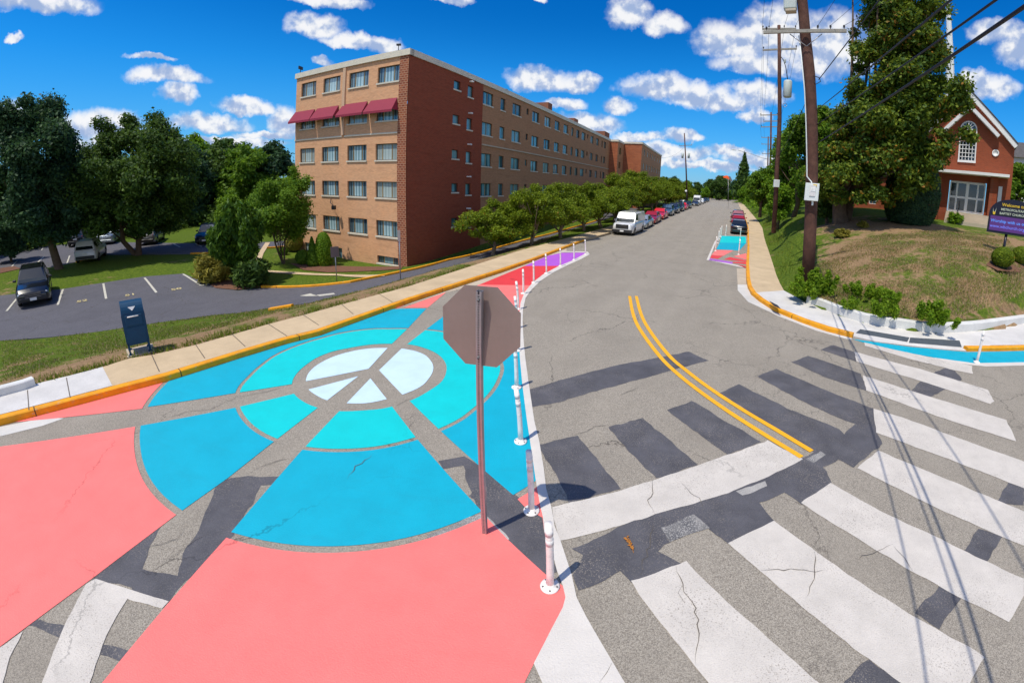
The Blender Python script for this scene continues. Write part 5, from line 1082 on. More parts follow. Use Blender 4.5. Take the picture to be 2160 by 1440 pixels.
for i, t_ in enumerate((.0, .2, .65, .98)):
    S_ = a1[0] + (a1[1] - a1[0]) * t_ + [0, 0, .2]; E_ = Uarm[0] + (Uarm[1] - Uarm[0]) * t_ + [0, 0, .2]; nm = ('leftmost', 'second', 'third', 'rightmost')[i]
    wire(S_, E_, .010, .25, 'thin wire from the thick pole to the slender pole, %s on the upper crossarm' % nm)
    E3 = D(1603.5 + (1640 - 1603.5) * t_, 242, D3); wire(S_, E3, .011, .5, 'thin wire from the slender pole to the pole beyond, %s on the upper crossarm' % nm)
    wire(E3, D(1606 + 34 * t_, 289, D4), .014, .5, 'thin wire between the two distant right poles, %s on the crossarm' % nm)
for i, t_ in enumerate((.02, .98)):
    wire(a2[0] + (a2[1] - a2[0]) * t_ + [0, 0, .2], D(1605 + 36 * t_, 267, D3), .010, .6, 'thin wire on the %s end of the slender pole lower crossarm' % ('left', 'right')[i])
wire(D(1716, 172, D1), D(1640, 330, D2), .016, .4, 'black cable from the thick pole loop to the slender pole')
wire(D(1645, 300, D2), D(1622, 345, D3), .02, .5, 'black cable low on the slender pole running to the pole beyond')
wire(D(1443.5, 310, D5), D(1380, 330, 60), .012, 1.0, 'thin wire from the left far pole toward the apartment block')

# small signs by the drive, orange road flag, lone lamp
def small_sign(px, py, h, w, hh, label, m='metal_dark', dist=None, name='parking_sign'):
    b = T(px, py) if dist is None else D(px, py, dist); e = empty(name, tuple(b), 0, label, 'sign')
    MB().tube([(0, 0, -.1), (0, 0, h)], .03, 8).build('post', M['galv'], e); az = math.atan2(b[0], b[1])
    MB().box((0, 0, 0), (w, .02, hh), Matrix.Translation((0, -.03, h - hh / 2)) @ Matrix.Rotation(-az + .2, 4, 'Z'), bev=.005).build('panel', M[m], e); return e
M['sign_brown'] = noisy('sign_back', (.16, .11, .1), .5, .1, 3); M['orange'] = mat('orange_flag', (.95, .12, .01), .7)
small_sign(711, 597, 2.1, .45, .6, 'small brown sign on a thin post in front of the apartment lawn', 'sign_brown')
small_sign(845, 589, 2.3, .12, .5, 'narrow sign on a thin grey post at the apartment corner', 'galv')
of = empty('road_flag', tuple(D(1536, 440, 100)), 0, 'bright orange flag on a post above the far road', 'flag'); ob = D(1536, 440, 100)
MB().tube([(0, 0, 0), D(1536, 378, 100) - ob], .035, 6).build('post', M['galv'], of)
MB().add([D(1525, 372, 100) - ob, D(1532, 370, 100) - ob, D(1536, 371, 100.1) - ob, D(1539, 379, 100.1) - ob, D(1533, 376, 99.9) - ob, D(1526, 375, 100) - ob], [(0, 1, 5), (1, 4, 5), (1, 2, 4), (2, 3, 4)]).build('cloth', M['orange'], of)
gl = empty('globe_lamp', tuple(D(1447, 425, 72)), 0, 'small white globe lamp beside the parked cars', 'lamp'); MB().tube([(0, 0, 0), (0, 0, D(1447, 404, 72)[2] - D(1447, 425, 72)[2])], .05, 6).build('post', M['metal_dark'], gl); MB().lathe([(.02, -.22), (.16, -.16), (.22, 0), (.16, .16), (.02, .22)], 10, tuple(D(1447, 403, 72) - D(1447, 425, 72))).build('globe', M['white_trim'], gl)
# dead sprig of leaves lying on the tar band
sp = G(1330, 1150, .02); e = empty('dried_sprig', tuple(sp), R_(20), 'orange dried sprig of leaves lying on the dark tar band', 'leaf'); M['sprig'] = noisy('dry_leaf', (.42, .17, .025), .8, .3, 20)
MB().tube([(-.02, -.16, .0), (0, -.05, .02), (.01, .1, .02), (-.01, .2, .01)], .005, 5).build('stem', M['sprig'], e)
for k in range(14):
    t = -.12 + .022 * k; s = 1 if k % 2 else -1; a = random.uniform(.3, 1.1); L_ = random.uniform(.05, .1); dx, dy = s * math.sin(a) * L_, math.cos(a) * L_
    MB().add([(0, t, .02), (dx * .5 + dy * .22, t + dy * .5 - dx * .22, .035), (dx, t + dy, .015), (dx * .5 - dy * .22, t + dy * .5 + dx * .22, .03)], [(0, 1, 2, 3)]).build('leaf', M['sprig'], e)
e.scale = (.66, .66, .66)
def stall(px, py, s):
    p = T(px, py); a, b_ = T(218, 598), T(224, 630); d = Vector(((a - b_)[0], (a - b_)[1], 0)).normalized(); r = Vector((d[1], -d[0], 0)); m = Matrix.Identity(4)
    for i in range(3): m[i][0] = r[i]; m[i][1] = d[i]; m[i][2] = (0, 0, 1)[i]
    m.translation = Vector((p[0], p[1], p[2] + .02)); o = text('bay_number_marking', s, .62, M['lot_num'], None, m, .001, bold=.01); o['kind'] = 'structure'
stall(173, 635, '52'); stall(275, 622, '51'); stall(372, 610, '50')
# ------------------------------------------------------------------ vehicles
def carpaint(name, c, metal=.3): return mat(name, c, .28, metal=metal, spec=.6, coat=.8)
PAINT = {k: carpaint('paint_' + k, c, m) for k, c, m in [('black', (.008, .009, .012), .2), ('white', (.72, .73, .74), 0.), ('silver', (.42, .46, .47), .6), ('red', (.36, .008, .014), .2), ('bright_red', (.62, .012, .012), 0.), ('blue_grey', (.10, .16, .22), .5), ('navy', (.012, .022, .05), .3), ('dark_green', (.012, .03, .028), .3), ('maroon', (.13, .01, .03), .3), ('grey', (.28, .29, .31), .5), ('dark_grey', (.05, .055, .065), .4)]}
M['tyre'] = mat('tyre_rubber', (.018, .018, .018), .85); M['rim'] = mat('alloy_rim', (.42, .42, .43), .3, metal=.9); M['plastic'] = mat('black_plastic', (.02, .02, .022), .5)
M['headlamp'] = mat('headlamp_glass', (.6, .65, .7), .1, metal=.4, coat=1); M['tail'] = mat('tail_lamp', (.5, .01, .01), .15, coat=1); M['chrome'] = mat('chrome', (.6, .6, .62), .12, metal=1); M['cabin_dark'] = mat('cabin_interior', (.01, .01, .011), .9)
SPEC = dict(
 sedan=dict(L=4.75, W=1.82, H=1.45, hood=[(-1, .93), (-.72, .98), (-.52, .98), (.38, .92), (.62, .90), (.88, .76), (1, .60)], cab=(-.62, -.36, .14, .46), r=.32, wb=2.75, n=2),
 suv=dict(L=4.7, W=1.88, H=1.70, hood=[(-1, 1.02), (-.9, 1.08), (-.6, 1.10), (.3, 1.06), (.55, 1.05), (.86, .94), (1, .74)], cab=(-.97, -.80, .08, .40), r=.36, wb=2.72, n=3),
 van=dict(L=5.6, W=2.02, H=2.12, hood=[(-1, 1.22), (-.9, 1.26), (.3, 1.26), (.62, 1.2), (.9, 1.12), (1, 1.02)], cab=(-.995, -.96, .42, .66), r=.37, wb=3.5, n=1),
 truck=dict(L=6.2, W=2.1, H=2.7, hood=[(-1, 1.3), (.3, 1.3), (.75, 1.2), (1, 1.0)], cab=(-.99, -.97, .45, .66), r=.4, wb=3.8, n=1))
def make_car(kind, col, label, cat='car', group=None, name='parked_car'):
    S = SPEC[kind]; L, W, H = S['L'], S['W'], S['H']; e = empty(name, (0, 0, 0), 0, label, cat, group); hx = np.array([a * L / 2 for a, _ in S['hood']]); hz = np.array([b for _, b in S['hood']]); pm = PAINT[col]
    xw = (-S['wb'] / 2 - .02, S['wb'] / 2 - .02); zl = .20 if kind == 'sedan' else .26
    xs = sorted(set(np.round(np.r_[np.linspace(-L / 2, L / 2, 34), np.linspace(-L / 2, -L / 2 + .3, 5), np.linspace(L / 2 - .4, L / 2, 6), xw[0] + np.linspace(-.42, .42, 11), xw[1] + np.linspace(-.42, .42, 11)], 3)))
    mb = MB(); rings = []
    for x in xs:
        fx = abs(x) / (L / 2); w = W / 2 * (1 - .13 * max(0, (fx - .72) / .28) ** 2.2 - .03 * max(0, (fx - .93) / .07)); zt = float(np.interp(x, hx, hz)); zb = zl + .07 * max(0, (fx - .9) / .1)
        arch = 0
        for c in xw:
            dx = abs(x - c); ra = S['r'] + .06
            if dx < ra: arch = max(arch, S['r'] + math.sqrt(ra * ra - dx * dx))
        zs = max(zb, arch * .98); zm = max(zs + .02, zb + (zt - zb) * .42); z2 = max(zm + .02, zb + (zt - zb) * .72); z3 = max(z2 + .01, zt - .05)
        R = [(w * .55, zb if arch == 0 else max(zb, arch)), (w * .95 if arch == 0 else w * .95, zs), (w, zs + .03), (w * 1.0, zm), (w * .985, z2), (w * .93, z3), (w * .80, zt), (0, zt + .025)]
        rings.append([(x, y, z) for y, z in R] + [(x, -y, z) for y, z in R[:-1]][::-1])
    n = len(rings[0]); V = [p for r in rings for p in r]; Fs = []
    for i in range(len(rings) - 1):
        for k in range(n - 1): Fs.append((i * n + k, (i + 1) * n + k, (i + 1) * n + k + 1, i * n + k + 1))
        Fs.append((i * n + n - 1, (i + 1) * n + n - 1, (i + 1) * n, i * n))
    Fs += [tuple(range(n)), tuple(range((len(rings) - 1) * n + n - 1, (len(rings) - 1) * n - 1, -1))]; mb.add(V, Fs, 0, None, True); mb.build('body', pm, e, fixn=True)
    a, b, c, d = [t * L / 2 for t in S['cab']]; zr = H; ztop = lambda x: float(np.interp(x, hx, hz)) - .02
    wb_ = W / 2 * (.93 if kind in ('sedan', 'suv') else .985); wt = W / 2 * (.74 if kind in ('sedan', 'suv') else .90)
    key = [(a, ztop(a), wb_ * .94, .0), (b, zr - .03, wt * .95, 1), ((b + c) / 2, zr, wt, 1), (c, zr - .03, wt * .95, 1), (d, ztop(d), wb_ * .96, 0)]
    Vt = []; Fc = []
    for x, z, w, t in key:
        zb = ztop(x); wlo = wb_ * (.96 if t == 0 else 1)
        Vt += [(x, wlo, zb), (x, w + (0 if t else .0), z - (.05 if t else 0)), (x, w * .86 if t else w * .9, z + (.0 if t else .001)), (x, -(w * .86 if t else w * .9), z + (0 if t else .001)), (x, -w, z - (.05 if t else 0)), (x, -wlo, zb)]
    for i in range(4):
        for k in range(5): Fc.append((i * 6 + k, (i + 1) * 6 + k, (i + 1) * 6 + k + 1, i * 6 + k + 1))
    MB().add(Vt, Fc).build('roof', pm, e, fixn=True)
    def P(i, k): return Vector(Vt[i * 6 + k])
    def inset(q, name, m, fx=.06, fz=.08, o=.012):
        cen = sum(q, Vector()) / len(q); nrm = (q[1] - q[0]).cross(q[2] - q[0]).normalized()
        if nrm.dot(cen - Vector((0, 0, H * .5))) < 0: nrm = -nrm
        MB().add([tuple(cen + (v - cen) * (1 - fz) + nrm * o) for v in q], [tuple(range(len(q)))]).build(name, M[m], e, fixn=False)
    inset([P(4, 1), P(3, 1), P(3, 4), P(4, 4)], 'windscreen', 'glass_blk', fz=.09)
    if kind in ('sedan', 'suv'): inset([P(0, 1), P(1, 1), P(1, 4), P(0, 4)], 'rear_window', 'glass_blk', fz=.14)
    else: inset([P(0, 1) * .5 + P(1, 1) * .5, P(1, 1), P(1, 4), P(0, 4) * .5 + P(1, 4) * .5], 'rear_window', 'glass_blk', fz=.2)
    for s in (0, 5):
        t_ = 1 if s == 0 else 4
        def sp2(x, zf):
            # point on the side glass plane at x, height fraction zf
            i = 0
            while i < 3 and x > key[i + 1][0]: i += 1
            k0, k1 = key[i], key[i + 1]; f = (x - k0[0]) / (k1[0] - k0[0] + 1e-9); lo = P(i, s).lerp(P(i + 1, s), f); hi = P(i, t_).lerp(P(i + 1, t_), f); return lo.lerp(hi, zf)
        sg_ = 1 if s == 0 else -1; off = Vector((0, .012 * sg_, .0))
        mid = (b + c) / 2 + (.0 if kind != 'van' else 1.0)
        segs = {'sedan': [(b - .15, mid - .05, .5), (mid + .05, c + .55, .5)], 'suv': [(a + .15, b + .75, .5), (b + .85, mid + .1, .5), (mid + .2, c + .5, .5)], 'van': [(c - .55, c + .30, .5)], 'truck': [(c - .4, c + .4, .5)]}[kind]
        for (x0, x1, _) in segs:
            q = [sp2(x0, .10), sp2(x1, .10)]; hi1 = min(x1, c - .02); hi0 = max(x0, b + .02)
            q += [sp2(hi1, .88), sp2(hi0, .88)]
            MB().add([tuple(v + off) for v in q], [(0, 1, 2, 3) if s else (3, 2, 1, 0)]).build('side_window', M['glass_blk'], e)
        MB().box((c + .32, sg_ * (W / 2 + .06), ztop(c) + .12), (.14, .2, .14), bev=.04).build('door_mirror', M['plastic'] if col not in ('white', 'red', 'bright_red') else pm, e)
    for x in xw:
        for s in (-1, 1):
            m_ = Matrix.Translation((x, s * (W / 2 - .11), S['r'])) @ Matrix.Rotation(R_(90), 4, 'X')
            t = MB().lathe([(S['r'] - .1, -.115), (S['r'] - .03, -.11), (S['r'], -.07), (S['r'], .07), (S['r'] - .03, .11), (S['r'] - .1, .115)], 22, M=m_).build('wheel', M['tyre'], e)
            rm = MB(); rm.lathe([(S['r'] - .12, .09 * s * -1), (.05, .10 * -s), (.04, .13 * -s)], 14, M=m_); 
            for k in range(5): an = k * 2 * math.pi / 5; rm.box((math.cos(an) * (S['r'] - .2) * .5 + 0, math.sin(an) * (S['r'] - .2) * .5, -s * .118), (S['r'] * .62, .05, .015), m_ @ Matrix.Translation((0, 0, 0)) @ Matrix.Rotation(0, 4, 'Z'))
            rm.build('rim', M['rim'], t)
    fz = S['hood'][-1][1]; xf = L / 2; fw = W / 2 * .84
    MB().box((xf - .02, 0, zl + .17), (.12, W * (.80 if kind in ('sedan', 'suv') else .95), .22 if kind in ('sedan', 'suv') else .3), bev=.04).build('front_bumper', M['plastic'], e); MB().box((-xf + .02, 0, zl + .20), (.12, W * .80, .24), bev=.04).build('rear_bumper', M['plastic'] if kind != 'sedan' else pm, e)
    g = MB(); gh = .2 if kind == 'sedan' else (.3 if kind == 'suv' else .42); g.box((xf - .035, 0, fz - gh * .42), (.10, W * (.50 if kind in ('sedan', 'suv') else .62), gh), bev=.03); g = g.build('grille', M['plastic'], e)
    for k in range(3): MB().box((xf + .02, 0, fz - gh * .42 + (k - 1) * gh * .28), (.01, W * .46, .018)).build('grille_bar', M['chrome'], g)
    for s in (-1, 1):
        MB().box((xf - .13, s * fw * .80, fz - .05), (.22, .34, .15), bev=.05).build('headlight', M['headlamp'], e)
        MB().box((-xf + .09, s * (W / 2 * .84 - .13), S['hood'][0][1] - .17), (.16, .30 if kind == 'sedan' else .22, .17 if kind == 'sedan' else .34), bev=.04).build('tail_light', M['tail'], e)
    MB().box((xf + .035, 0, zl + .18), (.015, .36, .14)).build('licence_plate', M['white_trim'], e); MB().box((-xf - .035, 0, S['hood'][0][1] - .27), (.015, .36, .14)).build('licence_plate', M['white_trim'], e)
    if kind in ('suv', 'van'):
        for s in (-1, 1): MB().tube([(a + .5, s * wt * .86, H + .0), (a + .7, s * wt * .86, H + .045), (c - .5, s * wt * .86, H + .045), (c - .3, s * wt * .86, H + .0)], .018, 6).build('roof_rail', M['plastic'], e)
    return e
def put(e, x, y, az, zf=Zs, dz=0.):
    """heading az: compass angle the nose points to."""
    h = R_(az); dv = np.array([math.sin(h), math.cos(h)]); z1 = float(zf(x + dv[0] * 1.4, y + dv[1] * 1.4)); z0 = float(zf(x - dv[0] * 1.4, y - dv[1] * 1.4)); e.location = (x, y, (z0 + z1) / 2 + dz + .006)
    rx = Matrix.Rotation(math.pi / 2 - h, 4, 'Z') @ Matrix.Rotation(-math.atan2(z1 - z0, 2.8), 4, 'Y'); e.rotation_euler = rx.to_euler()
def row(s, lat, az, **k):
    e = make_car(**k); L = SPEC[k['kind']]['L']; p = sl_(s + L / 2, lat); put(e, p[0], p[1], az); return e
gl_ = 'cars parked along the left kerb'
for s, kind, col, lab, cat in [(35.4, 'van', 'white', 'white panel van with black grille, first in the left parked row', 'van'), (42.0, 'sedan', 'silver', 'silver sedan parked right behind the white van', 'car'), (47.4, 'sedan', 'red', 'dark red sedan parked behind the silver sedan', 'car'), (53.2, 'sedan', 'bright_red', 'brighter red sedan between the dark red sedan and grey SUV', 'car'),
     (59.6, 'suv', 'blue_grey', 'blue grey SUV parked behind the red sedans', 'car'), (66.5, 'suv', 'navy', 'navy SUV parked behind the blue grey one', 'car'), (73.5, 'suv', 'black', 'black SUV parked between the navy SUV and a bright red car', 'car'), (80.5, 'sedan', 'bright_red', 'bright red car farther up beside black SUVs', 'car'), (87.5, 'suv', 'dark_green', 'dark green SUV beyond the last red car', 'car')]:
    row(s, -9.42, ST * 180 / math.pi + 180, kind=kind, col=col, label=lab, cat=cat, group=gl_, name='parked_van' if kind == 'van' else 'parked_car')
for s, kind, col, lab, la in [(106, 'sedan', 'dark_grey', 'dark sedan with bright front, first of the far group', -9.2), (103, 'sedan', 'white', 'white car in the driveway left of the far dark sedan', -12.2), (116, 'truck', 'white', 'white box truck in the far parked group', -9.6), (128, 'suv', 'white', 'small white SUV behind the far white truck', -9.3), (138, 'sedan', 'navy', 'dark blue car behind the small white SUV', -9.3), (149, 'suv', 'black', 'black car second from the far end of the row', -9.3), (160, 'sedan', 'blue_grey', 'grey blue car last in the far row', -9.3)]:
    row(s, la, ST * 180 / math.pi + 180, kind=kind, col=col, label=lab, cat='truck' if kind == 'truck' else 'car', group='cars parked far up the street', name='parked_truck' if kind == 'truck' else 'parked_car')
lk = _lr(KRfar[-1]) - 1.12
for s, kind, col, lab in [(44.2, 'sedan', 'black', 'black sedan seen from behind, nearest on the right kerb'), (50.6, 'sedan', 'red', 'dark red sedan parked ahead of the black sedan'), (56.9, 'suv', 'maroon', 'dark maroon SUV with roof rails, farthest on the right kerb')]:
    row(s, lk + .02, ST * 180 / math.pi, kind=kind, col=col, label=lab, group='cars parked along the right kerb')
def lotcar(px, py, fwd, kind, col, lab, front=True):
    q = T(px, py); L = SPEC[kind]['L']; h = R_(fwd); dv = np.array([math.sin(h), math.cos(h)]); c = q[:2] - dv * L / 2 if front else q[:2] + dv * L / 2
    e = make_car(kind, col, lab, group='cars in the car park'); put(e, c[0], c[1], fwd, Zt); return e
def azof(a, b): A_, B_ = T(*a), T(*b); return math.degrees(math.atan2(B_[0] - A_[0], B_[1] - A_[1]))
h1 = azof((218, 598), (224, 630)); h2 = azof((93, 541), (80, 553))
lotcar(74, 648, h1 - 3, 'suv', 'black', 'black SUV facing the road in the near car park bay')
lotcar(181, 556, h2 + 188, 'suv', 'white', 'white SUV seen from behind beside the grass island', False)
lotcar(221, 517, h2 + 190, 'sedan', 'silver', 'white silver sedan with lit looking tail lights in the far bays', False)
lotcar(160, 521, h2 + 186, 'suv', 'black', 'black SUV in shade left of the silver sedan', False)
lotcar(308, 518, h2 + 196, 'suv', 'grey', 'silver grey SUV behind the forked tree trunk', False)
lotcar(431, 517, h2 + 20, 'suv', 'navy', 'dark blue SUV facing forward in the far bays')
lotcar(458, 520, h2 + 22, 'sedan', 'dark_grey', 'dark sedan half hidden behind the upright evergreen')
# ------------------------------------------------------------------ trees and plants
def leafm(name, dark, mid, light, trans=.35, odd=None):
    m = bpy.data.materials.new(name); m.use_nodes = True; nt = NT(m.node_tree); b = m.node_tree.nodes['Principled BSDF']; g = nt.n.new('ShaderNodeNewGeometry')
    clump = nt.noise(nt.obj(), .55, 3, .6); r = g.outputs['Random Per Island']
    f = nt.math('ADD', nt.math('MULTIPLY', r, .55), nt.math('MULTIPLY', clump, .55)); st = [(.18, dark), (.52, mid), (.85, light)]
    c = nt.ramp(f, st)
    if odd: c = nt.mix(nt.math('MULTIPLY', nt.math('GREATER_THAN', nt.math('FRACT', nt.math('MULTIPLY', r, 7.31)), 1 - odd[1]), nt.smap(nt.noise(nt.obj(), .35, 2), .48, .55)), c, odd[0])
    nt.put(b.inputs['Base Color'], c); b.inputs['Roughness'].default_value = .6; b.inputs['Specular IOR Level'].default_value = .25
    tr = nt.n.new('ShaderNodeBsdfTranslucent'); nt.put(tr.inputs['Color'], nt.mix(.5, c, light)); mx = nt.n.new('ShaderNodeMixShader'); mx.inputs[0].default_value = trans
    out = m.node_tree.nodes['Material Output']; nt.l.new(b.outputs[0], mx.inputs[1]); nt.l.new(tr.outputs[0], mx.inputs[2]); nt.l.new(mx.outputs[0], out.inputs[0]); return m
M['leaf_dark'] = leafm('leaf_dark', (.018, .047, .012), (.048, .105, .018), (.12, .20, .025), .38)
M['leaf_deep'] = leafm('leaf_deep', (.013, .04, .022), (.033, .085, .038), (.08, .16, .05), .36)
M['leaf_mid'] = leafm('leaf_mid', (.04, .10, .008), (.10, .21, .012), (.22, .35, .03), .45)
M['leaf_bright'] = leafm('leaf_bright', (.05, .12, .006), (.12, .25, .010), (.26, .40, .02), .42)
M['leaf_olive'] = leafm('leaf_olive', (.055, .105, .006), (.14, .205, .010), (.29, .37, .02), .45, ((.30, .12, .01), .04))
M['leaf_magnolia'] = leafm('leaf_magnolia', (.022, .06, .008), (.07, .135, .014), (.24, .30, .025), .34, ((.34, .16, .02), .12))
M['leaf_conifer'] = leafm('leaf_conifer', (.016, .055, .006), (.045, .12, .008), (.12, .21, .012), .3)
M['leaf_yellow'] = leafm('leaf_yellow', (.13, .12, .015), (.24, .22, .03), (.36, .31, .05), .35)
M['leaf_yellow2'] = leafm('leaf_weed', (.07, .15, .008), (.17, .31, .012), (.33, .46, .03), .5)
M['bark'] = noisy('bark', (.11, .075, .05), .95, .4, 5, bumpk=.8)
M['bark_light'] = noisy('bark_light', (.22, .16, .11), .95, .4, 5, bumpk=.6)
def leaves(blobs, n, size, droop=0., shell=.42, elong=1.5, seed=0):
    r = np.random.default_rng(seed); B = np.array(blobs, float); w = (B[:, 3] * B[:, 4] * B[:, 5]) ** (2 / 3); idx = r.choice(len(B), n, p=w / w.sum()); d = r.normal(size=(n, 3)); d /= np.linalg.norm(d, axis=1)[:, None]
    rad = r.random(n) ** shell; rad *= 1 + .16 * r.normal(size=n) * (rad > .8); c = B[idx, :3] + d * rad[:, None] * B[idx, 3:6]
    nrm = d * .5 + r.normal(size=(n, 3)) * .6 + np.array([0, 0, .5]); nrm /= np.linalg.norm(nrm, axis=1)[:, None]
    t = np.cross(nrm, r.normal(size=(n, 3))); t /= np.linalg.norm(t, axis=1)[:, None]; t[:, 2] -= droop; b = np.cross(nrm, t); s = size * (.55 + .9 * r.random(n))[:, None]
    V = np.stack([c - t * s * elong * .5, c + b * s * .42, c + t * s * elong * .5 + nrm * s * .1, c - b * s * .42], 1); return V.reshape(-1, 3)
def crown_blobs(c, rad, nb, br, seed, flat=.8, inner=.35, taper=None):
    r = np.random.default_rng(seed); out = []
    for i in range(nb):
        d = r.normal(size=3); d /= np.linalg.norm(d); k = inner + (1 - inner) * r.random() ** .5; p = np.array(c) + d * k * np.array(rad)
        if taper: f = (p[2] - (c[2] - rad[2])) / (2 * rad[2]); m = taper(f); p[0] = c[0] + (p[0] - c[0]) * m; p[1] = c[1] + (p[1] - c[1]) * m
        b = br * (.65 + .7 * r.random()); out.append((*p, b, b, b * flat))
    return out
def limbs(mb, base, top, r0, blobs, n, seed, r1=.4, wig=.05):
    r = random.Random(seed); base = Vector(base); top = Vector(top); H = (top - base).length; pts = [base.lerp(top, t) + Vector((r.uniform(-1, 1), r.uniform(-1, 1), 0)) * wig * H * (t > 0) for t in (0, .25, .5, .75, 1)]; pts[0] = base
    mb.tube([base + Vector((0, 0, -.3))] + pts, [r0 * 1.35, r0 * 1.2, r0, r0 * .85, r0 * .65, r0 * .4], 9)
    bl = r.sample(blobs, min(n, len(blobs)))
    for q in bl:
        s = pts[r.choice((1, 2, 2, 3))]; e = Vector(q[:3]); m = s.lerp(e, .5) + Vector((0, 0, -.06 * (e - s).length)); mb.tube([s, m, e], [r0 * .42, r0 * .25, r0 * .07], 6)
def tree(name, loc, label, cat, blobs, nleaf, lsize, lm, trunk=None, bark='bark', group=None, seed=1, **k):
    e = empty(name, tuple(loc), 0, label, cat, group); V = leaves(blobs, nleaf, lsize, seed=seed, **k); quadmesh('crown', V, 4, M[lm], parent=e)
    if trunk:
        mb = MB()
        for (b, t, r0, nl) in trunk: limbs(mb, b, t, r0, blobs, nl, seed)
        mb.build('trunk', M[bark], e)
    return e
def off(p, d): return tuple(np.array(p) - np.array(d))
# the two big trees of the car park island
D_ = lambda az, el_D: 0
b1 = T(125, 567); R1 = math.hypot(b1[0], b1[1]); c1_ = D(80, 345, R1) - b1
bl = crown_blobs(c1_, (3.3, 3.2, 4.9), 46, 1.05, 3, .9) + crown_blobs(c1_ + [-.2, 0, 3.4], (1.7, 1.7, 1.8), 14, .75, 5) + crown_blobs(c1_ + [.3, .3, -4.0], (2.9, 2.9, 1.2), 22, .8, 6)
tree('broadleaf_tree', b1, 'tall dark tree at the left edge with a straight thick trunk', 'tree', bl, 80000, .175, 'leaf_deep', [((0, 0, 0), tuple(c1_ * .9), .30, 16)], group='trees on the car park island', seed=1)
b2 = T(290, 538); R2 = math.hypot(b2[0], b2[1]); c2b = D(283, 378, R2) - b2; lat = np.array([math.cos(math.atan2(b2[0], b2[1])), -math.sin(math.atan2(b2[0], b2[1])), 0])
bl = crown_blobs(c2b + [0, 0, .1], (6.0, 5.6, 3.9), 84, 1.15, 8, .85) + crown_blobs(c2b + [0, 0, -3.0], (5.4, 5.0, 1.2), 34, .95, 12, .7) + crown_blobs(c2b + lat * -2.2 + [0, 0, 3.3], (1.6, 1.6, 1.7), 8, .7, 9) + crown_blobs(c2b + lat * .8 + [0, 0, 3.9], (2.0, 2.0, 1.8), 10, .75, 10)
tree('broadleaf_tree', b2, 'wide rounded dark tree with a forked trunk on the grass island', 'tree', bl, 105000, .165, 'leaf_dark', [((.2, 0, 0), tuple(lat * 1.8 + np.array([0, 0, 5])), .24, 14), ((-.25, 0, 0), tuple(lat * -2.4 + np.array([0, 0, 5])), .21, 14)], group='trees on the car park island', seed=2)
# red-brown mulch beds
def bed(px, name='mulch_bed'): sheet(name, [T(x, y) for x, y in px], Zt, .035, M['mulch'], step=1., gk=1.0)
bed([(443,601),(470,590),(520,588),(560,596),(556,606),(500,612),(455,608)]); bed([(612,556),(690,560),(780,563),(850,562),(846,568),(760,573),(690,575),(640,570)]); bed([(0,566),(30,562),(45,567),(0,577)]); bed([(2080,560),(2098,538),(2140,530),(2170,545),(2150,575),(2105,572)])
# upright evergreen with two shrubs at its foot
b3 = T(507, 593); R3 = math.hypot(b3[0], b3[1]); up3 = D(500, 432, R3) - b3; l3 = np.array([math.cos(math.atan2(b3[0], b3[1])), -math.sin(math.atan2(b3[0], b3[1])), 0]); H3 = up3[2] * .86; bl = []
r_ = np.random.default_rng(5)
for i in range(64):
    f = r_.random(); z = H3 * (.20 + .80 * f); w = 1.7 * (min(1, .12 + f * 2.2)) * (1 - max(0, f - .6) * 1.3); a = r_.random() * 6.28; k = r_.random() ** .6; bl.append((math.cos(a) * w * k, math.sin(a) * w * k, z + .35 * k, .30, .30, .70))
tree('evergreen_tree', b3, 'dark upright evergreen fanning out above a bare foot by the drive', 'tree', bl, 34000, .12, 'leaf_conifer', [((0, 0, 0), (0, 0, H3 * .6), .13, 16)], seed=4, elong=2.6, droop=-.6)
def weed(px, py, w, h, lab, n, seed):
    b = T(px, py); r = np.random.default_rng(seed); bl = []; mb = MB()
    for k in range(int(13 * w)):
        a = r.random() * 6.28; d = r.random() ** .7 * w * .42; x, y = math.cos(a) * d, math.sin(a) * d; hh = h * (.45 + .6 * r.random()) * (1 - .35 * d / w); tx, ty = x * 1.35 + r.normal() * .05, y * 1.35 + r.normal() * .05
        mb.tube([(x * .6, y * .6, -.05), (x, y, hh * .5), (tx, ty, hh)], [.008, .006, .003], 4)
        for f in (.35, .6, .85, 1.0): bl.append((x + (tx - x) * f, y + (ty - y) * f, hh * f, .10, .10, .11))
    e = empty('weed_clump', tuple(b), 0, lab, 'weed', 'weeds along the church corner kerb'); quadmesh('foliage', leaves(bl, n, .055, seed=seed, elong=2.2), 4, M['leaf_yellow2'], parent=e); mb.build('stem', M['leaf_mid'], e); return e
def shrub(px, py, w, h, lab, lm, n=5000, ls=.09, name='shrub', zf=T, grp=None, seed=1, flat=1., spiky=1.6, dist=None, cat='bush', nb=16):
    b = zf(px, py) if dist is None else D(px, py, dist); bl = crown_blobs((0, 0, h * .5), (w * .36, w * .36, h * .32), nb, min(w, h) * .22, seed, flat); bl += [(0, 0, h * .3, w * .38, w * .38, h * .3)]
    return tree(name, b, lab, cat, bl, n, ls, lm, seed=seed, elong=spiky, group=grp)
shrub(455, 594, 2.6, 2.0, 'yellow green feathery shrub left of the upright evergreen', 'leaf_yellow', 7000, .10, seed=21, spiky=3.5)
shrub(532, 603, 2.5, 1.7, 'dark arching shrub right of the upright evergreen', 'leaf_dark', 7000, .11, seed=22, spiky=3.5)
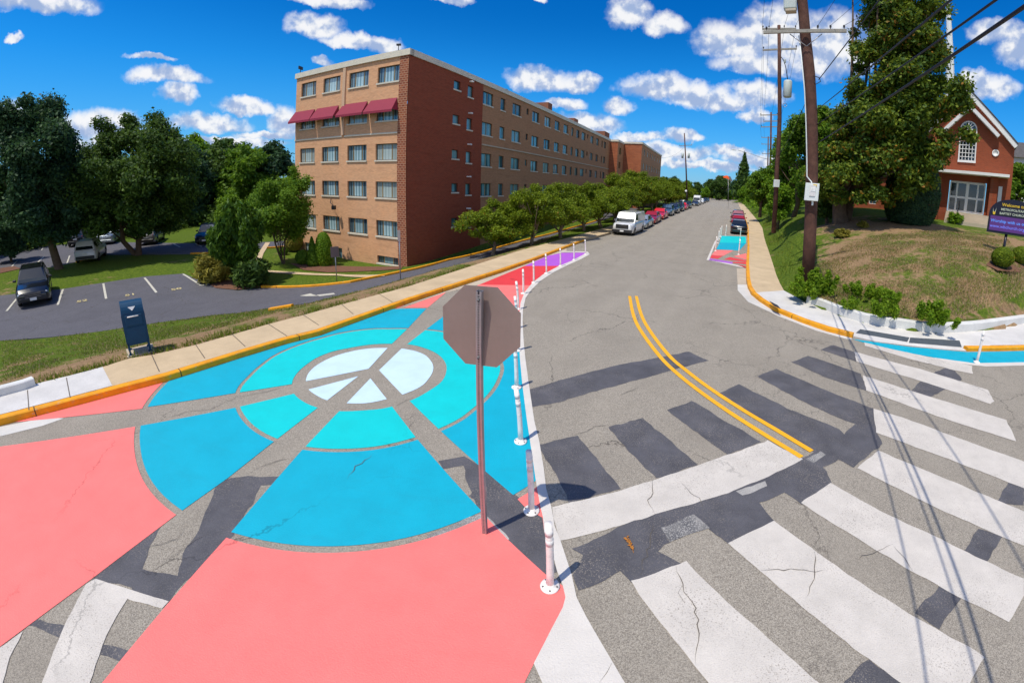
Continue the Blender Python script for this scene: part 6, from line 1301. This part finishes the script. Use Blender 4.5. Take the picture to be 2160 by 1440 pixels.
# young maple by the apartment corner
b4 = T(597, 556); R4 = math.hypot(b4[0], b4[1]); c4b = D(598, 450, R4) - b4; l4 = np.array([math.cos(math.atan2(b4[0], b4[1])), -math.sin(math.atan2(b4[0], b4[1])), 0])
bl = crown_blobs(c4b, (1.9, 1.9, 2.1), 34, .72, 31) + crown_blobs(c4b + l4 * .9 + [0, 0, 1.9], (.8, .8, 1.3), 8, .45, 32) + crown_blobs(c4b + l4 * -1. + [0, 0, 1.6], (.8, .8, 1.0), 8, .45, 33)
tree('young_tree', b4, 'young green tree with several thin stems at the apartment corner', 'tree', bl, 26000, .12, 'leaf_mid', [((0, 0, 0), tuple(l4 * -.7 + np.array([0, 0, 3])), .07, 8), ((.1, 0, 0), tuple(l4 * .6 + np.array([0, 0, 3.2])), .06, 8), ((-.1, .1, 0), (0, 0, 3.1), .05, 6)], seed=6)
# clipped foundation bushes
def clipped(px, py, w, h, shape, lab, lm='leaf_mid', zf=T, n=5000, dist=None, grp='clipped bushes by the apartment wall'):
    b = zf(px, py) if dist is None else D(px, py, dist); r = np.random.default_rng(int(px)); f = r.random(n); a = r.random(n) * 6.2832
    R_s = {'cone': lambda t: .5 * w * (1 - t) ** .75 * np.minimum(1, .55 + t * 4), 'oval': lambda t: .5 * w * np.sqrt(np.clip(1 - ((t - .42) / .58) ** 2, 0, 1)) ** .8, 'ball': lambda t: .5 * w * np.sqrt(np.clip(1 - (2 * t - 1) ** 2, 0, 1))}[shape](f)
    rr = R_s * (.9 + .12 * r.random(n)); c = np.stack([np.cos(a) * rr, np.sin(a) * rr, f * h], 1); nrm = np.stack([np.cos(a), np.sin(a), f * 1.2 - .3], 1) + r.normal(size=(n, 3)) * .45; nrm /= np.linalg.norm(nrm, axis=1)[:, None]
    t = np.cross(nrm, r.normal(size=(n, 3))); t /= np.linalg.norm(t, axis=1)[:, None]; bb = np.cross(nrm, t); s = .075
    V = np.stack([c - t * s, c + bb * s * .6, c + t * s, c - bb * s * .6], 1).reshape(-1, 3); e = empty('clipped_bush', tuple(b), 0, lab, 'bush', grp); quadmesh('foliage', V, 4, M[lm], parent=e); MB().tube([(0, 0, -.1), (0, 0, h * .6)], w * .3 if shape != 'cone' else w * .2, 8).build('core', M['leaf_core'], e); return e
M['leaf_core'] = mat('foliage_core', (.012, .03, .006), .9)
clipped(661, 561, .95, 2.05, 'cone', 'dark cone shaped bush below the apartment windows'); clipped(685, 560, 1.15, 2.35, 'oval', 'tall oval clipped bush, the lightest by the wall', 'leaf_bright'); clipped(641, 557, 1.1, 1.0, 'ball', 'low round bush left of the cone bush'); clipped(620, 530, 1.5, 1.5, 'ball', 'round yellow green bush at the apartment left corner', 'leaf_yellow'); clipped(597, 537, .8, .6, 'ball', 'small round bush behind the young tree stems')
# woods behind the car park: every tree its own
WP = []
def crown_kind(i):
    r = np.random.default_rng(100 + i); h = 11.; bl = crown_blobs((0, 0, 6.8), (3.9, 3.9, 4.2), 44, 1.35, 200 + i) + crown_blobs((r.uniform(-1, 1), r.uniform(-1, 1), 10.2), (1.6, 1.6, 1.4), 8, .9, 300 + i) + crown_blobs((0, 0, 2.6), (3.2, 3.2, 1.5), 14, 1.0, 400 + i); return bl
protos = []
for i, lm in enumerate(('leaf_dark', 'leaf_mid', 'leaf_deep', 'leaf_bright')):
    protos.append((crown_kind(i), lm))
pm_ = {}
def woodtree(kind, az, dist, sc, lab, grp, sxy=1., zb=None):
    q = polar(az, dist); z = float(Zt(q[0], q[1])) if zb is None else zb
    if kind not in pm_:
        bl, lm = protos[kind]; e = tree('woodland_tree', (q[0], q[1], z), lab, 'tree', bl, 15000, .36, lm, [((0, 0, 0), (0, 0, 7), .26, 8)], group=grp, seed=50 + kind); pm_[kind] = e
    else: e = copy_tree(pm_[kind]); tag(e, lab, 'tree', grp); e.location = (q[0], q[1], z)
    e.scale = (sc * sxy, sc * sxy, sc); e.rotation_euler = (0, 0, random.uniform(0, 6.28)); return e
G1 = 'trees in the woods behind the car park'
names_ = ['dark', 'mid green', 'deep green', 'bright green']
LW = [(-40.5,68,.95,2,'deep green tree touching the apartment left edge in the woods'),(-43.5,64,.92,1,'mid green rounded tree second from the apartment in the woods'),(-46.5,69,1.0,0,'dark tree third from the apartment in the woods'),(-49.8,82,1.12,3,'yellow green tree rising between the evergreen and the wide tree'),(-50.5,66,.9,2,'deep green tree left of the yellow green one in the woods'),
 (-54.5,72,.95,0,'dark woods tree hidden behind the wide island tree'),(-59,70,.85,1,'green woods tree behind the wide tree left part'),(-63.2,72,.78,0,'low dark woods tree between the two island trees'),(-67.5,70,.85,2,'deep green woods tree behind the tall left tree'),(-72,66,.9,0,'dark woods tree near the left frame edge'),(-76.5,58,.95,1,'green woods tree at the left frame edge'),(-37.0,60,.62,3,'small bright tree by the apartment rear corner'),
 (-42,52,.42,1,'small tree in front of the woods beside the apartment'),(-46,50,.40,3,'small bright tree in front of the woods'),(-70,50,.42,2,'low dark tree behind the left car park bays')]
for az, d, sc, k, lab in LW: woodtree(k, az, d, sc, lab, G1)
for i, (az, d, sc, k) in enumerate([(-81,52,1.,0),(-86,46,1.,2)]): woodtree(k, az, d, sc, 'woods tree beyond the left edge of the picture', G1)
# crooked street trees between the pavement and the drive
kinds = []
def street_kind(i):
    r = np.random.default_rng(700 + i); return crown_blobs((0, 0, 2.85), (2.6, 2.6, 1.45), 46, .60, 710 + i, .75) + crown_blobs((r.uniform(-.6, .6), r.uniform(-.6, .6), 4.2), (1.3, 1.3, .6), 9, .4, 720 + i) + [(r.uniform(-2.4, 2.4), r.uniform(-2.4, 2.4), 2.1 + r.random(), .42, .42, .3) for _ in range(8)]
sk = []
for i in range(3):
    bl = street_kind(i); e = tree('street_tree', (0, 0, 0), 'x', 'tree', bl, 24000, .105, 'leaf_olive', [((0, 0, 0), ((-.5, .5, .1)[i], .3, 2.4), .15, 12)], bark='bark_light', group='crooked street trees along the left pavement', seed=70 + i); sk.append(e)
STp = [((1040, 538), .80, 0), ((1121, 519), .92, 1), ((1182, 503), .95, 2), ((1232, 487), 1.02, 0), ((1268, 481), 1.05, 1)]
pts = [T(*p)[:2] for p, _, _ in STp]; sc_ = [s for _, s, _ in STp]; kd = [k for _, _, k in STp]
for i, s in enumerate(np.arange(47, 128, 6.3)): q = sl_(s, -13.6 - (i % 2) * .5); pts.append(q[:2]); sc_.append(1.18 + .14 * ((i * 7) % 3) / 2); kd.append(i % 3)
ordn = ['first', 'second', 'third', 'fourth', 'fifth', 'sixth', 'seventh', 'eighth', 'ninth', 'tenth', 'eleventh', 'twelfth', 'thirteenth', 'fourteenth', 'fifteenth', 'sixteenth', 'seventeenth', 'eighteenth']
nx = ['in front of the dark brick bay, leaning trunk', 'with a pale bent trunk by the pavement', 'with low hanging branches', 'left of the white van', 'right behind the white van']
used = set()
for i, (p, s, k) in enumerate(zip(pts, sc_, kd)):
    e = sk[k] if k not in used else copy_tree(sk[k]); used.add(k); e.location = (p[0], p[1], float(Zt(p[0], p[1]))); e.scale = (s * random.uniform(.92, 1.18), s * random.uniform(.92, 1.18), s * random.uniform(.9, 1.1)); e.rotation_euler = (0, 0, random.uniform(0, 6.28)); tag(e, '%s olive green street tree%s' % (ordn[i], ', ' + nx[i] if i < 5 else ' from the camera in the row along the cars'))
# the big glossy tree in front of the church and its neighbours
b5 = T(1772, 470); R5 = math.hypot(b5[0], b5[1]); l5 = np.array([math.cos(math.atan2(b5[0], b5[1])), -math.sin(math.atan2(b5[0], b5[1])), 0])
def at5(px, py, dd=0.): return D(px, py, R5 + dd) - b5
bl = []
for (px, py, rx, rz, n, br, sd) in [(1915,40,2.5,2.6,22,.9,1),(1875,-70,2.6,2.6,18,1.0,2),(1915,140,2.9,2.4,26,.95,3),(1895,235,3.4,2.0,28,1.0,4),(1880,320,3.0,1.5,22,.9,5),(1850,250,2.4,2.4,20,.9,6),(1835,160,1.7,2.2,13,.8,13),(1822,255,1.6,2.,12,.8,14),(1975,215,1.7,1.4,11,.7,7),(1985,300,1.5,1.2,10,.6,12),(1820,340,2.2,1.2,14,.8,8),(1850,60,1.4,2.2,12,.7,9),(1770,370,2.4,1.1,14,.8,10),(1890,385,1.9,.8,9,.6,11),(1945,345,1.6,.9,10,.6,15),(1830,405,2.0,.8,9,.6,16),(1760,420,1.6,.6,7,.5,17)]:
    bl += crown_blobs(at5(px, py, -1.5), (rx, 3.0, rz), n, br, 900 + sd)
tree('magnolia_tree', b5, 'huge glossy leaved tree towering in front of the church', 'tree', bl, 150000, .17, 'leaf_magnolia', [((0, 0, 0), tuple(at5(1790, 330, -.5)), .5, 10), ((1.2, 1, .3), tuple(at5(1900, 150, -1.5)), .38, 22)], seed=9, shell=.5)
b6_ = T(1755, 452); 
def rtree(px, py_base, d, top_py, wpx, lab, lm, n, ls, seed, bot=None, name='broadleaf_tree', grp='trees on the church lawn', tr=True, flat=.85, dens=1.):
    b = D(px, 400, d); b[2] = float(Zt(b[0], b[1])); tz = D(px, top_py, d)[2] - b[2]; w = wpx / 850 * d; c = np.array([0, 0, tz * .58]); bl = crown_blobs(c, (w * .42, w * .42, tz * .38), int(34 * dens), max(.5, w * .13), seed, flat) + crown_blobs((0, 0, tz * .84), (w * .2, w * .2, tz * .12), 8, w * .09, seed + 1)
    return tree(name, b, lab, 'tree', bl, n, ls, lm, [((0, 0, 0), (0, 0, tz * .62), w * .03 + .05, 10)] if tr else None, group=grp, seed=seed)
rtree(1716, 470, 37, 222, 150, 'mid green tree directly behind the thick wooden pole', 'leaf_mid', 30000, .19, 41)
rtree(1790, 470, 38, 215, 120, 'green tree between the thick pole and the huge glossy tree', 'leaf_mid', 24000, .19, 43)
rtree(1680, 470, 46, 262, 110, 'tree right of the slender pole with a low branch', 'leaf_mid', 22000, .2, 44)
rtree(1655, 460, 56, 335, 90, 'loose green tree between the slender pole and the lawn', 'leaf_bright', 16000, .2, 46)
rtree(1608, 450, 60, 352, 70, 'low tree left of the slender pole over the right pavement', 'leaf_mid', 14000, .2, 47)
rtree(1648, 450, 43, 385, 55, 'small shrubby tree on the bank beside the slender pole', 'leaf_bright', 9000, .15, 48)
rtree(1752, 440, 34, 392, 60, 'low leafy tree on the lawn right of the meter box', 'leaf_dark', 9000, .16, 49)
rtree(2146, 440, 44, 340, 70, 'dense green tree at the right edge beside the church', 'leaf_mid', 16000, .2, 52)
clipped(1917, 470, 3.9, 4.7, 'oval', 'big dark rounded evergreen bush in front of the church wall', 'leaf_deep', n=26000, grp='bushes on the church lawn')
clipped(2112, 562, 1.0, .85, 'ball', 'brown green ball bush at the foot of the church sign', 'leaf_olive', n=5000, grp='bushes on the church lawn'); clipped(2150, 556, .9, .85, 'ball', 'ball bush cut by the right edge of the picture', 'leaf_olive', n=4000, grp='bushes on the church lawn')
shrub(2012, 472, 1.5, .9, 'light green shrub left of the church steps', 'leaf_bright', 3500, .1, seed=61); shrub(1992, 462, .9, .7, 'small shrub next to the porch pier', 'leaf_bright', 2500, .09, seed=62)
weed(1712, 625, 1.8, 1.05, 'bright leafy weed thicket at the foot of the thick pole', 10000, 63); shrub(1690, 622, 1.2, .65, 'low leafy shrub left of the thick pole foot', 'leaf_yellow2', 4000, .065, seed=66, spiky=2.4)
weed(1824, 622, 1.5, .45, 'low bright green weed clump on the dry lawn', 3800, 64); weed(1865, 668, 1.0, .85, 'leafy weed clump behind the white ring kerb, left one', 3800, 65); weed(1975, 684, 1.35, .8, 'leafy weed clump over the white ring kerb, right one', 4800, 67); weed(1795, 650, .6, .35, 'small weed clump between the pole thicket and ring kerb', 900, 68)
shrub(1775, 500, 1.3, .55, 'low yellow green plant under the huge tree', 'leaf_yellow', 2500, .08, seed=69); shrub(1820, 480, 1.0, .5, 'second low yellow green plant under the huge tree', 'leaf_yellow', 2000, .08, seed=71)
# trees closing the far end of the street
G2 = 'trees closing the far end of the street'
far = [(12.6,150,.72,0,'far dark tree just right of the apartment wing'),(14.0,170,.8,2,'far dark tree second right of the apartment wing'),(15.8,190,.75,1,'far green tree right of the left far pole'),(17.2,190,.7,0,'far dark tree left of the tan house'),(19.0,215,.9,0,'far tree with an uneven top left of the tan house'),(20.4,200,1.05,0,'far tall ragged tree above the tan house'),(21.6,255,.9,1,'far green tree behind the orange flag'),(22.2,225,.85,2,'far dark tree right of the orange flag'),(24.2,190,.9,1,'far green tree right of the far spruce'),(25.6,150,.8,1,'far green tree left of the slender pole'),(26.8,125,.75,3,'far bright tree left of the slender pole'),
       (27.9,105,.78,1,'green tree behind the slender pole'),(29.4,90,.82,3,'bright tree right behind the slender pole'),(24.9,105,.5,3,'low bright tree over the far right pavement'),(26.2,82,.5,1,'low green tree above the parked maroon SUV'),(23.6,150,.52,3,'low bright far tree beside the road end'),(21.7,205,.45,3,'low bright tree at the road end'),(20.3,215,.42,2,'low dark tree at the road end behind the parked cars'),(22.7,235,.42,1,'low tree closing the road end'),(23.0,175,.4,3,'low bushy tree right of the road end'),(18.4,165,.5,3,'bright tree over the last parked cars'),(31,70,.7,1,'green tree right of the slender pole on the bank'),(28.4,62,.42,3,'bright low tree on the bank by the slender pole')]
for az, d, sc, k, lab in far: woodtree(k, az, d, sc * 1.0, lab, G2)
e = empty('spruce_tree', tuple(D(1563, 425, 170)), 0, 'pointed spruce standing above the far end of the street', 'tree', G2); Hh = D(1563, 327, 170)[2] - e.location[2]; bl = [(0, 0, Hh * (.15 + .85 * f), 3.6 * (1 - f) ** .8 + .3, 3.6 * (1 - f) ** .8 + .3, Hh * .05) for f in np.linspace(0, 1, 16)]
quadmesh('crown', leaves(bl, 9000, .5, seed=5, elong=2.4, droop=.4), 4, M['leaf_dark'], parent=e); MB().tube([(0, 0, 0), (0, 0, Hh)], [.3, .05], 8).build('trunk', M['bark'], e)
# low growth over the right bank far away: one tangled mass
q0 = []
for s in np.arange(64, 250, 5.5):
    p = sl_(s, 7.0 + 1.2 * math.sin(s)); q0.append((p[0], p[1], float(Zt(p[0], p[1])) + .6, 2.4, 2.4, 1.5))
for s in np.arange(236, 262, 4):
    for l in np.arange(-16, 8, 4): p = sl_(s, l); q0.append((p[0], p[1], float(Zs(p[0], p[1])) + 1.2, 3, 3, 2.2))
o = quadmesh('undergrowth', leaves(q0, 30000, .3, seed=77), 4, M['leaf_bright']); o['kind'] = 'stuff'; tag(o, 'tangled low undergrowth along the right bank of the far road', 'undergrowth')
q0 = []
for az in np.arange(-84, -36, 1.8):
    p = polar(az, 62 + 4 * math.sin(az * 3)); q0.append((p[0], p[1], float(Zt(p[0], p[1])) + .9, 2.8, 2.8, 2.0))
o = quadmesh('undergrowth', leaves(q0, 26000, .3, seed=78), 4, M['leaf_dark']); o['kind'] = 'stuff'; tag(o, 'dark undergrowth at the foot of the woods behind the car park', 'undergrowth')

# ------------------------------------------------------------------ grass blades on the near verge and the church lawn
def blades(region, n, hmin, hmax, m, seed, name='grass', label='', holes=()):
    r = np.random.default_rng(seed); P2 = np.array([p[:2] for p in region]); lo, hi = P2.min(0), P2.max(0); C = lo + r.random((int(n * 2.2), 2)) * (hi - lo); C = C[inpoly(C, P2)]
    for h in holes: C = C[~inpoly(C, np.array([p[:2] for p in h]))]
    d = polydist(C, P2); pn = (np.sin(C[:, 0] * 1.7 + np.sin(C[:, 1] * 1.3) * 2) + np.sin(C[:, 1] * 2.3 + C[:, 0] * .7)); C = C[(pn + r.normal(size=len(C)) * .8) > -.5][:n]
    k = len(C); Z = Zt(C[:, 0], C[:, 1]); h = hmin + (hmax - hmin) * r.random(k) ** 2; a = r.random(k) * 6.28; w = .012 + .012 * r.random(k); lean = r.normal(size=(k, 2)) * .45 * h[:, None]
    c = np.stack([C[:, 0], C[:, 1], Z - .015], 1); s = np.stack([np.cos(a) * w, np.sin(a) * w, 0 * a], 1); t = c + np.stack([lean[:, 0], lean[:, 1], h + .02], 1)
    V = np.stack([c - s, c + s, t], 1).reshape(-1, 3); o = quadmesh(name, V, 3, M[m]); o['kind'] = 'stuff'; tag(o, label, 'grass'); return o
M['blade_green'] = leafm('blade_green', (.07, .12, .008), (.15, .22, .015), (.30, .33, .05), .5); M['blade_dry'] = leafm('blade_dry', (.22, .15, .06), (.42, .30, .15), (.6, .45, .26), .4)
strip_ = [p for p in GLn if 2 < p[1] < 33]; lotn = LOT[1:14]
vr = strip_ + [p for p in lotn if True][::-1]
blades(vr, 50000, .03, .10, 'blade_green', 1, label='green grass on the verge between pavement and car park'); blades(vr, 40000, .02, .08, 'blade_dry', 2, name='dry_grass', label='dry straw coloured grass on the same verge')
edge = [p for p in strip_ if p[1] < 24]; e2_ = offl(edge, .55); blades(list(edge) + e2_[::-1], 16000, .06, .18, 'blade_green', 3, label='longer green grass overhanging the pavement edge')
lawn = [RING[i] + np.array([.1, .35, 0]) for i in range(0, 12)] + [T(2158, 560), T(2120, 500), T(2000, 486), T(1900, 492), T(1800, 505), T(1720, 560), T(1700, 600)]
blades(lawn, 52000, .02, .09, 'blade_dry', 4, name='dry_grass', label='dry brown grass on the church lawn'); blades(lawn, 14000, .03, .12, 'blade_green', 5, label='sparse green grass on the church lawn')
bank = [p + np.array([.05, 0, 0]) for p in GRn[-7:]] + [T(1700, 600), T(1690, 540), T(1660, 500), T(1625, 470), T(1600, 450)]
blades(bank, 26000, .06, .25, 'blade_green', 6, label='tall green grass on the bank beside the right pavement')
